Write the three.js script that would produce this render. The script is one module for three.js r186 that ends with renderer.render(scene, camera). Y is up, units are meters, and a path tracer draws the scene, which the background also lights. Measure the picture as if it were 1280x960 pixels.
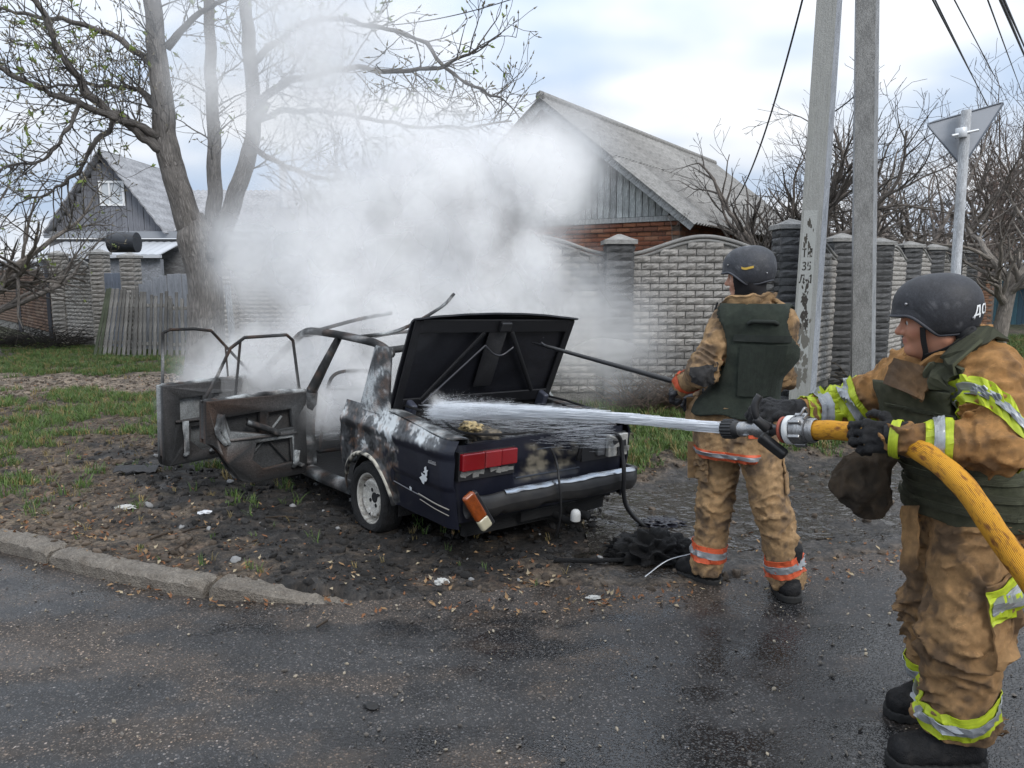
import * as THREE from 'three';
import { mergeGeometries, mergeVertices, toCreasedNormals } from 'three/addons/utils/BufferGeometryUtils.js';
import { RoundedBoxGeometry } from 'three/addons/geometries/RoundedBoxGeometry.js';
import { createNoise2D, createNoise3D } from 'simplex-noise';

// ---------- camera, sky, sun, exposure ----------
const scene = new THREE.Scene();
const FPX = 950, CAMH = 1.72, PITCH = Math.atan(130 / FPX);
const camera = new THREE.PerspectiveCamera(2 * Math.atan(480 / FPX) * 180 / Math.PI, 4 / 3, 0.05, 900);
camera.position.set(0, CAMH, 0);
camera.rotation.set(-PITCH, 0, 0);
const renderer = new THREE.WebGLRenderer();
renderer.toneMapping = THREE.LinearToneMapping;
renderer.toneMappingExposure = 1.18;
renderer.shadowMap.enabled = true;

function mulberry(a) { return () => { a = (a + 0x6d2b79f5) | 0; let t = Math.imul(a ^ (a >>> 15), 1 | a); t = (t + Math.imul(t ^ (t >>> 7), 61 | t)) ^ t; return ((t ^ (t >>> 14)) >>> 0) / 4294967296; }; }
const N2 = createNoise2D(mulberry(11)), N3 = createNoise3D(mulberry(23));
const fbm2 = (x, y, o = 4) => { let s = 0, a = 0.5; for (let i = 0; i < o; i++) { s += a * N2(x, y); x = x * 2.03 + 17.1; y = y * 2.03 - 9.3; a *= 0.5; } return s; };
const fbm3 = (x, y, z, o = 3) => { let s = 0, a = 0.5; for (let i = 0; i < o; i++) { s += a * N3(x, y, z); x = x * 2.03 + 7.1; y = y * 2.03 - 3.7; z = z * 2.03 + 5.3; a *= 0.5; } return s; };
const clamp = (x, a = 0, b = 1) => Math.min(b, Math.max(a, x)), lerp = (a, b, t) => a + (b - a) * t;
const sstep = (a, b, x) => { const t = clamp((x - a) / (b - a)); return t * t * (3 - 2 * t); };
const V = (x, y, z) => new THREE.Vector3(x, y, z);

{ // overcast sky: thin bright cloud sheets over pale blue, brighter towards the zenith as cloudy skies are
  const W = 1024, H = 512, d = new Float32Array(W * H * 4);
  for (let j = 0; j < H; j++) for (let i = 0; i < W; i++) {
    const el = ((j + 0.5) / H - 0.5) * Math.PI, az = ((i + 0.5) / W - 0.5) * 2 * Math.PI;
    const y = Math.sin(el), x = Math.cos(el) * Math.cos(az), z = Math.cos(el) * Math.sin(az);
    let r = 0.20, g = 0.20, b = 0.20;
    if (y > -0.02) {
      const k = 1 / (Math.max(y, 0) + 0.22), cx = x * k, cz = z * k;
      const n = fbm2(cx * 0.55 + 3, cz * 1.0 + 1, 5), m = fbm2(cx * 1.6 - 8, cz * 1.9 + 4, 5);
      const c = clamp(0.52 + n * 0.85 + m * 0.35);
      const up = 1 + 1.3 * Math.max(y - 0.1, 0);
      const bl = [0.44, 0.545, 0.70], wh = [0.80, 0.82, 0.85];
      const w = c * c * (3 - 2 * c);
      r = lerp(bl[0], wh[0], w) * up; g = lerp(bl[1], wh[1], w) * up; b = lerp(bl[2], wh[2], w) * up;
    }
    d.set([r, g, b, 1], (j * W + i) * 4);
  }
  const sky = new THREE.DataTexture(d, W, H, THREE.RGBAFormat, THREE.FloatType);
  sky.mapping = THREE.EquirectangularReflectionMapping; sky.magFilter = THREE.LinearFilter; sky.needsUpdate = true;
  scene.background = sky; scene.environment = sky;
}
const sun = new THREE.DirectionalLight(new THREE.Color(1, 0.96, 0.9), 1.5);
sun.position.set(13, 17, 12); sun.target.position.set(0, 0, -6);
sun.castShadow = true; sun.shadow.radius = 45; sun.shadow.mapSize.set(2048, 2048);
Object.assign(sun.shadow.camera, { left: -25, right: 25, top: 25, bottom: -25, near: 1, far: 80 });
scene.add(sun, sun.target);

// ---------- helpers ----------
const CP = Math.cos(PITCH), SP = Math.sin(PITCH);
const ray = (px, py) => { const u = (px - 640) / FPX, v = (py - 480) / FPX; return V(u, -SP - v * CP, -CP + v * SP); };
const W = (px, py, dist) => { const r = ray(px, py); return r.multiplyScalar(-dist / r.z).add(V(0, CAMH, 0)); };        // where that direction meets the upright plane z = -dist
const G = (px, py, y = 0) => { const r = ray(px, py); return r.multiplyScalar((y - CAMH) / r.y).add(V(0, CAMH, 0)); };   // where it meets the level y
const used = new Map();
const numbered = (n) => { const k = used.get(n) ?? 0; used.set(n, k + 1); return k ? n + '_' + String(k).padStart(3, '0') : n; };
function tag(o, label, category, group, kind) {
  if (label) o.userData.label = label; if (category) o.userData.category = category; if (group) o.userData.group = group; if (kind) o.userData.kind = kind;
  return o;
}
function thing(name, label, category, group, pos) {
  const g = new THREE.Group(); g.name = numbered(name); if (pos) g.position.copy(pos); scene.add(g);
  return tag(g, label, category, group);
}
function part(name, geo, mat, parent) {
  const m = new THREE.Mesh(geo, mat); m.name = parent === scene ? numbered(name) : name; m.castShadow = m.receiveShadow = true; parent.add(m); return m;
}
function single(name, geo, mat, label, category, group, kind) { return tag(part(name, geo, mat, scene), label, category, group, kind); }
function instanced(name, geo, mat, mats, label, category, parent = scene, colors) {
  const m = new THREE.InstancedMesh(geo, mat, mats.length); m.name = parent === scene ? numbered(name) : name;
  mats.forEach((a, i) => m.setMatrixAt(i, a)); if (colors) colors.forEach((c, i) => m.setColorAt(i, c));
  m.castShadow = m.receiveShadow = true; parent.add(m); return tag(m, label, category, undefined, 'stuff');
}
const M4 = (p, e, s) => new THREE.Matrix4().compose(p, e.isQuaternion ? e : new THREE.Quaternion().setFromEuler(e), s);
function geo(pos, idx, uv, col) {
  const g = new THREE.BufferGeometry(); g.setAttribute('position', new THREE.Float32BufferAttribute(pos, 3));
  if (uv) g.setAttribute('uv', new THREE.Float32BufferAttribute(uv, 2)); if (col) g.setAttribute('color', new THREE.Float32BufferAttribute(col, 3));
  if (idx) g.setIndex(idx); g.computeVertexNormals(); return g;
}
const bare = (g) => { const o = g.index ? g.toNonIndexed() : g.clone(); for (const k of Object.keys(o.attributes)) if (!['position', 'normal', 'uv'].includes(k)) o.deleteAttribute(k); return o; };
const merge = (l) => mergeGeometries(l.map(bare));
const box = (w, h, d, x = 0, y = 0, z = 0) => new THREE.BoxGeometry(w, h, d).translate(x, y, z);
const rbox = (w, h, d, r, x = 0, y = 0, z = 0, s = 2) => new RoundedBoxGeometry(w, h, d, s, r).translate(x, y, z);
// box between corners x0..x1 etc.
const bb = (x0, x1, y0, y1, z0, z1) => box(x1 - x0, y1 - y0, z1 - z0, (x0 + x1) / 2, (y0 + y1) / 2, (z0 + z1) / 2);
function boxUV(g, s = 1) { // uv in metres over s from the way each face points
  g = g.index ? g.toNonIndexed() : g; const p = g.attributes.position, uv = new Float32Array(p.count * 2), a = V(), b = V(), c = V(), n = V();
  for (let i = 0; i < p.count; i += 3) {
    a.fromBufferAttribute(p, i); b.fromBufferAttribute(p, i + 1); c.fromBufferAttribute(p, i + 2); n.copy(b).sub(a).cross(c.clone().sub(a));
    const ax = Math.abs(n.x), ay = Math.abs(n.y), az = Math.abs(n.z);
    [a, b, c].forEach((v, k) => { const [q, w] = ax > ay && ax > az ? [v.z, v.y] : ay > az ? [v.x, v.z] : [v.x, v.y]; uv[(i + k) * 2] = q / s; uv[(i + k) * 2 + 1] = w / s; });
  }
  g.setAttribute('uv', new THREE.BufferAttribute(uv, 2)); return g;
}
// tapered tube along points; rad: number or array or fn(t)
function tube(pts, rad, sides = 6, caps = true, uvs = 1) {
  const n = pts.length, P = [], U = [], I = []; const T = V(), Nn = V(), B = V(); let prev = null, len = 0;
  const R = (i) => typeof rad === 'function' ? rad(i / (n - 1)) : Array.isArray(rad) ? rad[i] : rad;
  for (let i = 0; i < n; i++) {
    T.copy(pts[Math.min(i + 1, n - 1)]).sub(pts[Math.max(i - 1, 0)]).normalize();
    if (!prev) { Nn.set(0, 1, 0); if (Math.abs(T.y) > 0.9) Nn.set(1, 0, 0); } else Nn.copy(prev);
    Nn.addScaledVector(T, -Nn.dot(T)).normalize(); prev = Nn.clone(); B.crossVectors(T, Nn);
    if (i) len += pts[i].distanceTo(pts[i - 1]);
    for (let k = 0; k <= sides; k++) { const a = k / sides * Math.PI * 2, c = Math.cos(a) * R(i), s = Math.sin(a) * R(i); P.push(pts[i].x + Nn.x * c + B.x * s, pts[i].y + Nn.y * c + B.y * s, pts[i].z + Nn.z * c + B.z * s); U.push(k / sides * uvs, len); }
  }
  const m = sides + 1;
  for (let i = 0; i < n - 1; i++) for (let k = 0; k < sides; k++) { const a = i * m + k, b = a + m; I.push(a, a + 1, b, b, a + 1, b + 1); }
  if (caps) for (const e of [0, n - 1]) { const c = P.length / 3; P.push(pts[e].x, pts[e].y, pts[e].z); U.push(0, 0); for (let k = 0; k < sides; k++) e ? I.push(c, e * m + k, e * m + k + 1) : I.push(c, k + 1, k); }
  return geo(P, I, U);
}
const curve = (pts, n, tens = 0.5) => new THREE.CatmullRomCurve3(pts, false, 'catmullrom', tens).getPoints(n);
// sheet from fn(u, v) -> Vector3 with thickness t along its normals
function sheet(fn, nu, nv, t = 0, su = 1, sv = 1) {
  const P = [], U = [], I = [], m = nv + 1;
  for (let i = 0; i <= nu; i++) for (let j = 0; j <= nv; j++) { const p = fn(i / nu, j / nv); P.push(p.x, p.y, p.z); U.push(i / nu * su, j / nv * sv); }
  for (let i = 0; i < nu; i++) for (let j = 0; j < nv; j++) { const a = i * m + j, b = a + m; I.push(a, b, a + 1, b, b + 1, a + 1); }
  const g = geo(P, I, U);
  if (!t) return g;
  const nn = g.attributes.normal, P2 = P.slice(), U2 = U.slice(), I2 = I.slice(), c = P.length / 3;
  for (let i = 0; i < c; i++) { P2.push(P[i * 3] - nn.getX(i) * t, P[i * 3 + 1] - nn.getY(i) * t, P[i * 3 + 2] - nn.getZ(i) * t); U2.push(U[i * 2], U[i * 2 + 1]); }
  for (let i = 0; i < I.length; i += 3) I2.push(I[i] + c, I[i + 2] + c, I[i + 1] + c);
  const rim = (a, b) => I2.push(a, a + c, b, b, a + c, b + c);
  for (let i = 0; i < nu; i++) { rim((i + 1) * m, i * m); rim(i * m + nv, (i + 1) * m + nv); }
  for (let j = 0; j < nv; j++) { rim(j, j + 1); rim(nu * m + j + 1, nu * m + j); }
  return toCreasedNormals(geo(P2, I2, U2), 0.7);
}
function paint(g, fn) { // vertex colours, linear, from fn(x, y, z) -> [r, g, b]
  const p = g.attributes.position, c = new Float32Array(p.count * 3);
  for (let i = 0; i < p.count; i++) { const q = fn(p.getX(i), p.getY(i), p.getZ(i)); c[i * 3] = q[0]; c[i * 3 + 1] = q[1]; c[i * 3 + 2] = q[2]; }
  g.setAttribute('color', new THREE.BufferAttribute(c, 3)); return g;
}
// ball with shared vertices, so that a crumpled one shades smoothly
const ball = (r, detail) => { const g = new THREE.IcosahedronGeometry(r, detail); g.deleteAttribute('normal'); g.deleteAttribute('uv'); const m = mergeVertices(g, 1e-5); m.computeVertexNormals(); return m; };
const mix3 = (a, b, t) => [lerp(a[0], b[0], t), lerp(a[1], b[1], t), lerp(a[2], b[2], t)];
// ---------- textures ----------
const hash = (x, y, s) => { let h = Math.imul(x, 374761393) ^ Math.imul(y, 668265263) ^ Math.imul(s, 2246822519); h = Math.imul(h ^ (h >>> 13), 1274126177); return ((h ^ (h >>> 16)) >>> 0) / 4294967296; };
function tn(x, y, p, s) { // tiling value noise, p cells per unit
  x *= p; y *= p; const i = Math.floor(x), j = Math.floor(y), a = x - i, b = y - j, u = a * a * (3 - 2 * a), v = b * b * (3 - 2 * b), q = (k) => ((k % p) + p) % p;
  return lerp(lerp(hash(q(i), q(j), s), hash(q(i + 1), q(j), s), u), lerp(hash(q(i), q(j + 1), s), hash(q(i + 1), q(j + 1), s), u), v);
}
const tf = (x, y, p, o, s) => { let r = 0, a = 0.5, t = 0; for (let k = 0; k < o; k++) { r += a * tn(x, y, p, s + k); t += a; a *= 0.55; p *= 2; } return r / t; };
function tex(w, h, fn, srgb = true) {
  const d = new Uint8Array(w * h * 4);
  for (let j = 0; j < h; j++) for (let i = 0; i < w; i++) { const c = fn((i + 0.5) / w, (j + 0.5) / h, i, j), o = (j * w + i) * 4; if (typeof c === 'number') d[o] = d[o + 1] = d[o + 2] = clamp(c) * 255; else { d[o] = clamp(c[0]) * 255; d[o + 1] = clamp(c[1]) * 255; d[o + 2] = clamp(c[2]) * 255; } d[o + 3] = 255; }
  const t = new THREE.DataTexture(d, w, h); t.wrapS = t.wrapT = THREE.RepeatWrapping; t.magFilter = THREE.LinearFilter; t.minFilter = THREE.LinearMipmapLinearFilter; t.generateMipmaps = true; if (srgb) t.colorSpace = THREE.SRGBColorSpace; t.needsUpdate = true; return t;
}
const std = (o) => new THREE.MeshStandardMaterial(o), phy = (o) => new THREE.MeshPhysicalMaterial(o);
const lin = (r, g, b) => new THREE.Color().setRGB(r, g, b);
const T = {
  grit: tex(512, 512, (u, v) => { const n = 0.55 * tf(u, v, 64, 3, 5) + 0.45 * tf(u, v, 6, 4, 9); return 0.80 + 0.55 * (n - 0.5) + (tn(u, v, 256, 4) - 0.5) * 0.22; }),
  gritB: tex(512, 512, (u, v) => 0.5 * tf(u, v, 48, 4, 5) + 0.5 * tf(u, v, 128, 2, 9), false),
  wood: tex(512, 512, (u, v) => { const w = tf(u, v, 4, 3, 3) * 0.15, n = tn(u * 1 + w, v * 0.06, 64, 6) * 0.6 + tn(u, v * 0.2, 128, 8) * 0.4; return 0.76 + 0.5 * (n - 0.5); }),
  cloth: tex(512, 512, (u, v, i, j) => 0.80 + 0.08 * (((i >> 1) + (j >> 1)) & 1) + 0.3 * (tf(u, v, 10, 5, 31) - 0.5)),
  clothB: tex(512, 512, (u, v, i, j) => 0.35 * (((i >> 1) + (j >> 1)) & 1) + 0.65 * tf(u, v, 16, 5, 41), false),
  bark: tex(512, 512, (u, v) => { const r = Math.abs(tn(u + tf(u, v, 8, 3, 2) * 0.05, v * 0.3, 32, 12) - 0.5) * 2; return 0.52 + 0.4 * r * tf(u, v, 12, 4, 3) + 0.3 * tf(u, v, 6, 4, 8); }),
  barkB: tex(512, 512, (u, v) => { const r = Math.abs(tn(u + tf(u, v, 8, 3, 2) * 0.05, v * 0.3, 32, 12) - 0.5) * 2; return 0.6 * r + 0.4 * tf(u, v, 24, 3, 3); }, false),
};
// ---------- ground ----------
const CAR = { pos: V(-1.06, -0.075, -6.44), yaw: 0.682, pitch: 0.022, roll: -0.034, s: 0.99 };
const carLocal = (x, z) => { const dx = x - CAR.pos.x, dz = z - CAR.pos.z, c = Math.cos(CAR.yaw), s = Math.sin(CAR.yaw); return [dx * c - dz * s, dx * s + dz * c]; };
const kerbPx = [[-260, 640], [-120, 672], [0, 690], [59, 706], [140, 727], [257, 748], [350, 754], [440, 757]];
const kerbLine = kerbPx.map(([a, b]) => G(a, b));
const edgePts = [[-14, 9.5], [-8, 7.0], ...kerbLine.map((p) => [p.x, -p.z]), [0, 3.86], [0.7, 3.92], [1.15, 4.02], [1.75, 4.28], [2.4, 4.5], [3.4, 4.75], [5, 5.1], [9, 5.8], [20, 8]];
function edge(x) { for (let i = 1; i < edgePts.length; i++) if (x <= edgePts[i][0] || i === edgePts.length - 1) { const [a, b] = edgePts[i - 1], [c, d] = edgePts[i]; return lerp(b, d, clamp((x - a) / (c - a), -0.5, 1.5)); } }
const leftness = (x) => sstep(-0.35, -0.95, x);
function groundBase(x, z) {
  const s = (-z - edge(x)), L = leftness(x), k = L > 0 ? 0.88 : 0.98, q = s * k;
  const a = lerp(-0.06, 0.072, sstep(0.02, 0.12, q)) + 0.012 * Math.max(0, q - 0.2);
  const b = -0.05 + 0.062 * sstep(-0.05, 0.3, q) - 0.008 * sstep(0.4, 0.8, q) * sstep(0.2, 0.9, x) + 0.085 * sstep(1.9, 2.9, q) + 0.018 * Math.max(0, q - 2.9);
  const [lx, lz] = carLocal(x, z), cd = Math.hypot(Math.max(0, Math.abs(lx) - 0.85), Math.max(0, Math.abs(lz) - 1.9));
  return lerp(lerp(b, a, L), -0.005, sstep(0.75, 0.05, cd)) - 0.008 * Math.max(0, q - 14);
}
const wetness = (x, z) => { const s = -z - edge(x); return sstep(0.15, 0.75, x - 0.25 * s + 0.15 + N2(x, z) * 0.12) * sstep(0.1, 0.35, s) * sstep(2.55, 2.15, s + N2(x * 0.9, z * 1.3) * 0.25); };
function burnt(x, z) { const [lx, lz] = carLocal(x, z); const dx = Math.max(0, Math.abs(lx + 0.35) - 1.0), dz = Math.max(0, Math.abs(lz) - 2.0); return sstep(0.85, 0.05, Math.hypot(dx, dz) + fbm2(x * 1.7, z * 1.7, 4) * 0.9); }
const pathW = (x, z) => sstep(1.25, 0.75, Math.abs(-z - (11.6 - 0.12 * (x + 6))) + fbm2(x * 0.8, z * 0.8, 3) * 0.9) * sstep(-3.0, -4.2, x);
function grassy(x, z) {
  const s = -z - edge(x), n = fbm2(x * 0.55 + 4, z * 0.8 + 2, 4) + 0.45 * fbm2(x * 2.6, z * 2.6, 3);
  let g = 0;
  if (x < 0.3) { g = sstep(0.05, 0.5, n + 0.16 + 0.10 * (s - 4) * sstep(9, 6, s)); g *= sstep(0.25, 0.9, s); }
  if (x < -3.2 && s > 4.2) g = Math.max(g, sstep(-0.25, 0.15, n + 0.12));
  if (x >= -1.0) g = Math.max(x < 0.3 ? g * sstep(0.3, -0.8, x) : 0, sstep(-0.3, 0.15, n + 0.15) * sstep(2.5, 2.95, s + N2(x * 1.5, z) * 0.2) * sstep(-0.9, 0.2, x));
  return clamp(g * (1 - pathW(x, z)) * (1 - burnt(x, z) * 0.92));
}
function groundY(x, z) {
  let y = groundBase(x, z); const s = -z - edge(x);
  if (s > -0.3 && Math.abs(x) < 16 && z > -26) {
    const wet = wetness(x, z), far = sstep(20, 9, -z), p = pathW(x, z);
    let amp = (0.028 * (1 - wet) + 0.016 * wet) * (0.4 + 0.6 * far) * sstep(-0.2, 0.5, s) * (1 - 0.6 * p);
    y += amp * (fbm2(x * 1.9, z * 1.9, 3) + 0.75 * fbm2(x * 7, z * 7, 3)) + 0.012 * (1 - wet) * far * sstep(0.2, 0.6, s) * Math.abs(fbm2(x * 17, z * 17, 2));
  }
  return y;
}
const lines = (a, b, fineA, fineB, step, grow) => { const o = []; for (let v = fineA; v <= fineB + 1e-6; v += step) o.push(v); let st = step; for (let v = fineB; v < b;) { st *= grow; v = Math.min(b, v + st); o.push(v); } st = step; for (let v = fineA; v > a;) { st *= grow; v = Math.max(a, v - st); o.unshift(v); } return o; };
const soilMap = tex(1024, 1024, (u, v) => { const a = tf(u, v, 24, 5, 61), b = tf(u, v, 96, 3, 71), c = tn(u, v, 380, 81); const k = 0.66 + 0.9 * (a - 0.5) + 0.7 * (b - 0.5) + 0.25 * (c - 0.5); const straw = tn(u * 1 + a * 0.02, v * 0.25, 220, 91) > 0.86 ? 0.16 : 0; return [k + straw, k * 0.985 + straw * 0.85, k * 0.96 + straw * 0.5]; });
const soilB = tex(1024, 1024, (u, v) => 0.55 * tf(u, v, 40, 4, 61) + 0.45 * tf(u, v, 150, 3, 71), false);
const GX0 = -5, GX1 = 9, GZ0 = -3, GZ1 = -9.5; // damp ground is glossier where water lies in it
const dampMap = tex(1024, 512, (u, v) => { const x = lerp(GX0, GX1, u), z = lerp(GZ0, GZ1, v), w = wetness(x, z), s = -z - edge(x), n = fbm2(x * 3, z * 3, 4), m = clamp(w * (0.75 + n * 0.9) + 0.55 * burnt(x, z) * clamp(0.3 + n * 1.6) + 0.35 * clamp(fbm2(x * 1.3 + 7, z * 1.3, 4) * 2 - 0.2) * sstep(3.5, 0.5, s)); const e = Math.min(u, 1 - u, v, 1 - v); return lerp(0.95, 0.16 + 0.1 * (n + 0.5), m * sstep(0, 0.02, e)); }, false); dampMap.channel = 1; dampMap.wrapS = dampMap.wrapT = THREE.ClampToEdgeWrapping;
const groundMat = std({ vertexColors: true, map: soilMap, bumpMap: soilB, bumpScale: 0.012, roughness: 1, roughnessMap: dampMap });
{
  const xs = lines(-260, 260, -7.5, 5.5, 0.045, 1.12), zs = lines(-420, 40, -12.5, -3.2, 0.045, 1.12), nx = xs.length, nz = zs.length;
  const P = [], U = [], U1 = [], C = [], I = [];
  for (let j = 0; j < nz; j++) for (let i = 0; i < nx; i++) {
    const x = xs[i], z = zs[j]; P.push(x, groundY(x, z), z); U1.push((x - GX0) / (GX1 - GX0), (z - GZ0) / (GZ1 - GZ0)); U.push(x / 1.7 + 0.02 * N2(x, z), z / 1.7);
    const n = fbm2(x * 0.9 + 20, z * 0.9, 4), n2 = fbm2(x * 5 + 3, z * 5 + 8, 3), g = grassy(x, z), bt = burnt(x, z), wet = wetness(x, z), pw = pathW(x, z);
    let c = mix3([0.105, 0.080, 0.060], [0.17, 0.135, 0.10], clamp(0.45 + n * 0.9 + n2 * 0.5));
    c = mix3(c, [0.13, 0.06, 0.032], clamp(n2 * 1.6 - 0.15) * 0.6);
    c = mix3(c, [0.055, 0.085, 0.022], g * 0.75);
    c = mix3(c, [0.36, 0.29, 0.225], pw * 0.85);
    c = mix3(c, [0.062, 0.055, 0.050], wet);
    c = mix3(c, [0.020, 0.018, 0.0175], bt * clamp(0.92 + n2 * 0.6));
    const ash = clamp(fbm2(x * 3.1 + 50, z * 3.1, 4) * 2.4 - 0.75) * bt; c = mix3(c, [0.16, 0.155, 0.155], ash * 0.7);
    C.push(...c);
  }
  for (let j = 0; j < nz - 1; j++) for (let i = 0; i < nx - 1; i++) { const a = j * nx + i, b = a + nx; I.push(a, b, a + 1, b, b + 1, a + 1); }
  const gg = geo(P, I, U, C); gg.setAttribute('uv1', new THREE.Float32BufferAttribute(U1, 2)); tag(part('ground', gg, groundMat, scene), 'muddy verge with soot, trampled soil and grass patches', 'ground', undefined, 'structure');
}
// road: wet asphalt with exposed aggregate
const aggr = (() => {
  const S = 1024, h = new Float32Array(S * S), c = new Float32Array(S * S * 3), r = mulberry(77);
  for (let i = 0; i < S * S; i++) { const u = (i % S) / S, v = Math.floor(i / S) / S, n = 0.19 + 0.10 * (tf(u, v, 64, 3, 15) - 0.5) + 0.08 * (tf(u, v, 8, 3, 19) - 0.5); c[i * 3] = n; c[i * 3 + 1] = n * 0.99; c[i * 3 + 2] = n * 0.98; h[i] = 0.3 * tf(u, v, 128, 2, 25); }
  for (let k = 0; k < 21000; k++) {
    const x = r() * S, y = r() * S, R = 1.2 + 3.6 * Math.pow(r(), 2.4), el = 0.6 + 0.5 * r(), an = r() * 3.14, t = r(), ca = Math.cos(an), sa = Math.sin(an);
    const b = t < 0.74 ? 0.22 + 0.13 * r() : t < 0.96 ? 0.32 + 0.14 * r() : 0.46 + 0.14 * r(), wr = 1 + 0.09 * r() * (t > 0.5 ? 1 : 0.2);
    for (let j = -6; j <= 6; j++) for (let i = -6; i <= 6; i++) { const p = (i * ca + j * sa) / R, q = (-i * sa + j * ca) / (R * el), d = p * p + q * q; if (d > 1) continue; const o = ((Math.floor(y + j) + S) % S) * S + (Math.floor(x + i) + S) % S; c[o * 3] = b * wr; c[o * 3 + 1] = b; c[o * 3 + 2] = b / wr; h[o] = 0.45 + 0.5 * Math.sqrt(1 - d); }
  }
  return { map: tex(S, S, (u, v, i, j) => { const o = (j * S + i) * 3; return [c[o], c[o + 1], c[o + 2]]; }), bump: tex(S, S, (u, v, i, j) => h[j * S + i], false) };
})();
{
  // wet film and dried silt lie in streaks and patches; the same field drives gloss and tint
  const X0 = -9, X1 = 9, Z0 = 1.5, Z1 = -7.5;
  const film = (x, z) => clamp(0.55 + 0.9 * fbm2(x * 0.5 + 9, z * 1.1 + 5, 4) + 0.35 * fbm2(x * 2.2, z * 2.9, 3) + 0.25 * sstep(-1.2, 1.2, x) - 0.25 * sstep(-0.6, -2.2, x) * sstep(0.4, 0, Math.abs(-z - edge(x) + 1.2) - 0.6));
  const silt = (x, z) => { const s = -z - edge(x), w = fbm2(x * 0.7 + 1, z * 1.5 - 6, 4), f = fbm2(x * 3.3, z * 5, 3); return clamp(sstep(0.18, 0.62, w + 0.3 * f + 0.42 * sstep(0.3, -2.2, x) * sstep(-2.6, -0.1, s)) + sstep(-0.35, 0.02, s + f * 0.35) * 0.75); };
  const rough = tex(1024, 512, (u, v) => { const x = lerp(X0, X1, u), z = lerp(Z0, Z1, v), f = film(x, z), s = silt(x, z); return clamp(0.62 - 0.46 * sstep(0.3, 0.85, f) + 0.2 * s + 0.08 * fbm2(x * 14, z * 14, 2), 0.09, 1); }, false);
  rough.channel = 1; rough.wrapS = rough.wrapT = THREE.ClampToEdgeWrapping;
  const xs = lines(-160, 160, -5, 4.5, 0.055, 1.15), zs = lines(-9, 30, -5.6, -1.2, 0.055, 1.15), nx = xs.length, P = [], U = [], U1 = [], C = [], I = [];
  for (let j = 0; j < zs.length; j++) for (let i = 0; i < nx; i++) {
    const x = xs[i], z = zs[j]; P.push(x, 0.006 * fbm2(x * 0.8, z * 0.8, 2) - 0.004 + (-z - edge(x) > 0.5 ? -0.05 : 0), z); U.push(x / 1.25, z / 1.25); U1.push((x - X0) / (X1 - X0), (z - Z0) / (Z1 - Z0));
    const s = silt(x, z), f = film(x, z), n = fbm2(x * 1.3, z * 1.3, 3);
    let c = mix3([0.80, 0.80, 0.83], [0.45, 0.465, 0.50], sstep(0.3, 0.8, f)); c = mix3(c, [1.6, 1.26, 0.99], s * 0.62); c = c.map((q) => q * (1 + 0.25 * n)); C.push(...c);
  }
  for (let j = 0; j < zs.length - 1; j++) for (let i = 0; i < nx - 1; i++) { const a = j * nx + i, b = a + nx; I.push(a, b, a + 1, b, b + 1, a + 1); }
  const g = geo(P, I, U, C); g.setAttribute('uv1', new THREE.Float32BufferAttribute(U1, 2));
  const m = std({ map: aggr.map, vertexColors: true, bumpMap: aggr.bump, bumpScale: 0.003, roughness: 1, roughnessMap: rough });
  tag(part('road', g, m, scene), 'wet asphalt road with exposed aggregate and silt streaks', 'road', undefined, 'structure');
}
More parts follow.
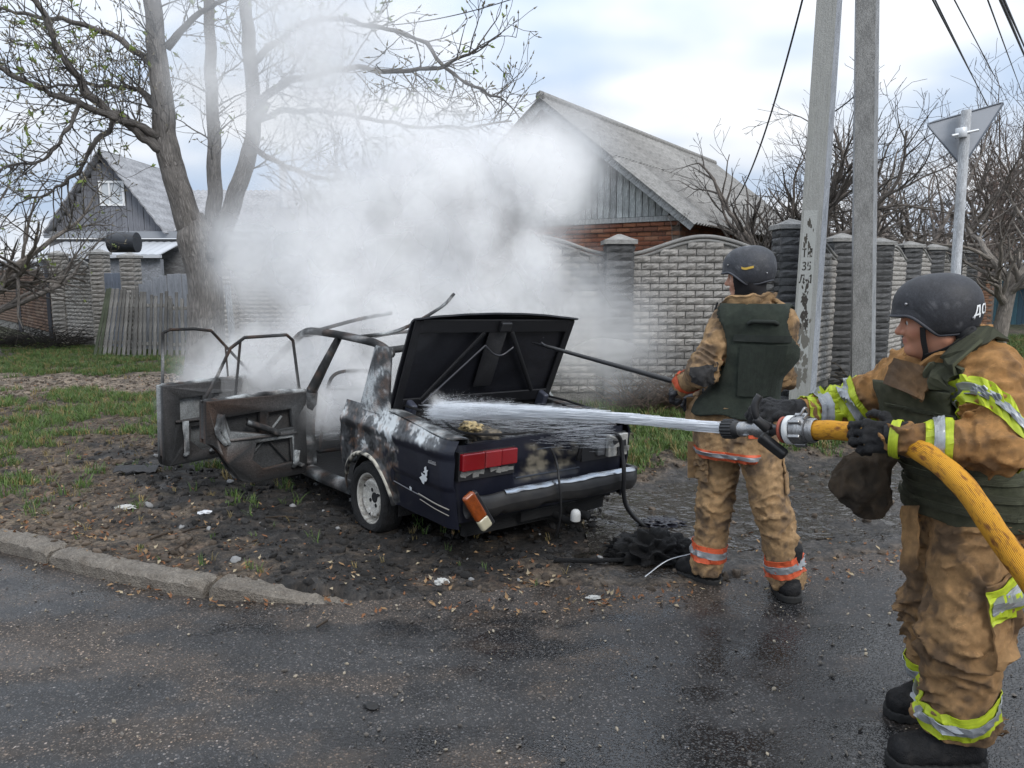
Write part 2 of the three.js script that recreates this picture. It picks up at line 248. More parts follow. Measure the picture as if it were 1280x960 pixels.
{ // kerb: three old concrete kerb stones, the last sinking into the mud
  const kerbMat = std({ vertexColors: true, map: T.grit, bumpMap: T.gritB, bumpScale: 0.016, roughness: 0.85 });
  const kerb = new THREE.Group(); kerb.name = 'kerb'; scene.add(kerb); tag(kerb, 'old pitted concrete kerb between road and muddy verge', 'kerb', undefined, 'structure');
  const c = new THREE.CatmullRomCurve3(kerbLine.map((p) => V(p.x, 0, p.z))), L = c.getLength(), at = (px) => { let b = 0, bd = 1e9; for (let i = 0; i <= 400; i++) { const p = c.getPointAt(i / 400), d = p.distanceTo(px); if (d < bd) { bd = d; b = i / 400; } } return b; };
  const cuts = [0, at(G(-120, 672)), at(G(59, 706)), at(G(257, 748)), 1];
  for (let k = 0; k < 4; k++) {
    const t0 = cuts[k] + 0.0035 / 1, t1 = cuts[k + 1] - 0.0035, sink = (t) => k === 3 ? 0.085 * sstep(0.05, 1, t) : 0;
    const n = 48, prof = [[0, -0.12], [0.004, 0.06], [0.012, 0.066], [0.035, 0.082], [0.08, 0.085], [0.12, 0.084], [0.15, 0.078], [0.16, 0.05], [0.162, -0.12]];
    const g = sheet((u, v) => {
      const t = lerp(t0, t1, u), p = c.getPointAt(t), tg = c.getTangentAt(t), nr = V(tg.z, 0, -tg.x); const f = v * (prof.length - 1), i = Math.min(prof.length - 2, Math.floor(f)), w = f - i;
      const ex = lerp(prof[i][0], prof[i + 1][0], w), ey = lerp(prof[i][1], prof[i + 1][1], w), e = Math.min(u, 1 - u) * (t1 - t0) * L, ch = Math.max(0, 0.03 - e) * 0.7 * (ey > 0 ? 1 : 0);
      const q = p.addScaledVector(nr, ex + (k % 2) * 0.008); q.y = ey - ch - sink(u) + 0.009 * fbm3(q.x * 9, ey * 20, q.z * 9, 3) * (ey > 0 ? 1.6 : 0) + (k === 1 ? 0.006 : 0); q.addScaledVector(nr, 0.008 * fbm3(q.x * 12, q.y * 20 + 9, q.z * 12, 3)); return q;
    }, n, 32, 0, 1, 1);
    const cap = (u) => { const pts = []; for (let i = 0; i <= 32; i++) { const o = (u ? n * 33 : 0) + i, p = g.attributes.position; pts.push(V(p.getX(o), p.getY(o), p.getZ(o))); } const P = [], I = []; pts.forEach((p) => P.push(p.x, p.y, p.z)); for (let i = 1; i < 32; i++) u ? I.push(0, i, i + 1) : I.push(0, i + 1, i); return geo(P, I, P.flatMap((_, i) => i % 3 ? [] : [0, 0])); };
    const gg = boxUV(merge([g, cap(0), cap(1)]), 0.6);
    paint(gg, (x, y, z) => { const n1 = fbm3(x * 4, y * 6, z * 4, 4), n2 = fbm3(x * 16, y * 16, z * 16, 2); const a = mix3([0.20, 0.172, 0.142], [0.31, 0.275, 0.23], clamp(0.5 + n1 + n2 * 0.5)); return mix3(a, [0.11, 0.08, 0.055], clamp(n1 * 1.8 - 0.25) * 0.75); });
    part('kerb_stone', gg, kerbMat, kerb);
  }
}
{ // puddles: one level water sheet on the lane beside the verge; the uneven mud pokes through it
  const P = [], I = [], nx = 30; for (let j = 0; j <= 12; j++) for (let i = 0; i <= nx; i++) { const x = lerp(0.5, 8, i / nx); P.push(x, 0.008, -edge(x) - lerp(0.5, 2.35, j / 12)); }
  for (let j = 0; j < 12; j++) for (let i = 0; i < nx; i++) { const a = j * (nx + 1) + i, b = a + nx + 1; I.push(a, a + 1, b, b, a + 1, b + 1); }
  const rip = tex(512, 512, (u, v) => tf(u, v, 10, 4, 101), false);
  const g = geo(P, I, P.flatMap((_, i) => i % 3 ? [] : [P[i] / 1.2, P[i + 2] / 1.2]));
  tag(part('water', g, phy({ color: lin(0.035, 0.031, 0.027), roughness: 0.05, bumpMap: rip, bumpScale: 0.035, specularIntensity: 1 }), scene), 'shallow muddy puddle on the lane beside the verge', 'puddle', undefined, 'structure');
}
// ---------- fences ----------
const rf = mulberry(404);
const concTones = [0.36, 0.42, 0.48, 0.54].map((k, i) => std({ color: lin(k * 1.04, k * 0.985, k * 0.915), map: T.grit, bumpMap: T.gritB, bumpScale: 0.01, roughness: 0.93 }));
const sootTones = [0.11, 0.20, 0.29].map((k) => std({ color: lin(k * 1.04, k, k * 0.95), map: T.grit, bumpMap: T.gritB, bumpScale: 0.01, roughness: 0.95 }));
const pillarTones = [0.15, 0.18, 0.215].map((k) => std({ color: lin(k, k, k * 1.01), map: T.grit, bumpMap: T.gritB, bumpScale: 0.012, roughness: 0.95 }));
const slabMat = std({ color: lin(0.33, 0.315, 0.29), map: T.grit, bumpMap: T.gritB, bumpScale: 0.012, roughness: 0.95 });
const mouldMat = std({ color: lin(0.46, 0.45, 0.43), map: T.grit, bumpMap: T.gritB, bumpScale: 0.008, roughness: 0.93 });
// split-faced block: bevelled box whose front is rough; centred, front towards +z
function roughBlock(w, h, d, seed, amp = 0.008) {
  const nx = 5, ny = 3, P = [], I = [], r = mulberry(seed);
  for (let j = 0; j <= ny; j++) for (let i = 0; i <= nx; i++) { const e = i === 0 || i === nx || j === 0 || j === ny; P.push((i / nx - 0.5) * w * (e ? 1 : 1) + (e ? (r() - 0.5) * 0.004 : 0), (j / ny - 0.5) * h + (e ? (r() - 0.5) * 0.003 : 0), e ? d * 0.35 + (r() - 0.5) * 0.003 : d * 0.75 + (r() - 0.5) * 2 * amp); }
  for (let j = 0; j < ny; j++) for (let i = 0; i < nx; i++) { const a = j * (nx + 1) + i, b = a + nx + 1; I.push(a, a + 1, b + 1, a, b + 1, b); }
  const per = []; for (let i = 0; i < nx; i++) per.push(i); for (let j = 0; j < ny; j++) per.push(nx + j * (nx + 1)); for (let i = nx; i > 0; i--) per.push(ny * (nx + 1) + i); for (let j = ny; j > 0; j--) per.push(j * (nx + 1));
  const s = P.length / 3; per.forEach((k) => P.push(P[k * 3], P[k * 3 + 1], -d * 0.4));
  per.forEach((k, i) => { const n = (i + 1) % per.length; I.push(k, s + i, per[n], per[n], s + i, s + n); });
  return boxUV(toCreasedNormals(geo(P, I), 0.6), 0.35);
}
const ROW = 0.084, BL = 0.222;
const brickGeos = [0, 1, 2, 3, 4, 5].map((k) => roughBlock(BL - 0.010, ROW - 0.010, 0.038, 900 + k, 0.012)), halfGeos = [0, 1].map((k) => roughBlock(BL / 2 - 0.012, ROW - 0.012, 0.034, 950 + k));
const courseGeos = [0, 1, 2, 3].map((k) => { const l = []; for (let s = 0; s < 4; s++) l.push(roughBlock(0.33, 0.088, 0.05, 700 + k * 4 + s, 0.014).translate(0, 0, 0.145).rotateY(s * Math.PI / 2)); l.push(box(0.30, 0.096, 0.30)); return merge(l); });
const capGeo = (() => { const P = [], c = [[0.2, 0], [0.2, 0.05], [0.16, 0.062], [0.02, 0.125]]; const l = []; for (let k = 0; k < 3; k++) { const g = new THREE.CylinderGeometry(c[k + 1][0] * 1.414, c[k][0] * 1.414, c[k + 1][1] - c[k][1], 4, 1).rotateY(Math.PI / 4).translate(0, (c[k][1] + c[k + 1][1]) / 2, 0); l.push(g); } return boxUV(toCreasedNormals(merge(l), 0.3), 0.4); })();
function pillar(p, h, label, group, tones = pillarTones, sc = 1) {
  const t = thing('fence_pillar', label, 'pillar', group, p), n = Math.round(h / 0.096);
  for (let k = 0; k < n; k++) { const m = part('course', courseGeos[(k * 7 + Math.floor(rf() * 4)) % 4], tones[Math.floor(rf() * tones.length)], t); m.position.y = (k + 0.5) * 0.096; m.rotation.y = Math.floor(rf() * 4) * Math.PI / 2; m.scale.setScalar(sc); }
  const c = part('cap', capGeo, mouldMat, t); c.position.y = n * 0.096; c.scale.setScalar(sc); return t;
}
const archTop = (h, u) => h + 0.02 + 0.21 * Math.pow(0.5 - 0.5 * Math.cos(2 * Math.PI * u), 0.8);
// one precast bay from A to B (world points at ground), low shoulder height h; soot(x, y) in 0..1
function bay(A, B, h, label, group, { name = 'precast_fence', soot, tones = concTones, fine = true, gap = 0.17, clean } = {}) {
  const d = B.clone().sub(A), L = Math.hypot(d.x, d.z), t = thing(name, label, 'fence panel', group, A); t.rotation.y = Math.atan2(-d.z, d.x); t.rotation.z = 0;
  const x0 = gap, x1 = L - gap, w = x1 - x0, sl = (B.y - A.y) / L;
  const sh = new THREE.Shape(); sh.moveTo(x0, -0.25); sh.lineTo(x1, -0.25); for (let i = 24; i >= 0; i--) sh.lineTo(lerp(x0, x1, i / 24), archTop(h, i / 24)); sh.closePath();
  part('slab', boxUV(new THREE.ExtrudeGeometry(sh, { depth: 0.04, bevelEnabled: false }).translate(0, 0, -0.05), 0.8), slabMat, t);
  const pts = []; for (let i = 0; i <= 30; i++) pts.push(V(lerp(x0 - 0.02, x1 + 0.02, i / 30), archTop(h, i / 30) + 0.005, -0.01));
  part('moulding', merge([tube(pts.map((p) => p.clone().add(V(0, 0.02, 0.012))), 0.024, 6), tube(pts.map((p) => p.clone().add(V(0, -0.03, 0.006))), 0.020, 6)]), mouldMat, t);
  const bricks = [], y0 = 0.2; let row = 0;
  for (let y = y0 + ROW / 2; y < h + 0.25; y += ROW, row++) for (let x = x0 + (row % 2 ? 0 : -BL / 2); x < x1; x += BL) {
    let a = Math.max(x, x0), b = Math.min(x + BL, x1); if (b - a < 0.06) continue; const c = (a + b) / 2;
    if (y + ROW / 2 > Math.min(archTop(h, (a - x0) / w), archTop(h, (b - x0) / w)) + 0.012) continue;
    bricks.push([c, y, b - a]);
  }
  if (fine) for (const [x, y, bw] of bricks) {
    const sv = soot ? soot(x, y) : 0; let m = tones[clamp(Math.floor(1.9 + 2.2 * fbm2(x * 0.8 + A.x * 3, y * 1.3, 3) + rf() * 1.4), 0, tones.length - 1)];
    const q = sv + (rf() - 0.5) * 0.12; if (q > 0.95) m = sootTones[0]; else if (q > 0.8) m = sootTones[1]; else if (q > 0.62) m = sootTones[2]; else if (q > 0.45) m = tones[0];
    const half = bw < BL * 0.75, g = half ? halfGeos[Math.floor(rf() * 2)] : brickGeos[Math.floor(rf() * 6)], o = part('brick', g, m, t);
    o.position.set(x, y, 0); o.scale.x = bw / (half ? BL / 2 : BL); o.rotation.z = (rf() - 0.5) * 0.01;
  } else { const o = part('brickwork', merge(bricks.map(([x, y, bw], i) => brickGeos[i % 6].clone().scale(bw / BL, 1, 1).translate(x, y, 0))), tones[tones.length - 1], t); o.userData.kind = 'stuff'; }
  return t;
}
const on = (p, up = 0) => V(p.x, groundBase(p.x, p.z) + up, p.z);
const FZ = 9.4, FP = [978, 770, 562].map((x) => on(W(x, 495, FZ)));
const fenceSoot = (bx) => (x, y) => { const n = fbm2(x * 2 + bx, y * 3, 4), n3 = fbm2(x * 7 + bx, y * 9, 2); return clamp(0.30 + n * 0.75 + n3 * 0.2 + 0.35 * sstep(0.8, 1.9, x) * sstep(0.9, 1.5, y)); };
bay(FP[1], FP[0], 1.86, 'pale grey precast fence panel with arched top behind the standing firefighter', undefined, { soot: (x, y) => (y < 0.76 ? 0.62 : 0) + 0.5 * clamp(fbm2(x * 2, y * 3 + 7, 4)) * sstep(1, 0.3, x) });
bay(FP[2], FP[1], 1.86, 'soot-streaked precast fence panel with arched top behind the car boot', undefined, { soot: fenceSoot(3) });
pillar(FP[1], 2.06, 'dark grey split-stone fence pillar rising behind the open boot lid'); pillar(FP[0], 2.22, 'dark grey split-stone corner pillar beside the leaning concrete pole');
pillar(FP[2], 2.06, 'dark grey split-stone fence pillar hidden in the smoke');
// side fence running back from the corner
const sideDir = V(0.635, 0, -0.772), SP_ = [0, 1, 2, 3, 4, 5, 6].map((k) => on(V(FP[0].x, 0, FP[0].z).addScaledVector(sideDir, 2.05 * k)));
const sideWord = ['first', 'second', 'third', 'fourth', 'fifth', 'sixth'];
for (let k = 0; k < 6; k++) {
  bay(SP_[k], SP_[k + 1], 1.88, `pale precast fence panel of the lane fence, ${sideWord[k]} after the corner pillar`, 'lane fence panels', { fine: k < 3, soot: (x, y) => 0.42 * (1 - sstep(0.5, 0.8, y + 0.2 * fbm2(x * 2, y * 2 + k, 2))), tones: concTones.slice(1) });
  pillar(SP_[k + 1], 2.14, `dark split-stone pillar of the lane fence, ${sideWord[k]} after the corner pillar`, 'lane fence pillars');
}
// link through the smoke and the far left fence
const LF = [[80, 413, 18.2], [131, 416, 17.2], [169, 420, 16.4], [290, 426, 15.6], [420, 428, 15.4]].map(([a, b, d]) => { const p = W(a, b, d); return on(p, 0); });
LF.forEach((p) => { p.y = groundBase(p.x, p.z); });
pillar(LF[0], 2.1, 'pale pillar where the brown brick fence meets the white panel', undefined, concTones, 0.95);
pillar(LF[1], 2.1, 'pale gate pillar between the white brick-pattern panel and the blue wicket', undefined, concTones.slice(0, 2), 0.95);
pillar(LF[2], 2.05, 'pale gate pillar behind the leaning pickets', undefined, concTones.slice(0, 2), 0.95);
pillar(LF[3], 2.1, 'pale pillar beside the large tree trunk, veiled by smoke', undefined, concTones.slice(1), 0.95);
pillar(LF[4], 2.1, 'pale pillar deep in the smoke behind the car cabin', undefined, concTones.slice(1), 0.95);
bay(LF[0], LF[1], 1.75, 'white brick-pattern fence panel with rounded top beside the brown fence', undefined, { fine: true, tones: concTones.slice(2), gap: 0.15 });
bay(LF[3], LF[4], 1.75, 'pale brick-pattern fence panel half lost in smoke behind the tree', undefined, { fine: false, tones: concTones.slice(2) });
{ // panels from the far fence to the near one, inside the smoke
  const a = LF[4], b = FP[2], n = 3, P = [0, 1, 2, 3].map((k) => on(a.clone().lerp(b, k / n)));
  const w = ['far', 'middle', 'near'];
  for (let k = 0; k < n; k++) bay(P[k], P[k + 1], 1.8, `pale precast fence panel wrapped in smoke, ${w[k]} one of the link fence`, 'smoke-hidden fence panels', { fine: false, tones: concTones.slice(1) });
}
{ // brown brick-pattern fence on thin dark posts, running back to the far left
  const brown = [[0.21, 0.125, 0.085], [0.25, 0.15, 0.10], [0.18, 0.11, 0.08], [0.28, 0.19, 0.14]].map((c) => std({ color: lin(...c), map: T.grit, bumpMap: T.gritB, bumpScale: 0.01, roughness: 0.95 }));
  const postMat = std({ color: lin(0.06, 0.065, 0.08), map: T.grit, roughness: 0.7 });
  const pts = [[80, 413, 18.2], [66, 406, 18.9], [27, 393, 22.4], [-14, 385, 26.5], [-70, 380, 31]].map(([x, y, d]) => on(W(x, y, d)));
  const pl = ['dark steel post of the brown fence next to the pale pillar', 'dark steel post between two brown brick-pattern panels', 'dark steel post of the brown fence beside the green wreath', 'last dark steel post of the brown fence, farthest from the pale pillar'];
  const bl = ['narrow brown brick-pattern strip beside the pale pillar', 'brown brick-pattern fence panel between two dark posts', 'farther brown brick-pattern fence panel with arched top', 'farthest brown brick-pattern fence panel'];
  for (let k = 0; k < 4; k++) { bay(pts[k + 1], pts[k], 1.62, bl[k], undefined, { tones: brown, fine: k === 1, gap: 0.04 }); single('fence_post', merge([rbox(0.1, 2.0, 0.1, 0.015, 0, 0.95, 0.06)]), postMat, pl[k], 'post').position.copy(pts[k + 1]); }
}
// ---------- gate between the pale pillars, metal sheet gate right of it ----------
{
  const gm = std({ color: lin(0.30, 0.34, 0.42), map: T.grit, roughness: 0.5, metalness: 0.2 }), gm2 = std({ color: lin(0.38, 0.40, 0.44), map: T.grit, roughness: 0.5 });
  const make = (A, B, h, label, m, arch) => {
    const d = B.clone().sub(A), L = Math.hypot(d.x, d.z), t = thing('sheet_metal_gate', label, 'gate', undefined, A); t.rotation.y = Math.atan2(-d.z, d.x);
    const n = Math.round((L - 0.4) / 0.2), w = (L - 0.4) / n;
    for (let k = 0; k < n; k++) { const u = (k + 0.5) / n; part('sheet', rbox(w - 0.012, h + arch * Math.sin(u * Math.PI), 0.02, 0.006, 0.2 + w * (k + 0.5), (h + arch * Math.sin(u * Math.PI)) / 2 + 0.08, 0.02 + (k % 2) * 0.012, 1), m, t); }
    part('frame', merge([bb(0.18, L - 0.18, 0.3, 0.36, -0.04, 0), bb(0.18, L - 0.18, h - 0.2, h - 0.14, -0.04, 0)]), m, t);
  };
  make(LF[1], LF[2], 1.62, 'blue-grey sheet metal wicket between the two pale gate pillars', gm, 0);
  make(LF[2], LF[3], 1.35, 'light grey sheet metal gate with arched top behind the tree trunk', gm2, 0.25);
}
{ // grey picket panels leaning against the gate
  const wm = [0.22, 0.27, 0.33].map((k) => std({ color: lin(k, k * 0.96, k * 0.9), map: T.wood, roughness: 0.95 })), gr = std({ color: lin(0.13, 0.15, 0.10), map: T.wood, roughness: 0.95 });
  const panel = (px0, px1, py, dist, n, h, lean, fan, label, green) => {
    const A = on(W(px0, py, dist)), B = on(W(px1, py, dist)), t = thing('picket_panel', label, 'picket panel', undefined, A), L = B.x - A.x; t.rotation.x = -lean;
    const r = mulberry(n * 31 + 7);
    for (let k = 0; k < n; k++) { const u = n > 1 ? k / (n - 1) : 0.5, hh = h * (0.93 + 0.12 * r()), o = part('picket', boxUV(rbox(0.058 + 0.016 * r(), hh, 0.022, 0.005, 0, hh / 2, 0.035, 1), 0.5), k < green ? gr : wm[Math.floor(r() * 3)], t); o.position.x = u * L; o.rotation.z = fan * (1 - u * 0.7) + (r() - 0.5) * 0.05; o.position.y = r() * 0.03; }
    for (const y of [0.3, 1.12]) { const o = part('rail', boxUV(rbox(L + 0.1, 0.07, 0.05, 0.01, 0, 0, 0), 0.5), wm[2], t); o.position.set(L / 2 - Math.tan(fan * 0.6) * y, y * (h / 1.4), 0); }
  };
  panel(118, 166, 423, 15.6, 9, 1.36, 0.16, -0.16, 'grey picket panel tilted over, with mossy green slats at its edge', 2);
  panel(168, 212, 427, 15.3, 8, 1.32, 0.12, -0.03, 'upright weathered grey picket panel leaning on the gate', 0);
  panel(214, 236, 428, 15.2, 4, 1.25, 0.1, 0.02, 'short weathered picket panel next to the tree trunk', 0);
  const pk = std({ color: lin(0.62, 0.63, 0.64), map: T.wood, roughness: 0.8 }); const a = W(293, 425, 12.5), b = W(284, 356, 12.7); a.y = groundBase(a.x, a.z) - 0.02;
  single('plank', boxUV(tube([a, b], 0.055, 4), 0.6), pk, 'pale plank propped upright beside the tree trunk', 'plank');
}
// ---------- houses ----------
{ // right: old house with board gable, brick band and corrugated roof
  const ap = W(688, 127, 14), gd = V(0.837, 0, 0.547), rd = V(0.547, 0, -0.837);
  const t = thing('board_gable_house', 'old house with grey board gable, red brick band and corrugated roof', 'house', undefined, V(ap.x, 0, ap.z)); t.rotation.y = Math.atan2(-gd.z, gd.x);
  // local: x along the gable (right is nearer), z towards the camera side (outwards), -z along the ridge
  const HW = 2.5, EY = 2.82, RY = ap.y - 0.06, LEN = 8.6, slope = Math.atan2(RY - EY, HW);
  const bm = [0.50, 0.60, 0.70, 0.80].map((k) => std({ color: lin(k * 0.96, k, k * 0.98), map: T.wood, bumpMap: T.wood, bumpScale: 0.004, roughness: 0.92 })), r = mulberry(5);
  const bw = 0.118; let n = 0;
  for (let x = -HW + 0.12; x < HW - 0.05; x += bw, n++) { const top = RY - 0.12 - Math.abs(x) * (RY - EY) / HW, h = top - (EY - 0.05); if (h < 0.06) continue; const win = Math.abs(x - 0.0) < 0.27; const y0 = EY - 0.05; 
    const seg = win ? [[y0, 3.62], [4.2, top]] : [[y0, top]];
    for (const [a, b] of seg) if (b - a > 0.05) { const o = part('board', boxUV(rbox(bw - 0.012, b - a, 0.025, 0.004, 0, 0, 0, 1), 0.5), bm[Math.floor(r() * 4)], t); o.position.set(x, (a + b) / 2, 0.02 + r() * 0.012); } }
  part('gable_backing', (() => { const s = new THREE.Shape([new THREE.Vector2(-HW, EY - 0.1), new THREE.Vector2(HW, EY - 0.1), new THREE.Vector2(0, RY)]); return new THREE.ExtrudeGeometry(s, { depth: 0.05, bevelEnabled: false }).translate(0, 0, -0.06); })(), std({ color: lin(0.05, 0.05, 0.05), roughness: 1 }), t);
  const trim = std({ color: lin(0.62, 0.63, 0.62), map: T.wood, roughness: 0.9 });
  const w = part('window', bb(-0.24, 0.24, 3.64, 4.18, -0.02, 0.01), std({ color: lin(0.05, 0.06, 0.07), roughness: 0.12 }), t);
  part('frame', merge([bb(-0.3, 0.3, 3.6, 3.66, 0.01, 0.06), bb(-0.3, 0.3, 4.16, 4.22, 0.01, 0.06), bb(-0.3, -0.24, 3.66, 4.16, 0.01, 0.06), bb(0.24, 0.3, 3.66, 4.16, 0.01, 0.06), bb(-0.02, 0.02, 3.66, 4.16, 0.01, 0.05), bb(-0.24, -0.02, 3.9, 3.93, 0.01, 0.05), bb(0.02, 0.24, 3.9, 3.93, 0.01, 0.05)]), trim, w);
  part('sill_beam', boxUV(bb(-HW - 0.1, HW + 0.1, EY - 0.14, EY - 0.06, -0.02, 0.10), 0.5), trim, t);
  for (const s of [-1, 1]) { const b = part('bargeboard', boxUV(rbox(Math.hypot(HW + 0.3, (RY - EY) * (HW + 0.3) / HW), 0.16, 0.03, 0.006), 0.5), trim, t); b.position.set(s * (HW + 0.3) / 2, RY - (RY - EY) * (HW + 0.3) / HW / 2 - 0.02, 0.30); b.rotation.z = -s * slope; }
  // brick walls: backing plus bricks on the gable band that shows above the fence
  const brickTone = [[0.40, 0.155, 0.085], [0.46, 0.19, 0.10], [0.34, 0.125, 0.07], [0.50, 0.24, 0.14], [0.30, 0.13, 0.08]].map((c) => std({ color: lin(...c), map: T.grit, bumpMap: T.gritB, bumpScale: 0.008, roughness: 0.95 }));
  const mortar = std({ color: lin(0.33, 0.26, 0.21), map: T.grit, roughness: 1 });
  part('wall', boxUV(merge([bb(-HW + 0.05, HW - 0.05, -0.2, EY - 0.14, -0.3, 0.0), bb(HW - 0.3, HW - 0.05, -0.2, EY - 0.1, -LEN, -0.3), bb(-HW + 0.05, -HW + 0.3, -0.2, EY - 0.1, -LEN, -0.3), bb(-HW + 0.3, HW - 0.3, -0.2, EY - 0.1, -LEN, -LEN + 0.25)]), 0.8), mortar, t);
  const bg = [0, 1, 2, 3].map((k) => roughBlock(0.24, 0.066, 0.02, 1200 + k, 0.003));
  let row = 0; for (let y = EY - 0.18; y > 2.0; y -= 0.078, row++) { const pr = row < 2 ? 0.05 - row * 0.02 : 0; for (let x = -0.9 + (row % 2) * 0.125; x < HW - 0.1; x += 0.25) { const o = part('brick', bg[Math.floor(r() * 4)], brickTone[Math.floor(r() * 5)], t); o.position.set(x, y, 0.01 + pr); } }
  row = 0; for (let y = EY - 0.18; y > 2.1; y -= 0.078, row++) for (let z = -0.15 - (row % 2) * 0.125; z > -3.6; z -= 0.25) { const o = part('brick', bg[Math.floor(r() * 4)], brickTone[Math.floor(r() * 5)], t); o.position.set(HW - 0.045, y, z); o.rotation.y = Math.PI / 2; }
  // corrugated sheets: two courses on each slope, overlapping
  const rm = [0.36, 0.40, 0.45].map((k) => std({ color: lin(k * 1.03, k, k * 0.95), map: (() => { const q = T.grit.clone(); q.repeat.set(2, 2); return q; })(), bumpMap: T.gritB, bumpScale: 0.01, roughness: 0.97 }));
  const SL = Math.hypot(HW + 0.32, (RY - EY) * (HW + 0.32) / HW), cl = SL / 2 + 0.1, cw = 1.02, shg = sheet((u, v) => V((v - 0.5) * cl, 0.024 * Math.sin(u * cw / 0.13 * Math.PI * 2), (u - 0.5) * (cw + 0.06)), 64, 3, 0.008, 1, 2);
  for (const s of [1, -1]) for (let c = 0; c < 2; c++) for (let k = 0; k < 9; k++) {
    const o = part('roof_sheet', shg, rm[Math.floor(r() * 3)], t), dist = (c + 0.5) * SL / 2 - (c ? 0 : 0.02);
    o.position.set(s * dist * Math.cos(slope), RY + 0.08 - dist * Math.sin(slope) + (c ? -0.012 : 0.014) + 0.006 * (k % 2), 0.35 - cw * (k + 0.5)); o.rotation.z = s > 0 ? -slope : Math.PI + slope; if (s < 0) o.rotation.z = slope; o.rotation.y = 0;
  }
  part('ridge_cap', tube([V(0, RY + 0.09, 0.36), V(0, RY + 0.09, 0.36 - 9.2)], 0.09, 8), rm[1], t);
}
{ // left: house with dark sided gable, white window and pale metal tile roof
  const D = 24, k = D / FPX, base = W(145, 400, D), X = (px) => (px - 145) * k, Y = (py) => CAMH + (350 - py) * k;
  const t = thing('sided_house', 'house with grey sided gable, white window and pale metal tile roof', 'house', undefined, V(base.x, 0, base.z));
  const dark = [0.27, 0.295, 0.32].map((q) => std({ color: lin(q * 0.97, q, q * 1.12), map: T.wood, roughness: 0.8 })), r = mulberry(9);
  const ax = 0, ay = Y(197), ey = Y(283), hw = -X(80), wallY = Y(292);
  for (let x = -hw + 0.1; x < hw + 0.45; x += 0.17) { const top = ay - Math.abs(x) * (ay - ey) / hw - 0.08, o = Math.max(top, wallY + 0.05); if (o - wallY < 0.08) continue; const win = x > X(137) - 0.05 && x < X(165) + 0.05, seg = win ? [[wallY, Y(259)], [Y(232), o]] : [[wallY, o]]; for (const [a, b] of seg) if (b - a > 0.05) { const m = part('siding_board', box(0.158, b - a, 0.03), dark[Math.floor(r() * 3)], t); m.position.set(x, (a + b) / 2, 0.02 * r()); } }
  const white = std({ color: lin(0.75, 0.76, 0.77), roughness: 0.5 });
  const wx0 = X(138), wx1 = X(165), wy0 = Y(258), wy1 = Y(233), w = part('window', bb(wx0, wx1, wy0, wy1, -0.02, 0.0), std({ color: lin(0.50, 0.53, 0.56), roughness: 0.2 }), t);
  part('frame', merge([bb(wx0 - 0.05, wx1 + 0.05, wy0 - 0.06, wy0, 0, 0.06), bb(wx0 - 0.05, wx1 + 0.05, wy1, wy1 + 0.06, 0, 0.06), bb(wx0 - 0.05, wx0 + 0.02, wy0, wy1, 0.005, 0.06), bb(wx1 - 0.02, wx1 + 0.05, wy0, wy1, 0.005, 0.06), bb(wx0 + 0.24, wx0 + 0.29, wy0, wy1, 0.005, 0.05)]), white, w);
  const pale = std({ color: lin(0.50, 0.52, 0.55), roughness: 0.45, metalness: 0.1 });
  const tile = std({ color: lin(0.40, 0.40, 0.415), roughness: 0.5, map: T.grit });
  const sl = Math.atan2(ay - ey, hw), SLl = Math.hypot(hw, ay - ey) + 0.4;
  for (const s of [-1, 1]) { const o = part('gable_roof_slope', sheet((u, v) => V((u - 0.5) * SLl, 0.012 * Math.sin(u * SLl / 0.35 * 6.28), -v * 5 + 0.35), 80, 2, 0.04), tile, t); o.position.set(s * (SLl / 2) * Math.cos(sl), ay + 0.06 - (SLl / 2) * Math.sin(sl), 0); o.rotation.z = -s * sl; }
  // main roof slope facing the road, stepped like metal tiles
  const rx0 = X(150), rx1 = X(452), ry0 = Y(290), ry1 = Y(222), rows = 15;
  part('main_roof', sheet((u, v) => { const f = v * rows, i = Math.floor(f), h = lerp(ry0, ry1, v), taper = sstep(0, 1, v) * 1.0; return V(lerp(rx0, rx1 - taper * X(185) * 0.9, u), h + 0.035 * (1 - (f - i)) + 0.018 * Math.sin(u * (rx1 - rx0) / 0.22 * 6.28), -0.4 - v * 4.2); }, 260, rows * 4, 0), tile, t);
  part('wall', merge([bb(-hw - 0.3, X(440), 0, Y(300), -0.35, -0.05)]), std({ color: lin(0.30, 0.305, 0.32), map: T.grit, roughness: 0.9 }), t);
  part('fascia', bb(-hw - 0.35, X(446), Y(299), Y(291), -0.02, 0.12), std({ color: lin(0.26, 0.275, 0.30), roughness: 0.7 }), t);
  const lean = part('porch_roof', sheet((u, v) => V(lerp(X(88), X(236), u), lerp(Y(321), Y(304), v) + 0.015 * Math.abs(Math.sin(u * 52)), 1.7 - v * 1.6), 160, 2, 0.03), pale, t);
  part('porch_edge', bb(X(88), X(236), Y(325), Y(321.5), 1.6, 1.75), pale, t);
  part('porch_wall', bb(X(92), X(232), 0, Y(326), 1.3, 1.5), std({ color: lin(0.36, 0.38, 0.42), roughness: 0.8, map: T.grit }), t);
  part('chimney_pipe', tube([V(X(330), ry1 - 1.2, -2.6), V(X(330), ry1 + 0.6, -2.6)], 0.12, 10), pale, t);
  single('water_tank', new THREE.CylinderGeometry(0.27, 0.27, 0.72, 20).rotateZ(Math.PI / 2), std({ color: lin(0.035, 0.04, 0.05), roughness: 0.5, map: T.grit }), 'black water tank on the pale porch roof', 'tank').position.copy(W(155, 303, 20.8));
  // supports under the tank are part of the porch frame
  part('tank_stand', bb(X(147), X(163), Y(326), Y(311), 1.75, 1.9), pale, t);
}
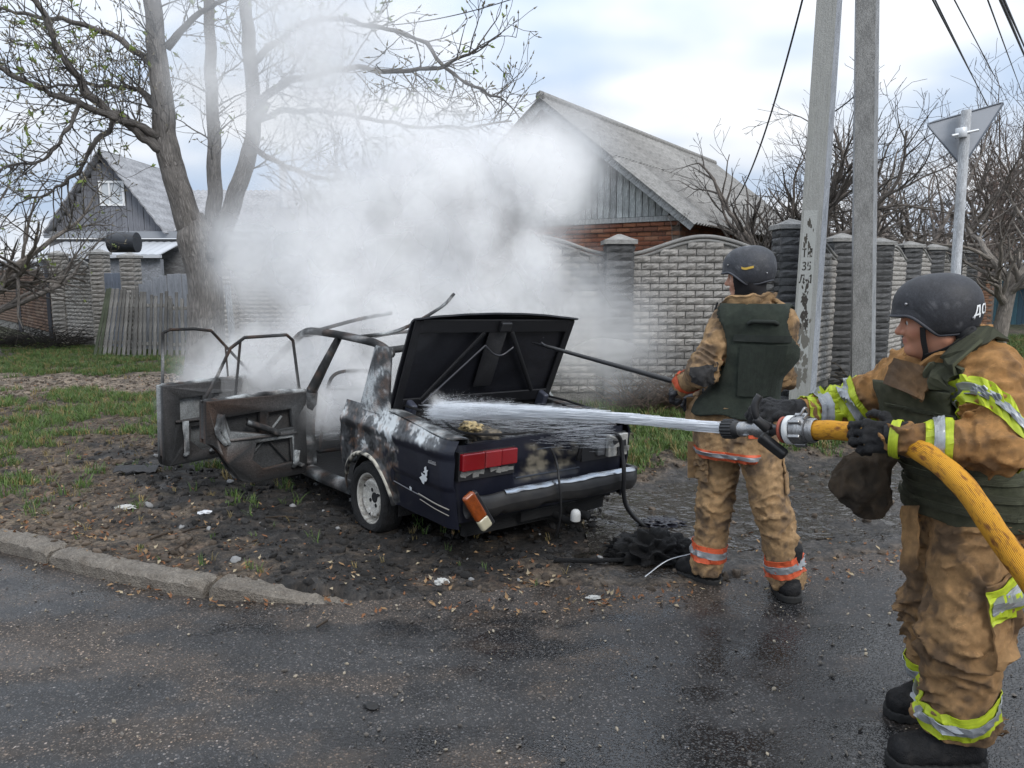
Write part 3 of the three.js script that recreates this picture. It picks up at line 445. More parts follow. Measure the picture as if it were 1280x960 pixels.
{ // small outbuilding roof and far dull walls seen between the branches at the left edge
  const p = W(20, 330, 30), t = thing('shed', 'low grey shed with flat pale roof behind the brown fence', 'shed', undefined, V(p.x, 0, p.z)), m = std({ color: lin(0.20, 0.21, 0.23), map: T.grit, roughness: 0.9 });
  part('wall', bb(-5, 2.2, 0, 2.3, -3, 0), m, t); part('roof', bb(-5.2, 2.4, 2.3, 2.44, -3.2, 0.25), std({ color: lin(0.42, 0.44, 0.48), roughness: 0.6, map: T.grit }), t);
}
{ // brick gate house and teal fence at the far right
  const p = on(W(1217, 385, 23)), t = thing('brick_outbuilding', 'small brown brick outbuilding at the end of the lane fence', 'outbuilding', undefined, p), r = mulberry(3), bt = [[0.26, 0.13, 0.09], [0.33, 0.18, 0.11], [0.22, 0.12, 0.09]].map((c) => std({ color: lin(...c), map: T.grit, roughness: 0.95 })), g = roughBlock(0.24, 0.066, 0.02, 77, 0.003), l = [];
  for (let y = 0.04; y < 2.35; y += 0.078) for (let x = -0.45 + (Math.round(y / 0.078) % 2) * 0.12; x < 0.5; x += 0.25) l.push(g.clone().translate(x, y, 0.012));
  part('wall', bb(-0.55, 0.6, -0.2, 2.4, -2.5, 0), std({ color: lin(0.24, 0.19, 0.16), roughness: 1, map: T.grit }), t); part('brickwork', merge(l), bt[1], t).userData.kind = 'stuff'; part('roof', bb(-0.7, 0.8, 2.4, 2.5, -2.7, 0.2), slabMat, t);
  const A = on(W(1226, 420, 24)), tf_ = thing('board_fence', 'teal painted board fence under the trees beyond the brick outbuilding', 'fence', undefined, A), tm = [[0.035, 0.12, 0.17], [0.05, 0.15, 0.20], [0.04, 0.10, 0.15]].map((c) => std({ color: lin(...c), map: T.wood, roughness: 0.8 }));
  for (let k = 0; k < 30; k++) { const o = part('board', box(0.15, 1.3 + 0.1 * r(), 0.02), tm[Math.floor(r() * 3)], tf_); o.position.set(k * 0.165, 0.7, 0); }
  part('rail', bb(-0.1, 5, 0.3, 0.36, -0.05, -0.015), tm[2], tf_);
}
// ---------- trees ----------
// grows twigs from a limb; every segment becomes a thin tapered tube
function growTwigs(start, dir, len, rad, level, R, out, o) {
  const n = Math.max(3, Math.round(len / o.seg)), pts = [start.clone()], rs = [rad]; const d = dir.clone().normalize(), p = start.clone(); const kids = [];
  for (let i = 1; i <= n; i++) {
    d.x += (R() - 0.5) * o.wander; d.y += (R() - 0.5) * o.wander + o.up * (level > 1 ? 1 : 0.5); d.z += (R() - 0.5) * o.wander; d.normalize();
    p.addScaledVector(d, len / n); pts.push(p.clone()); rs.push(Math.max(o.min, rad * (1 - 0.75 * i / n)));
    if (level < o.levels && i < n + 1 && i > 0 && R() < o.kids[level]) kids.push([p.clone(), d.clone(), rs[i], i / n]);
  }
  (out[level] ??= []).push(tube(pts, rs, level < 1 ? 7 : level < 2 ? 5 : 3, false));
  if (o.bud && level >= o.levels - 1) out.buds.push([p.clone(), d.clone()]);
  for (const [q, dd, r, t] of kids) {
    const ax = V(R() - 0.5, R() - 0.5, R() - 0.5).cross(dd).normalize(), nd = dd.clone().applyAxisAngle(ax, o.ang * (0.6 + 0.8 * R()));
    growTwigs(q, nd, len * o.ratio * (0.55 + 0.7 * R()) * (1.1 - 0.4 * t), Math.max(o.min, r * 0.68), level + 1, R, out, o);
  }
}
const barkMat = (r, g, b) => std({ color: lin(r, g, b), map: T.bark, bumpMap: T.barkB, bumpScale: 0.02, roughness: 0.95 });
const budGeo = (() => { const g = new THREE.ConeGeometry(0.011, 0.05, 4).translate(0, 0.02, 0); return g; })();
const leafGeo = (() => { const P = [], I = []; for (let k = 0; k < 3; k++) { const a = k * 2.1, c = Math.cos(a), s = Math.sin(a), o = P.length / 3; P.push(0, 0, 0, c * 0.016 - s * 0.012, 0.028, s * 0.016 + c * 0.012, c * 0.03, 0.055, s * 0.03, c * 0.016 + s * 0.012, 0.028, s * 0.016 - c * 0.012); I.push(o, o + 1, o + 2, o, o + 2, o + 3); } return geo(P, I); })();
const UPV = V(0, 1, 0), quatTo = (d) => new THREE.Quaternion().setFromUnitVectors(UPV, d.clone().normalize());
function finishTree(t, out, mat, twigMat, budMat, leafMat, R) {
  out.forEach((l, k) => { if (!l.length) return; part(k === 0 ? 'limb' : k === 1 ? 'bough' : 'twigs', merge(l), k < 2 ? mat : twigMat, t).userData.kind = k > 1 ? 'stuff' : undefined; });
  if (out.buds.length && budMat) instanced('buds', budGeo, budMat, out.buds.map(([p, d]) => M4(p, quatTo(d), V(1, 0.7 + 0.8 * R(), 1))), undefined, undefined, t);
  if (leafMat) instanced('leaves', leafGeo, leafMat, out.buds.filter((b) => b[2] || R() < out.leafShare).map(([p, d]) => M4(p, quatTo(d), V(1, 1, 1).multiplyScalar(0.8 + R()))), undefined, undefined, t);
}
{ // the large tree behind the car, limbs traced as they fork
  const TD = 10.6, R = mulberry(2024), base = on(W(257, 487, TD), -0.08), t = thing('large_tree', 'large bare budding tree with several thick leaders behind the burnt car', 'tree', undefined, base);
  const q = (x, y, dz = 0) => W(x, y, TD - dz).sub(base);
  const mat = barkMat(0.38, 0.35, 0.325), tw = barkMat(0.34, 0.31, 0.28);
  const trunk = curve([V(0, 0, 0), q(257, 440), q(258, 390), q(255, 340), q(247, 300), q(240, 268)], 22).map((p, i) => p); 
  const trunkR = (u) => 0.245 + 0.07 * Math.pow(1 - u, 4) - 0.02 * sstep(0, 0.5, u) + 0.05 * sstep(0.55, 0.8, u) - 0.13 * sstep(0.8, 1, u);
  const shape = (pts, rad, sides) => { const g = tube(pts, rad, sides, true, 4), p = g.attributes.position; for (let i = 0; i < p.count; i++) { const x = p.getX(i), y = p.getY(i), z = p.getZ(i), n = 0.03 * fbm3(x * 3, y * 1.4, z * 3, 3); p.setXYZ(i, x * (1 + n), y, z * (1 + n) + n); } g.computeVertexNormals(); return g; };
  part('trunk', shape(trunk, trunkR, 22), mat, t);
  // leaders and main limbs: [points, r0, r1, side branches]
  const limbs = [
    [[[244, 300, 0], [222, 232, 0.1], [208, 180, 0.15], [202, 120, 0.2], [196, 60, 0.25], [188, -10, 0.3], [180, -120, 0.3], [176, -260, 0.2]], 0.185, 0.08],
    [[[262, 315, -0.05], [268, 255, -0.15], [268, 190, -0.2], [264, 110, -0.25], [262, 20, -0.3], [258, -90, -0.3], [262, -200, -0.3]], 0.12, 0.05],
    [[[268, 322, 0.1], [288, 262, 0.15], [306, 208, 0.2], [318, 150, 0.2], [312, 70, 0.2], [306, -10, 0.25], [300, -120, 0.3], [310, -230, 0.3]], 0.135, 0.055],
    [[[216, 205, 0.15], [190, 178, 0.3], [158, 152, 0.5], [120, 128, 0.7], [88, 85, 0.9], [62, 40, 1.1], [40, -20, 1.2]], 0.085, 0.03],
    [[[206, 172, 0.2], [170, 155, 0.5], [125, 140, 0.8], [75, 122, 1.1], [30, 100, 1.3], [-20, 78, 1.5], [-70, 70, 1.6]], 0.06, 0.022],
    [[[199, 92, 0.2], [170, 62, 0.0], [128, 40, -0.2], [85, 25, -0.3], [30, 18, -0.4], [-30, 0, -0.5]], 0.055, 0.018],
    [[[312, 185, 0.2], [335, 196, 0.5], [370, 212, 0.8], [400, 222, 1.0], [435, 222, 1.2], [470, 230, 1.4]], 0.045, 0.012],
    [[[315, 140, 0.2], [345, 112, 0.5], [385, 96, 0.9], [440, 84, 1.2], [500, 88, 1.5], [560, 80, 1.7], [600, 62, 1.8]], 0.06, 0.014],
    [[[313, 80, 0.2], [350, 48, 0.4], [400, 25, 0.7], [460, 30, 0.9], [520, 50, 1.1], [580, 105, 1.2], [625, 120, 1.3]], 0.05, 0.012],
    [[[318, 150, 0.2], [360, 138, 0.0], [410, 140, -0.2], [470, 150, -0.3], [530, 160, -0.4], [590, 158, -0.4], [640, 150, -0.4]], 0.045, 0.012],
    [[[206, 60, 0.2], [245, 20, 0.3], [300, -10, 0.5], [370, -30, 0.7]], 0.05, 0.015],
    [[[150, 148, 0.5], [118, 180, 0.6], [92, 220, 0.7], [62, 240, 0.8], [20, 252, 0.9]], 0.035, 0.012],
    [[[100, 130, 1.0], [80, 170, 1.1], [52, 196, 1.2], [15, 210, 1.3], [-30, 220, 1.3]], 0.03, 0.01],
    [[[208, 150, 0.2], [180, 118, 0.1], [150, 108, 0.0], [100, 105, -0.1], [50, 110, -0.2]], 0.045, 0.014],
  ];
  const out = [[], []]; out.buds = []; out.leafShare = 0.10; const o = { seg: 0.075, wander: 0.42, up: 0.05, levels: 3, kids: [0, 0.42, 0.30, 0], ang: 0.85, ratio: 0.5, min: 0.0036, bud: true };
  limbs.forEach(([pp, r0, r1], li) => {
    const pts = curve(pp.map((a) => q(...a)), pp.length * 6), n = pts.length, wob = pts.map((p, i) => p.clone().add(V(N3(i * 0.21, li, 0), N3(i * 0.21, li, 5), N3(i * 0.21, li, 9)).multiplyScalar(li < 3 ? 0.015 : 0.03)));
    const g = shape(wob, (u) => lerp(r0, r1, Math.pow(u, 0.8)), li < 3 ? 14 : 8); part(li < 3 ? 'leader' : 'limb', g, mat, t);
    for (let i = Math.floor(n * (li < 3 ? 0.28 : 0.12)); i < n; i++) if (R() < (li < 3 ? 0.55 : 0.85)) {
      const tg = pts[Math.min(n - 1, i + 1)].clone().sub(pts[Math.max(0, i - 1)]).normalize(), ax = V(R() - 0.5, R() - 0.5, R() - 0.5).cross(tg).normalize(), d = tg.clone().applyAxisAngle(ax, 0.7 + 0.5 * R()); d.y += 0.15;
      growTwigs(wob[i], d, (li < 3 ? 0.95 : 0.72) * (0.5 + 0.9 * R()), li < 3 ? 0.013 : 0.0095, 1, R, out, o);
    }
  });
  finishTree(t, out, tw, tw, std({ color: lin(0.19, 0.17, 0.12), roughness: 0.8 }), phy({ color: lin(0.20, 0.27, 0.05), roughness: 0.9, transmission: 0.35, thickness: 0, side: THREE.DoubleSide }), R);
  // cut stubs and a tied scrap on the leader
  part('stub', merge([tube([q(268, 135, -0.1), q(266, 122, 0.0), q(271, 108, 0.05)], [0.035, 0.03, 0.028], 7), tube([q(318, 150, 0.3), q(330, 140, 0.4), q(336, 128, 0.4)], [0.05, 0.04, 0.035], 7)]), tw, t);
}
function bareTree(name, label, px, py, dist, h, r0, seed, o, col, lean = 0, group) {
  const R = mulberry(seed), base = on(W(px, py, dist), -0.1), t = thing(name, label, 'tree', group, base), out = [[], []]; out.buds = []; out.leafShare = o.leafShare ?? 0;
  const m = barkMat(...col), tw = barkMat(col[0] * 0.75, col[1] * 0.75, col[2] * 0.75);
  const th = h * o.trunk, tp = curve([V(0, 0, 0), V(lean * 0.3, th * 0.4, 0.05), V(lean, th, 0)], 10); part('trunk', tube(tp, (u) => lerp(r0, r0 * 0.75, u) + r0 * 0.4 * Math.pow(1 - u, 6), 10, true, 3), m, t);
  for (let k = 0; k < o.leaders; k++) { const a = k / o.leaders * 6.28 + R() * 0.8, d = V(Math.cos(a) * o.spread, 1, Math.sin(a) * o.spread); growTwigs(tp[9 - (k % 3)], d, (h - th) * (0.7 + 0.35 * R()), r0 * 0.55, 0, R, out, o); }
  finishTree(t, out, m, tw, null, o.leafShare ? phy({ color: lin(0.16, 0.20, 0.05), roughness: 0.9, transmission: 0.3, thickness: 0, side: THREE.DoubleSide }) : null, R);
  return t;
}
const oA = { seg: 0.15, wander: 0.42, up: 0.05, levels: 4, kids: [0.55, 0.48, 0.40, 0.34, 0], ang: 0.7, ratio: 0.56, min: 0.0036, trunk: 0.26, leaders: 6, spread: 0.95 };
bareTree('fruit_tree', 'gnarled dark fruit tree behind the fence between house and leaning pole', 955, 420, 12.6, 5.0, 0.11, 31, { ...oA, leaders: 7, spread: 1.0, trunk: 0.4, seg: 0.13, wander: 0.5, kids: [0.6, 0.45, 0.36, 0.22, 0], up: 0.05 }, [0.32, 0.275, 0.24], 0.2);
bareTree('fruit_tree', 'bare fruit tree rising between the two concrete poles', 1055, 405, 14.5, 5.3, 0.10, 57, { ...oA, leaders: 6, spread: 0.9, trunk: 0.42 }, [0.40, 0.35, 0.31]);
bareTree('fruit_tree', 'pale bare fruit tree behind the lane fence, between upright pole and sign', 1140, 395, 17.5, 6.4, 0.11, 83, { ...oA, leaders: 9, spread: 1.0, seg: 0.18, trunk: 0.36 }, [0.58, 0.50, 0.44]);
bareTree('fruit_tree', 'bare brownish fruit tree behind the triangular sign', 1215, 395, 20, 6.8, 0.12, 97, { ...oA, leaders: 9, spread: 1.1, seg: 0.20, min: 0.0045 }, [0.56, 0.46, 0.40]);
bareTree('fruit_tree', 'reddish bare tree rising above the teal board fence', 1290, 400, 24, 7.4, 0.13, 111, { ...oA, leaders: 9, spread: 1.1, seg: 0.23, min: 0.0055 }, [0.50, 0.37, 0.31]);
bareTree('fruit_tree', 'grey forked tree trunk standing on the grass at the lane end', 1243, 432, 15.5, 4.2, 0.16, 131, { ...oA, leaders: 5, spread: 1.15, trunk: 0.42, kids: [0.5, 0.45, 0.35, 0.2, 0] }, [0.42, 0.37, 0.32], 0.25);
bareTree('leafing_tree', 'tangled tree with first green leaves hanging over the brown fence', -12, 400, 15.5, 5.6, 0.14, 151, { ...oA, leaders: 7, spread: 1.25, up: 0.02, leafShare: 0.12, bud: true, kids: [0.55, 0.45, 0.36, 0.26, 0] }, [0.34, 0.30, 0.265]);
bareTree('leafing_tree', 'slim bare tree between the sided house and the smoke', 470, 400, 21, 6.4, 0.10, 171, { ...oA, leaders: 5, spread: 0.8, seg: 0.25, min: 0.007 }, [0.28, 0.25, 0.23]);
bareTree('leafing_tree', 'slim bare tree rising out of the smoke beside the board gable', 598, 400, 19, 4.6, 0.1, 191, { ...oA, leaders: 4, spread: 0.5, seg: 0.25, min: 0.007 }, [0.28, 0.25, 0.23]);
{ // dry brushwood heaps
  const brush = (px, py, d, n, w, h, seed, label, col) => { const R = mulberry(seed), p = on(W(px, py, d)), l = []; for (let i = 0; i < n; i++) { const a = R() * 6.28, s = V((R() - 0.5) * w, 0.02 + R() * h * 0.25, (R() - 0.5) * w * 0.4), e = s.clone().add(V(Math.cos(a) * w * 0.4, h * R() * 0.8, Math.sin(a) * w * 0.25)), m = s.clone().lerp(e, 0.5).add(V(0, h * 0.15 * R(), 0.03)); l.push(tube(curve([s, m, e], 4), (u) => 0.006 * (1 - 0.6 * u) + 0.002, 3, false)); } const o = single('brushwood', merge(l), barkMat(...col), label, 'brushwood', undefined, 'stuff'); o.position.copy(p); };
  brush(835, 505, 9.0, 260, 1.2, 0.55, 8, 'heap of dry brown twigs at the foot of the fence', [0.24, 0.16, 0.11]);
  brush(30, 412, 17.3, 300, 2.6, 0.6, 18, 'dark heap of old leaves and twigs by the brown fence', [0.06, 0.05, 0.042]);
  brush(1105, 475, 10.8, 110, 1.1, 0.45, 28, 'thin weeds and twigs at the foot of the lane fence', [0.30, 0.25, 0.19]);
}
// ---------- poles, sign, wires ----------
{
  const cv = document.createElement('canvas'); cv.width = 512; cv.height = 2048; const c = cv.getContext('2d'), R = mulberry(66);
  // whitewashed concrete with peeled blotches and stencilled black marks
  c.fillStyle = '#9c9c98'; c.fillRect(0, 0, 512, 2048);
  for (let i = 0; i < 9000; i++) { const k = 120 + R() * 60; c.fillStyle = `rgba(${k},${k},${k - 5},0.25)`; c.fillRect(R() * 512, R() * 2048, 2 + R() * 14, 2 + R() * 50); }
  for (let i = 0; i < 2500; i++) { const k = 60 + R() * 60; c.fillStyle = `rgba(${k},${k},${k},0.5)`; const s = 1 + R() * 3; c.fillRect(R() * 512, R() * 2048, s, s); }
  const H = 9.4, yy = (m) => 2048 - m / H * 2048; // height in metres -> canvas row
  const blotch = (x, y, r, col) => { c.fillStyle = col; c.beginPath(); for (let k = 0; k <= 14; k++) { const a = k / 14 * 6.283, q = r * (0.5 + R()); c.lineTo(x + Math.cos(a) * q * 2.6, y + Math.sin(a) * q * 0.6); } c.fill(); };
  c.fillStyle = '#a9aaa6'; c.fillRect(60, yy(2.5), 330, yy(0.75) - yy(2.5));
  for (let i = 0; i < 46; i++) blotch(70 + R() * 320, yy(0.45 + R() * 0.8), 8 + R() * 20, '#6d6a63');
  for (let i = 0; i < 22; i++) blotch(140 + R() * 170, yy(1.15 + R() * 0.55), 6 + R() * 15, '#3f3b36');
  for (let i = 0; i < 14; i++) blotch(120 + R() * 200, yy(2.0 + R() * 0.4), 5 + R() * 10, '#4a463f');
  c.fillStyle = '#34312c'; c.textAlign = 'center'; c.save(); c.scale(7, 1); c.font = 'bold 31px sans-serif';
  for (const [s, m] of [['ТП', 1.97], ['35', 1.82], ['Л-1', 1.67]]) c.fillText(s, 215 / 7, yy(m)); c.restore();
  for (let i = 0; i < 60; i++) blotch(110 + R() * 230, yy(1.5 + R() * 0.6), 2 + R() * 5, '#a3a4a0');
  const marked = new THREE.CanvasTexture(cv); marked.colorSpace = THREE.SRGBColorSpace; marked.wrapS = marked.wrapT = THREE.RepeatWrapping;
  const mk = (b, top, w0, w1, yaw, mats, label) => {
    const t = thing('concrete_pole', label, 'utility pole', undefined, b), d = top.clone().sub(b), n = 14, P = [], U = [], I = [];
    const prof = [[-0.5, -0.5], [0.32, -0.5], [0.5, -0.34], [0.5, 0.5], [-0.5, 0.5], [-0.5, -0.5]]; // faces: front, chamfer, side, back, left
    const faces = [[], [], []];
    const mkFace = (a, e, u0, u1) => { const P = [], U = [], I = []; for (let i = 0; i <= n; i++) { const f = i / n, w = lerp(w0, w1, f); for (const [q, uu] of [[a, u0], [e, u1]]) { const x = q[0] * w, z = -q[1] * w, c_ = Math.cos(yaw), s_ = Math.sin(yaw); P.push(d.x * f + x * c_ + z * s_, d.y * f, d.z * f - x * s_ + z * c_); U.push(uu, f); } } for (let i = 0; i < n; i++) { const k = i * 2; I.push(k, k + 1, k + 2, k + 2, k + 1, k + 3); } return geo(P, I, U); };
    const fr = mkFace(prof[0], prof[1], 0, 1), rest = [1, 2, 3, 4].map((k) => mkFace(prof[k], prof[k + 1], 0, 1));
    part('shaft_face', fr, mats[0], t); part('shaft', merge(rest), mats[1], t);
    part('crossarm', merge([box(1.8, 0.09, 0.09, d.x * 0.96, d.y * 0.96, d.z * 0.96 + 0.16)]), std({ color: lin(0.2, 0.2, 0.21), roughness: 0.6 }), t);
    for (const k of [-0.8, -0.3, 0.3, 0.8]) part('insulator', new THREE.CylinderGeometry(0.03, 0.05, 0.14, 10).translate(d.x * 0.96 + k, d.y * 0.96 + 0.12, d.z * 0.96 + 0.16), std({ color: lin(0.7, 0.7, 0.68), roughness: 0.3 }), t);
    return t;
  };
  const rawTex = T.grit.clone(); rawTex.repeat.set(0.5, 9); const rawB = T.gritB.clone(); rawB.repeat.set(0.5, 9);
  const raw = std({ color: lin(0.52, 0.535, 0.555), map: rawTex, bumpMap: rawB, bumpScale: 0.008, roughness: 0.9 }), raw2 = std({ color: lin(0.42, 0.415, 0.40), map: rawTex, bumpMap: rawB, bumpScale: 0.008, roughness: 0.92 }), white = std({ color: lin(0.52, 0.55, 0.60), map: rawTex, bumpMap: rawB, bumpScale: 0.006, roughness: 0.85 });
  const b1 = on(W(1002, 502, 9.0), -0.1), t1 = W(1037, 0, 9.0), b2 = on(W(1080, 476, 10.1), -0.1), t2 = W(1084, 0, 10.1), ext = (b, t, h) => b.clone().add(t.clone().sub(b).multiplyScalar(h / (t.y - b.y)));
  mk(b1, ext(b1, t1, 9.4), 0.285, 0.235, -0.42, [std({ map: marked, roughness: 0.9, bumpMap: rawB, bumpScale: 0.006 }), white], 'leaning concrete utility pole with peeling paint and black stencilled marks');
  mk(b2, ext(b2, t2, 9.8), 0.285, 0.25, -0.35, [raw2, raw], 'plain upright grey concrete utility pole behind the marked one');
  // wires
  const wm = std({ color: lin(0.05, 0.05, 0.055), roughness: 0.6 });
  const wire = (a, b, sag, r, label) => { if (b.z < -30) a = a.clone().add(a.clone().sub(b).multiplyScalar(0.5)); const p = []; for (let i = 0; i <= 40; i++) { const u = i / 40, q = a.clone().lerp(b, u); q.y -= sag * 4 * u * (1 - u); p.push(q); } single('overhead_wire', tube(p, r, 4), wm, label, 'wire'); };
  const top1 = ext(b1, t1, 9.1), top2 = ext(b2, t2, 9.5);
  wire(W(1165, -2, 8), W(1262, 185, 46), 0.0, 0.010, 'overhead wire nearest the poles, crossing the sky beside the sign');
  wire(W(1168, -2, 8.1), W(1250, 165, 46), 0.0, 0.008, 'thinner overhead wire hugging the one nearest the poles');
  wire(W(1192, -2, 8), W(1272, 150, 46), 0.0, 0.008, 'overhead wire passing right above the sign top edge');
  wire(W(1234, -2, 7.5), W(1288, 145, 46), 0.0, 0.008, 'overhead wire running down behind the sign corner');
  wire(W(1250, -2, 7), W(1300, 115, 40), 0.0, 0.016, 'thick twisted overhead cable, the thickest of the wires beside the sign');
  wire(W(1254, -2, 7.1), W(1304, 112, 40), 0.0, 0.012, 'dark cable close beside the thick twisted one');
  wire(W(1004, -4, 9.2), W(905, 262, 14.5), 0.55, 0.012, 'twisted service cable dropping behind the leaning pole to the house');
  wire(W(1066, 122, 10.2), W(1020, 150, 13), 0.04, 0.012, 'short cable between the two poles and the garden');
  wire(W(430, 32, 15), W(660, -8, 12), 0.15, 0.008, 'thin wire across the sky above the smoke');
  const wl = phy({ color: lin(0.62, 0.62, 0.60), roughness: 0.5 });
}
{ // back of a give-way sign on a white post
  const D = 7.7, p0 = W(1194, 350, D), p1 = W(1208, 140, D), b = p0.clone().add(p0.clone().sub(p1).multiplyScalar((p0.y + 0.15) / (p1.y - p0.y))); const g0 = groundBase(b.x, b.z);
  b.copy(p0).add(p0.clone().sub(p1).multiplyScalar((p0.y - g0 + 0.1) / (p1.y - p0.y)));
  const t = thing('road_sign', 'grey back of a triangular road sign on a white post', 'road sign', undefined, b), q = (x, y, dz = 0) => W(x, y, D - dz).sub(b);
  part('post', tube([V(0, 0, 0), q(1208, 138)], [0.047, 0.046], 16), std({ color: lin(0.74, 0.76, 0.78), map: (() => { const k = T.grit.clone(); k.repeat.set(1, 0.6); return k; })(), roughness: 0.45 }), t);
  const A = q(1169, 151, -0.0), B = q(1257, 127, 0.0), C = q(1208, 208, 0); A.z -= 0.16; B.z -= 0.02; C.z -= 0.07;
  const e1 = B.clone().sub(A), n = e1.clone().cross(C.clone().sub(A)).normalize(); if (n.z < 0) n.negate();
  const rnd = (k) => { const m = A.clone().add(B).add(C).divideScalar(3), pts = []; for (const [p, a, c] of [[A, C, B], [B, A, C], [C, B, A]]) { const pp = m.clone().lerp(p, k); for (let i = 0; i <= 5; i++) { const u = i / 5, d1 = a.clone().sub(p).normalize(), d2 = c.clone().sub(p).normalize(); pts.push(pp.clone().addScaledVector(d1, 0.035 * (1 - u) * (1 - u)).addScaledVector(d2, 0.035 * u * u)); } } return pts; };
  const plate = (k, z0, z1) => { const pts = rnd(k), P = [], I = [], N = pts.length; for (const z of [z0, z1]) pts.forEach((p) => { const w = p.clone().addScaledVector(n, z); P.push(w.x, w.y, w.z); }); for (let i = 1; i < N - 1; i++) { I.push(0, i, i + 1); I.push(N, N + i + 1, N + i); } for (let i = 0; i < N; i++) { const j = (i + 1) % N; I.push(i, j, N + i, N + i, j, N + j); } return toCreasedNormals(geo(P, I), 0.4); };
  const zinc = std({ color: lin(0.58, 0.61, 0.66), map: T.grit, roughness: 0.55, metalness: 0.1 });
  part('plate', plate(0.97, 0.0, 0.004), zinc, t);
  const rim = rnd(1.0).map((p) => p.addScaledVector(n, 0.006)); rim.push(rim[0].clone()); part('rim', tube(rim, 0.0085, 6, false), std({ color: lin(0.15, 0.165, 0.19), roughness: 0.5, metalness: 0.4 }), t);
  const c0 = q(1190, 169.5, 0.05), c1 = q(1223, 162.5, 0.05); part('clamp', merge([tube([c0, c1], 0.012, 8), tube([q(1201.5, 160, 0.03), q(1201.5, 172, 0.03)], 0.052, 14)]), std({ color: lin(0.66, 0.68, 0.7), roughness: 0.4, metalness: 0.2 }), t);
}
// ---------- the burnt car ----------
// local axes: x to the car's right, y up, z towards the tail
const car = thing('burnt_sedan', 'burnt-out dark blue sedan with open doors and raised boot lid', 'car', undefined, CAR.pos);
car.rotation.set(CAR.pitch, CAR.yaw, CAR.roll, 'YXZ'); car.scale.setScalar(CAR.s);
const soot = [0.012, 0.012, 0.013], ashC = [0.12, 0.125, 0.13], paleC = [0.52, 0.55, 0.56], rustC = [0.15, 0.075, 0.04], navy = [0.0055, 0.0068, 0.015];
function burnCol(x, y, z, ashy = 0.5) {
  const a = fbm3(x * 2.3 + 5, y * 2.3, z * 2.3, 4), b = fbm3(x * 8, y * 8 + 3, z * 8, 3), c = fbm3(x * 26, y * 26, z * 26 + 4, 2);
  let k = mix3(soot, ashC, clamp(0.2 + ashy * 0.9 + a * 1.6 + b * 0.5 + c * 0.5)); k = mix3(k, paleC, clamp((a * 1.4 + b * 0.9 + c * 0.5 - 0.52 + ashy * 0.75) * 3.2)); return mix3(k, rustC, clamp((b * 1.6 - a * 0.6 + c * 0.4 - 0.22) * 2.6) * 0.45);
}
const burnMat = std({ vertexColors: true, roughness: 0.8, bumpMap: T.gritB, bumpScale: 0.006, map: T.grit }), paintMat = phy({ vertexColors: true, roughness: 0.5, specularIntensity: 0.6, clearcoat: 0.35, clearcoatRoughness: 0.1 });
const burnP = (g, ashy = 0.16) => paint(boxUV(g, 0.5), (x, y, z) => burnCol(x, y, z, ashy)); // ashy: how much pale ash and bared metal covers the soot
const blackMat = std({ color: lin(0.014, 0.014, 0.015), roughness: 0.75, map: T.grit, bumpMap: T.gritB, bumpScale: 0.006 }), plastic = std({ color: lin(0.018, 0.018, 0.02), roughness: 0.45 }), chrome = std({ color: lin(0.72, 0.73, 0.75), roughness: 0.16, metalness: 1 });
const sideX = (y) => 0.735 + 0.07 * Math.sin(clamp((y - 0.2) / 0.8) * 2.6) - 0.03 * sstep(0.8, 0.95, y);
const AZ = 1.05, AY = 0.27, AR = 0.335;
function quarter(s) {
  const top = (z) => lerp(0.935, 0.875, sstep(1.15, 2.03, z)), bot = (z) => { const d = Math.abs(z - AZ); const arch = d < AR ? AY + Math.sqrt(AR * AR - d * d) : 0; return Math.max(arch, z < AZ ? 0.26 : 0.33); };
  return sheet((u, v) => { const z = lerp(0.66, 2.045, u), y = lerp(bot(z), top(z), v), r = Math.max(0, z - 1.955); let x = sideX(y) - r * r * 5.5 + 0.012 * sstep(0.05, 0.0, Math.abs(y - 0.8)) - 0.012 * sstep(0.60, 0.56, y) * (z > 1.4 ? 1 : 0); const e = Math.hypot(z - AZ, y - AY) - AR; x += 0.018 * sstep(0.06, 0.0, e); x += 0.006 * N3(z * 3, y * 3, s * 4); return V(s * x, y, z); }, 200, 80, 0.012 * s);
}
const navyBurn = (x, y, z) => { const n = fbm3(z * 3 + 2, y * 3, 4, 4) + 0.5 * fbm3(z * 12, y * 12, 1, 3), t = sstep(1.41, 1.36, z + n * 0.22); let c = mix3(navy, burnCol(x, y, z, 0.28), t); if (y > 0.79) c = mix3(c, burnCol(x, y, z, z < 1.5 ? 0.6 : 0.3), sstep(0.79, 0.83, y + n * 0.04) * sstep(2.02, 1.9, z)); return c; };
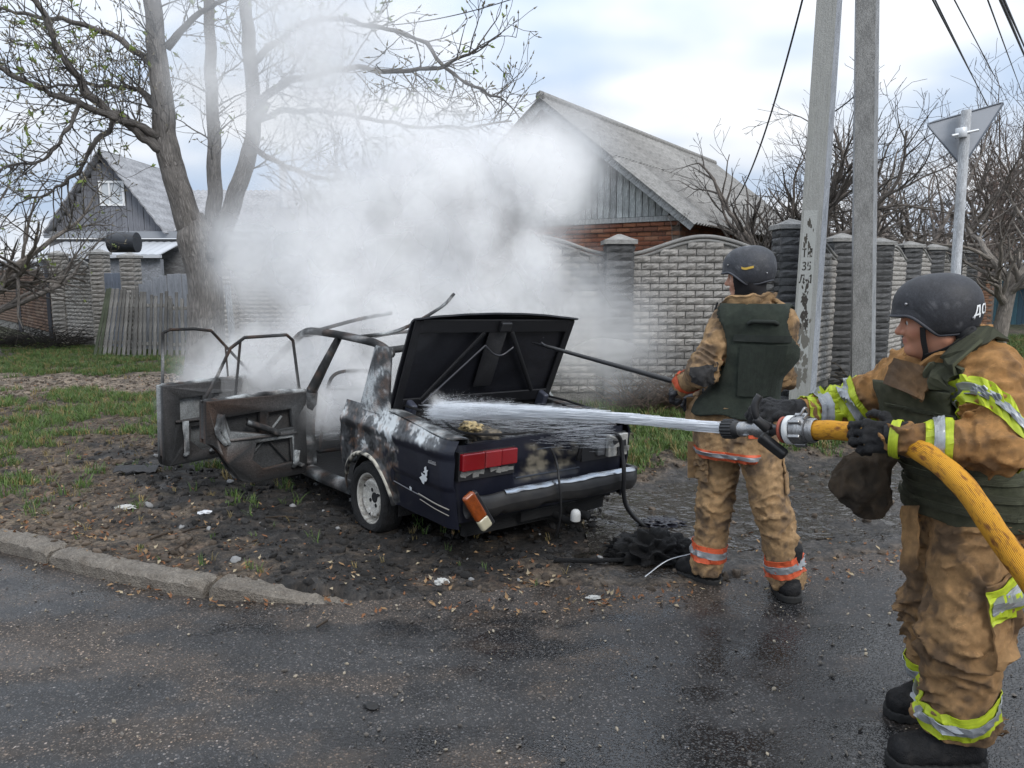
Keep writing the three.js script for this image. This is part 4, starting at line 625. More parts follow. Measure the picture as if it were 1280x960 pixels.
{
  for (const s of [-1, 1]) {
    const q = part('rear_quarter', paint(quarter(s), navyBurn), paintMat, car);
    // rolled lip of the wheel arch, scorched pale
    const lip = []; for (let i = 0; i <= 30; i++) { const a = lerp(2.75, 0.15, i / 30); lip.push(V(s * (sideX(AY + Math.sin(a) * AR) + 0.024), AY + Math.sin(a) * (AR + 0.008), AZ - Math.cos(a) * -(AR + 0.008))); }
    part('arch_lip', paint(boxUV(tube(lip, 0.017, 6), 0.3), (x, y, z) => { const n = fbm3(x * 9, y * 14, z * 14, 3); return mix3([0.48, 0.45, 0.38], soot, sstep(-0.02, 0.3, n + 0.45 * sstep(1.12, 1.3, z) * 0 + sstep(0.42, 0.3, y) * 0.6)); }), std({ vertexColors: true, roughness: 0.8 }), q);
    part('wheel_housing', (() => sheet((u, v) => { const a = lerp(-0.1, Math.PI + 0.1, u); return V(s * lerp(0.75, 0.42, v), AY + Math.sin(a) * 0.34, AZ + Math.cos(a) * 0.34); }, 20, 2, 0))(), blackMat, car);
  }
  // thin mouldings on the left flank
  const strip = (pts, r, m, n) => part(n, tube(curve(pts, 16), r, 5), m, car);
  strip([V(-0.81, 0.80, 1.02), V(-0.812, 0.79, 1.3), V(-0.808, 0.776, 1.6), V(-0.80, 0.765, 1.8)], 0.006, std({ color: lin(0.5, 0.5, 0.5), roughness: 0.35, metalness: 0.7 }), 'side_moulding');
  strip([V(-0.807, 0.50, 1.42), V(-0.806, 0.485, 1.65), V(-0.803, 0.475, 1.8)], 0.004, std({ color: lin(0.13, 0.13, 0.14), roughness: 0.4, metalness: 0.5 }), 'side_moulding');
  strip([V(-0.806, 0.487, 1.72), V(-0.80, 0.468, 1.9), V(-0.775, 0.452, 2.02)], 0.005, std({ color: lin(0.24, 0.22, 0.19), roughness: 0.35, metalness: 0.7 }), 'side_moulding');
  strip([V(-0.805, 0.455, 1.74), V(-0.80, 0.435, 1.9), V(-0.775, 0.415, 2.02)], 0.0035, std({ color: lin(0.24, 0.22, 0.19), roughness: 0.35, metalness: 0.7 }), 'side_moulding');
  // bare filler where paint flaked off the flank, and the small script badge
  const flake = (cz, cy, r, seed) => { const R = mulberry(seed), P = [V(0, 0, 0)], n = 13; for (let k = 0; k < n; k++) { const a = k / n * 6.28, q = r * (0.35 + R()); P.push(V(0, Math.sin(a) * q * 1.15, Math.cos(a) * q)); } const pos = [], I = []; P.forEach((p) => { const y = cy + p.y; pos.push(-sideX(y) - 0.021, y, cz + p.z); }); for (let k = 1; k <= n; k++) I.push(0, k, k % n + 1); return geo(pos, I); };
  part('paint_flake', merge([flake(1.80, 0.615, 0.036, 4), flake(1.83, 0.655, 0.026, 9), flake(1.64, 0.505, 0.014, 5)]), std({ color: lin(0.52, 0.54, 0.55), roughness: 0.7, side: THREE.DoubleSide }), car);
  part('badge', merge([bb(-0.822, -0.812, 0.715, 0.721, 1.845, 1.93), bb(-0.822, -0.812, 0.721, 0.733, 1.85, 1.862), bb(-0.822, -0.812, 0.721, 0.737, 1.872, 1.879), bb(-0.822, -0.812, 0.721, 0.733, 1.89, 1.905), bb(-0.822, -0.812, 0.721, 0.735, 1.915, 1.923)]), std({ color: lin(0.3, 0.3, 0.31), roughness: 0.5, metalness: 0.6 }), car);
  // trunk gutters, deck rails, back panel
  for (const s of [-1, 1]) {
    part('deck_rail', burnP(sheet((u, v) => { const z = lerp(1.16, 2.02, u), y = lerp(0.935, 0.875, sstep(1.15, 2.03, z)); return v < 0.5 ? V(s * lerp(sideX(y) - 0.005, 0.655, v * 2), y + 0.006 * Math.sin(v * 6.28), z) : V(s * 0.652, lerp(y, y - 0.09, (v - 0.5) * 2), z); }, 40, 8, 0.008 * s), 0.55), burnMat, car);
    part('boot_side', sheet((u, v) => V(s * 0.66, lerp(0.36, 0.86, v), lerp(1.2, 2.0, u)), 4, 2, 0.01), blackMat, car);
  }
  part('boot_floor', merge([bb(-0.66, 0.66, 0.33, 0.36, 0.95, 2.0), bb(-0.66, 0.66, 0.36, 0.92, 1.16, 1.2)]), blackMat, car);
  const rp = part('rear_panel', paint(merge([sheet((u, v) => { const x = lerp(-0.745, 0.745, u), y = lerp(0.36, 0.845, v), e = Math.max(0, Math.abs(x) - 0.68); return V(x, y, 2.035 - e * e * 9 - 0.02 * sstep(0.10, 0, Math.abs(y - 0.62)) * (Math.abs(x) < 0.28 ? 1 : 0) + 0.006 * N3(x * 4, y * 4, 2)); }, 80, 30, 0.012), bb(-0.66, 0.66, 0.81, 0.85, 1.99, 2.03)]), (x, y, z) => { const n = fbm3(x * 5, y * 9, 3, 4), s = fbm3(x * 18, y * 30, 1, 2); let c = navy; const pl = sstep(0.28, 0.2, Math.abs(x - 0.02)) * sstep(0.14, 0.08, Math.abs(y - 0.68)); c = mix3(c, mix3([0.02, 0.02, 0.022], [0.20, 0.18, 0.14], clamp(n * 1.5 + 0.2 + s * 0.6)), pl * clamp(0.3 + n * 2)); return c; }), paintMat, car);
  part('plate_trim', merge([bb(-0.27, 0.30, 0.755, 0.762, 2.025, 2.034), bb(-0.27, 0.30, 0.585, 0.592, 2.025, 2.034)]), std({ color: lin(0.06, 0.07, 0.09), roughness: 0.3 }), car);
}
{ // lamps
  const red = phy({ color: lin(0.26, 0.006, 0.010), roughness: 0.16, clearcoat: 0.6, clearcoatRoughness: 0.05, bumpMap: tex(64, 64, (u, v) => 0.5 + 0.5 * Math.sin(u * 6.28 * 16) * Math.sin(v * 6.28 * 8), false), bumpScale: 0.004 }), red2 = phy({ color: lin(0.20, 0.006, 0.010), roughness: 0.2, clearcoat: 0.5 }), shell = std({ color: lin(0.42, 0.42, 0.40), roughness: 0.4, metalness: 0.3, map: T.grit }), clearM = phy({ color: lin(0.60, 0.59, 0.55), roughness: 0.2, clearcoat: 0.7, map: T.grit });
  for (const s of [-1, 1]) {
    const l = part('tail_lamp', bb(s < 0 ? -0.735 : 0.30, s < 0 ? -0.30 : 0.735, 0.63, 0.805, 2.0, 2.05), plastic, car), m = (a) => s * a;
    const seg = (a, b, y0, y1, d, mt, n) => part(n, rbox(Math.abs(b - a), y1 - y0, d, 0.008, m((a + b) / 2), (y0 + y1) / 2, 2.05 + d / 2 - 0.004), mt, l);
    if (s < 0) { seg(0.305, 0.43, 0.700, 0.800, 0.04, red2, 'lens'); seg(0.433, 0.56, 0.698, 0.801, 0.042, red, 'lens'); seg(0.563, 0.73, 0.694, 0.80, 0.041, red2, 'lens'); const R = mulberry(3); for (let k = 0; k < 9; k++) { const x = 0.34 + k * 0.045; if (k === 4) continue; part('reflector_shard', box(0.03 + 0.03 * R(), 0.02 + 0.028 * R(), 0.012).rotateZ((R() - 0.5) * 0.8).translate(-x, 0.665 + 0.02 * R(), 2.052), shell, l); } }
    else { seg(0.43, 0.50, 0.66, 0.78, 0.03, std({ color: lin(0.16, 0.165, 0.17), roughness: 0.3, metalness: 0.5 }), 'lens'); seg(0.53, 0.725, 0.64, 0.80, 0.036, clearM, 'lens'); const R = mulberry(5); for (let k = 0; k < 8; k++) part('reflector_shard', box(0.02 + 0.05 * R(), 0.02 + 0.05 * R(), 0.01).rotateZ((R() - 0.5)).translate(0.55 + 0.15 * R(), 0.66 + 0.12 * R(), 2.088), R() < 0.5 ? shell : plastic, l); }
  }
  // torn side marker dangling from the corner
  const mk = part('side_marker', rbox(0.085, 0.20, 0.045, 0.02, 0, 0.05, 0, 3), phy({ color: lin(0.36, 0.075, 0.010), roughness: 0.25, clearcoat: 0.5, map: T.grit }), car); mk.position.set(-0.66, 0.455, 2.16); mk.rotation.set(0.05, -0.1, 0.60);
  part('clear_end', rbox(0.083, 0.09, 0.043, 0.02, 0, -0.085, 0, 3), phy({ color: lin(0.50, 0.46, 0.33), roughness: 0.2, clearcoat: 0.6 }), mk);
  part('backing', rbox(0.03, 0.26, 0.05, 0.01, 0.045, 0.0, -0.01, 2), plastic, mk);
}
{ // bumper
  const b = part('bumper', paint(sheet((u, v) => { const a = v * Math.PI * 2, x = lerp(-0.70, 0.80, u), e = Math.max(0, Math.abs(x - 0.03) - 0.66), y = 0.475 + 0.075 * Math.sin(a) - 0.02 * u * 0, z = 2.12 - e * e * 4 + 0.045 * Math.cos(a) ; return V(x, y + 0.012 * N3(x * 3, 0, 1) + (Math.sin(a) < -0.5 ? 0.02 * Math.max(0, N3(x * 6, 3, 3)) : 0), z); }, 60, 16, 0), (x, y, z) => { const n = fbm3(x * 6, y * 20, z * 6, 3); return mix3([0.010, 0.010, 0.011], [0.03, 0.028, 0.026], clamp(n + 0.3)); }), std({ vertexColors: true, roughness: 0.5, side: THREE.DoubleSide }), car);
  part('chrome_strip', (() => { const s = sheet((u, v) => { const x = lerp(-0.44, 0.76, u), e = Math.max(0, Math.abs(x - 0.03) - 0.66); return V(x, 0.538 + 0.024 * v + 0.006 * N3(x * 4, 2, 2), 2.158 - e * e * 4 - 0.03 * v * v + 0.004 * N3(x * 9, v, 5)); }, 50, 6, 0.004); return s; })(), std({ color: lin(0.42, 0.44, 0.47), roughness: 0.26, metalness: 1, side: THREE.DoubleSide }), b);
  part('bumper_end', rbox(0.05, 0.13, 0.16, 0.02, 0.80, 0.485, 2.03), plastic, b);
  part('valance', merge([bb(-0.62, 0.62, 0.24, 0.40, 1.93, 1.97), bb(-0.2, 0.3, 0.28, 0.34, 1.97, 2.02)]), blackMat, car);
  part('tow_bar', merge([tube([V(0.10, 0.30, 1.8), V(0.10, 0.27, 2.15), V(0.10, 0.30, 2.22)], 0.025, 8), tube([V(0.22, 0.30, 1.9), V(0.24, 0.29, 2.2)], 0.03, 8)]), blackMat, car);
  part('tow_ball_cap', (() => { const g = new THREE.LatheGeometry([[0, 0.045], [0.018, 0.042], [0.03, 0.03], [0.034, 0.01], [0.034, -0.03], [0.028, -0.035]].map((p) => new THREE.Vector2(...p)), 20); return g.translate(0.10, 0.325, 2.22); })(), std({ color: lin(0.52, 0.52, 0.50), roughness: 0.5 }), car);
  part('fuel_hose', tube(curve([V(0.22, 0.66, 2.09), V(0.25, 0.80, 2.12), V(0.40, 0.845, 2.14), V(0.55, 0.80, 2.15), V(0.575, 0.68, 2.17), V(0.57, 0.55, 2.20), V(0.58, 0.40, 2.20), V(0.62, 0.28, 2.22), V(0.74, 0.16, 2.28), V(0.92, 0.115, 2.33)], 50), 0.016, 8), std({ color: lin(0.010, 0.010, 0.011), roughness: 0.4 }), car);
  part('wire_loom', tube(curve([V(0.0, 0.76, 2.06), V(0.03, 0.66, 2.09), V(-0.02, 0.58, 2.17), V(-0.01, 0.42, 2.19), V(0.01, 0.26, 2.16), V(0.02, 0.16, 2.12)], 30), 0.009, 6), std({ color: lin(0.012, 0.012, 0.013), roughness: 0.5 }), car);
}
{ // raised boot lid seen from inside
  const LL = 0.73, LW = 1.45, lid = new THREE.Group(); lid.name = 'boot_lid'; car.add(lid); lid.position.set(0, 0.92, 1.21); lid.rotation.x = -1.17; // lid lies along +z, turned up
  const arc = (x) => 0.018 * (1 - Math.pow(x / (LW / 2), 2));
  const hwid = (v) => LW / 2 - 0.02 * Math.pow(Math.abs(v - 0.5) * 2, 8);
  const skin = part('skin', sheet((u, v) => { const x = lerp(-1, 1, u) * hwid(v), z = v * LL + 0.03 * (1 - Math.pow(x / 0.65, 2)) * v, tail = Math.max(0, v - 0.93); return V(x, arc(x) + 0.02 - tail * tail * 12 + 0.004 * N3(x * 4, z * 4, 8), z); }, 44, 30, 0.012), phy({ color: lin(0.011, 0.012, 0.018), roughness: 0.5, clearcoat: 0.3, map: T.grit }), lid);
  const fm = std({ vertexColors: true, roughness: 0.55, map: T.grit }), fp = (g) => paint(boxUV(g, 0.4), (x, y, z) => { const n = fbm3(x * 4, y * 9, z * 6, 4), n2 = fbm3(x * 15, y * 9, z * 18, 2), t = sstep(0.60, 0.72, z) * sstep(-0.15, 0.12, x) * sstep(0.45, 0.2, x) * clamp(n2 * 2.4 + 0.15) + clamp(n * 1.5 - 0.72); return mix3([0.012, 0.0125, 0.016], [0.20, 0.20, 0.205], clamp(t) * 0.8); });
  // inner pressing: border frame, cross ribs and stiffeners
  part('inner_frame', fp(merge([rbox(0.06, 0.014, LL - 0.06, 0.006, -LW / 2 + 0.045, -0.002, LL / 2), rbox(0.06, 0.014, LL - 0.06, 0.006, LW / 2 - 0.045, -0.002, LL / 2), rbox(LW - 0.14, 0.018, 0.09, 0.006, 0, -0.004, 0.06), rbox(LW - 0.14, 0.016, 0.10, 0.006, 0, -0.003, LL - 0.07)])), fm, lid);
  const rib = (a, b, r) => tube([V(...a), V(...b)], r, 6);
  part('rib', fp(merge([rib([-0.5, -0.02, 0.1], [-0.12, -0.02, LL - 0.12], 0.02).scale(1, 0.4, 1), rib([0.5, -0.02, 0.1], [0.12, -0.02, LL - 0.12], 0.02).scale(1, 0.4, 1), rbox(0.16, 0.012, 0.5, 0.005, 0, 0.0, LL / 2 + 0.05)])), fm, lid);
  part('torsion_rod', merge([rib([-0.54, -0.075, 0.10], [-0.12, -0.05, LL - 0.20], 0.0075), tube(curve([V(-0.12, -0.05, LL - 0.2), V(-0.02, -0.05, LL - 0.27), V(0.06, -0.05, LL - 0.28), V(0.14, -0.05, LL - 0.22)], 16), 0.007, 6)]), std({ color: lin(0.085, 0.085, 0.095), roughness: 0.35, metalness: 0.6 }), lid);
  part('hinge', merge([rbox(0.05, 0.09, 0.14, 0.015, -0.60, -0.05, 0.03), rbox(0.05, 0.09, 0.14, 0.015, 0.60, -0.05, 0.03)]), std({ color: lin(0.05, 0.055, 0.075), roughness: 0.4 }), lid);
  part('lock', merge([rbox(0.09, 0.04, 0.07, 0.01, 0.02, -0.035, LL - 0.06)]), plastic, lid);
  part('seal', tube(curve([V(-0.63, 0.965, 1.22), V(-0.62, 0.955, 1.6), V(-0.61, 0.90, 1.97), V(0, 0.87, 2.02), V(0.61, 0.90, 1.97), V(0.62, 0.955, 1.6), V(0.63, 0.965, 1.22)], 60), 0.009, 6), blackMat, car);
  // scorched foam and rag poking over the boot edge
  part('foam_scrap', (() => { const g = ball(0.062, 12), p = g.attributes.position; for (let i = 0; i < p.count; i++) { const v = V(p.getX(i), p.getY(i), p.getZ(i)), k = 1 + 0.6 * fbm3(v.x * 16, v.y * 16, v.z * 16, 3); v.multiplyScalar(k); p.setXYZ(i, v.x * 1.1, v.y * 0.6, v.z * 1.2); } g.computeVertexNormals(); return paint(g, (x, y, z) => mix3([0.46, 0.36, 0.19], [0.03, 0.025, 0.02], clamp(fbm3(x * 30, y * 30, z * 30, 3) * 2.0 + 0.25))); })(), std({ vertexColors: true, roughness: 0.95 }), car).position.set(-0.50, 0.905, 1.84);
  part('rag', (() => { const g = ball(0.10, 12), p = g.attributes.position; for (let i = 0; i < p.count; i++) { const v = V(p.getX(i), p.getY(i), p.getZ(i)); v.multiplyScalar(1 + 0.5 * fbm3(v.x * 9, v.y * 9, v.z * 9, 3)); p.setXYZ(i, v.x, v.y * 0.6, v.z * 1.3); } g.computeVertexNormals(); return paint(g, (x, y, z) => mix3([0.16, 0.135, 0.10], [0.02, 0.02, 0.02], clamp(fbm3(x * 14, y * 14, z * 14, 3) * 2 + 0.6))); })(), std({ vertexColors: true, roughness: 0.95 }), car).position.set(-0.42, 0.85, 1.86);
}
{ // cabin frame
  const P = (pts, r, n) => part(n, burnP(tube(curve(pts, 18), r, 8)), burnMat, car);
  for (const s of [-1, 1]) {
    P([V(s * 0.72, 0.90, -1.14), V(s * 0.65, 1.08, -0.92), V(s * 0.56, 1.31, -0.62)], 0.034, 'front_pillar');
    P([V(s * 0.73, 0.30, -0.04), V(s * 0.755, 0.6, -0.03), V(s * 0.745, 0.90, -0.0)], 0.055, 'centre_pillar'); P([V(s * 0.745, 0.90, 0.0), V(s * 0.66, 1.12, 0.06), V(s * 0.575, 1.34, 0.13)], (u) => lerp(0.045, 0.028, u), 'centre_pillar');
    P([V(s * 0.56, 1.31, -0.62), V(s * 0.57, 1.355, -0.42), V(s * 0.575, 1.365, 0.0), V(s * 0.575, 1.36, 0.45), V(s * 0.57, 1.345, 0.75), V(s * 0.575, 1.29, 0.96)], 0.032, 'roof_rail');
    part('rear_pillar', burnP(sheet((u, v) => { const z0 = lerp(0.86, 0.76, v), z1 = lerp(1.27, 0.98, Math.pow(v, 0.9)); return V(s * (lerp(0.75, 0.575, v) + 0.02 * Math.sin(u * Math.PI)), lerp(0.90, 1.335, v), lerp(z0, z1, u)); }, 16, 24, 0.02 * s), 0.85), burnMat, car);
    P([V(s * 0.73, 0.27, -1.1), V(s * 0.74, 0.25, -0.4), V(s * 0.74, 0.25, 0.2), V(s * 0.735, 0.27, 0.72)], 0.055, 'sill');
    part('front_wing', burnP(sheet((u, v) => { const z = lerp(-2.0, -1.02, u), d = Math.abs(z + 1.37), b = Math.max(d < 0.33 ? 0.27 + Math.sqrt(0.33 * 0.33 - d * d) : 0, 0.27), y = lerp(b, 0.90, v); return V(s * (sideX(y) - 0.3 * Math.pow(Math.max(0, -z - 1.85), 2) * 6), y, z); }, 40, 20, 0.012 * s)), burnMat, car);
  }
  P([V(-0.56, 1.31, -0.62), V(0, 1.33, -0.68), V(0.56, 1.31, -0.62)], 0.026, 'windscreen_header'); P([V(-0.57, 1.31, 0.88), V(0, 1.36, 0.94), V(0.57, 1.31, 0.88)], 0.026, 'rear_header');
  P([V(-0.57, 1.365, -0.3), V(-0.2, 1.46, -0.28), V(0.15, 1.52, -0.3)], 0.016, 'roof_bow'); P([V(-0.57, 1.36, 0.35), V(-0.2, 1.42, 0.42), V(0.2, 1.60, 0.40), V(0.34, 1.72, 0.40)], 0.014, 'roof_bow');
  P([V(0.57, 1.365, -0.2), V(0.1, 1.36, -0.1), V(-0.3, 1.30, -0.1)], 0.016, 'roof_bow');
  part('hood', burnP(sheet((u, v) => V(lerp(-0.66, 0.66, u), 0.90 + 0.04 * Math.sin(u * Math.PI) + 0.02 * N3(u * 3, v * 3, 1), lerp(-2.0, -1.1, v)), 24, 24, 0.012)), burnMat, car);
  part('front_panel', burnP(merge([bb(-0.72, 0.72, 0.30, 0.86, -2.04, -1.98)])), burnMat, car);
  part('firewall', burnP(merge([bb(-0.7, 0.7, 0.3, 0.9, -1.12, -1.06), bb(-0.68, 0.68, 0.72, 0.92, -1.06, -0.9)])), burnMat, car);
  part('floor', merge([bb(-0.72, 0.72, 0.20, 0.24, -1.1, 1.0), bb(-0.66, 0.66, 0.24, 0.55, 0.62, 0.95)]), blackMat, car);
  part('rear_shelf', burnP(merge([bb(-0.66, 0.66, 0.90, 0.93, 0.95, 1.2)])), burnMat, car);
  // seat frames, springs and steering wheel
  const seat = (x, z, rec) => { const t = part('seat_frame', burnP(merge([tube(curve([V(x - 0.22, 0.34, z + 0.18), V(x - 0.21, 0.7, z + 0.18 + rec * 0.5), V(x - 0.19, 1.0, z + 0.18 + rec), V(x, 1.05, z + 0.2 + rec), V(x + 0.19, 1.0, z + 0.18 + rec), V(x + 0.21, 0.7, z + 0.18 + rec * 0.5), V(x + 0.22, 0.34, z + 0.18)], 40), 0.016, 6), tube(curve([V(x - 0.22, 0.38, z - 0.28), V(x - 0.22, 0.36, z + 0.2), V(x + 0.22, 0.36, z + 0.2), V(x + 0.22, 0.38, z - 0.28), V(x - 0.22, 0.38, z - 0.28)], 40, 0.1), 0.016, 6)])), burnMat, car); for (let k = 0; k < 6; k++) part('spring', burnP(tube([V(x - 0.2, 0.45 + k * 0.09, z + 0.18 + rec * (0.15 + k * 0.14)), V(x, 0.44 + k * 0.09, z + 0.20 + rec * (0.15 + k * 0.14)), V(x + 0.2, 0.45 + k * 0.09, z + 0.18 + rec * (0.15 + k * 0.14))], 0.006, 4)), burnMat, t); };
  seat(-0.36, -0.38, 0.16); seat(0.36, -0.38, 0.20);
  part('rear_seat', burnP(sheet((u, v) => V(lerp(-0.6, 0.6, u), lerp(0.45, 0.98, v) + 0.02 * N3(u * 8, v * 6, 2), 0.66 + 0.16 * v + 0.02 * Math.sin(u * 40)), 60, 14, 0.02)), burnMat, car);
  part('steering_wheel', burnP(new THREE.TorusGeometry(0.19, 0.010, 8, 40).rotateX(0.5).translate(-0.36, 0.86, -0.72)), burnMat, car);
  part('seat_belt_arm', burnP(merge([tube(curve([V(-0.5, 0.36, 0.25), V(-0.36, 0.62, 0.42), V(-0.2, 0.86, 0.5), V(-0.13, 1.0, 0.52)], 20), (u) => lerp(0.03, 0.05, u), 7)])), burnMat, car);
}
{ // doors, hinged at their front edge, swung wide open; local x runs from hinge to latch, +z faces the tail
  const door = (name, hinge, ang, L, rear) => {
    const d = new THREE.Group(); d.name = name; car.add(d); d.position.copy(hinge); d.rotation.y = ang; d.scale.z = -1;
    const y0 = 0.25, y1 = 0.895, out = new THREE.Shape(); out.moveTo(0.02, y0); if (rear) { out.lineTo(L * 0.55, y0); out.quadraticCurveTo(L * 0.72, y0 + 0.02, L * 0.80, y0 + 0.17); out.quadraticCurveTo(L * 0.9, y0 + 0.33, L, y0 + 0.36); } else { out.lineTo(L - 0.05, y0); out.quadraticCurveTo(L, y0, L, y0 + 0.06); } out.lineTo(L, y1); out.lineTo(0.0, y1); out.lineTo(0.0, y0 + 0.03);
    const inner = out.clone(), hole = (pts) => { const h = new THREE.Path(); pts.forEach(([x, y], i) => i ? h.lineTo(x, y) : h.moveTo(x, y)); h.closePath(); inner.holes.push(h); };
    if (rear) { hole([[0.12, 0.34], [0.40, 0.33], [0.5, 0.42], [0.46, 0.56], [0.13, 0.56]]); hole([[0.12, 0.62], [0.34, 0.62], [0.36, 0.78], [0.14, 0.79]]); hole([[0.42, 0.62], [0.68, 0.66], [0.72, 0.78], [0.42, 0.79]]); }
    else { hole([[0.14, 0.34], [0.6, 0.33], [0.72, 0.42], [0.7, 0.55], [0.14, 0.55]]); hole([[0.14, 0.62], [0.5, 0.62], [0.5, 0.80], [0.14, 0.80]]); hole([[0.58, 0.6], [0.8, 0.6], [0.8, 0.80], [0.58, 0.80]]); }
    const ex = (s, depth, z) => { const g = new THREE.ExtrudeGeometry(s, { depth, bevelEnabled: true, bevelSize: 0.009, bevelThickness: 0.009, bevelSegments: 2, curveSegments: 8 }).translate(0, 0, z); return g; };
    const warp = (g) => { g = g.index ? g.toNonIndexed() : g; const p = g.attributes.position; for (let i = 0; i < p.count; i++) { const x = p.getX(i), y = p.getY(i), z = p.getZ(i), n = N3(x * 5, y * 5, 3) * 0.012; p.setXYZ(i, x + n * 0.5, y + n, z + n * 1.5); } g.computeVertexNormals(); return g; };
    part('outer_skin', burnP(warp(ex(out, 0.006, -0.055))), burnMat, d);
    part('inner_panel', burnP(warp(ex(inner, 0.02, 0.0))), burnMat, d);
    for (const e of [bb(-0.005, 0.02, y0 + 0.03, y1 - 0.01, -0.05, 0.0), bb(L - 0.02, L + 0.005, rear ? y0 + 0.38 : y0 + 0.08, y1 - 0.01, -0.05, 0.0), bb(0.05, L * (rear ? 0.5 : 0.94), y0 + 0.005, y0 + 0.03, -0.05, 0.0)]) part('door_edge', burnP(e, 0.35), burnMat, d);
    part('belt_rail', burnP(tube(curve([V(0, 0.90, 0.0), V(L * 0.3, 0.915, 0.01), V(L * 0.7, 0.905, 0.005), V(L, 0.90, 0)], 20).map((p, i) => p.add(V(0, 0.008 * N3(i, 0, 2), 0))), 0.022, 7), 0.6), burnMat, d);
    const W0 = rear ? [V(0.03, 0.9, -0.03), V(0.075, 1.31, -0.055), V(0.13, 1.355, -0.06), V(0.50, 1.345, -0.06), V(0.62, 1.27, -0.055), V(0.74, 1.06, -0.045), V(L - 0.01, 0.9, -0.03)] : [V(0.03, 0.9, -0.03), V(0.30, 1.18, -0.05), V(0.44, 1.325, -0.06), V(0.60, 1.345, -0.06), V(L - 0.12, 1.345, -0.06), V(L - 0.06, 1.32, -0.06), V(L - 0.03, 0.9, -0.03)];
    part('window_frame', burnP(tube(W0.flatMap((p, i) => i === W0.length - 1 ? [p] : [0, 0.12, 0.5, 0.88].map((k) => p.clone().lerp(W0[i + 1], k))), 0.013, 6)), burnMat, d);
    if (rear) part('window_divider', burnP(tube([V(0.60, 0.9, -0.03), V(0.535, 1.33, -0.058)], 0.011, 6)), burnMat, d); else part('window_divider', burnP(tube([V(0.30, 0.9, -0.03), V(0.31, 1.19, -0.05)], 0.009, 6)), burnMat, d);
    const R = mulberry(rear ? 5 : 6);
    part('window_regulator', burnP(merge([tube([V(0.15, 0.36, -0.02), V(0.5, 0.74, -0.03)], 0.012, 5), tube([V(0.2, 0.72, -0.03), V(0.46, 0.45, -0.03)], 0.010, 5), tube([V(0.1, 0.585, 0.03), V(L - 0.1, 0.60, 0.03)], 0.012, 5)])), burnMat, d);
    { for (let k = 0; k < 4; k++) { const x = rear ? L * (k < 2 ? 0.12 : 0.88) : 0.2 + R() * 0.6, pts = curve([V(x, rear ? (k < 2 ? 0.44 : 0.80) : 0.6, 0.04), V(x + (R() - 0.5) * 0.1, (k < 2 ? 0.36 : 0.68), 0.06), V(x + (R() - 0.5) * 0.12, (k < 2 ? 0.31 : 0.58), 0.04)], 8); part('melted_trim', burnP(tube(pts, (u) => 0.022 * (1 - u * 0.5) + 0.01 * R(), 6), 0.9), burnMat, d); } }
    if (rear) part('charred_arm_rest', burnP(tube(curve([V(0.28, 0.60, 0.05), V(0.4, 0.66, 0.07), V(0.55, 0.72, 0.05)], 10), 0.025, 6)), burnMat, d);
    return d;
  };
  // closed the door points to +z; a turn of 90 - angle carries its x axis outward on the left side
  door('rear_door', V(-0.79, 0, -0.02), Math.PI + 0.22, 0.86, true); door('front_door', V(-0.79, 0, -1.0), Math.PI + 0.30, 0.94, false);
}
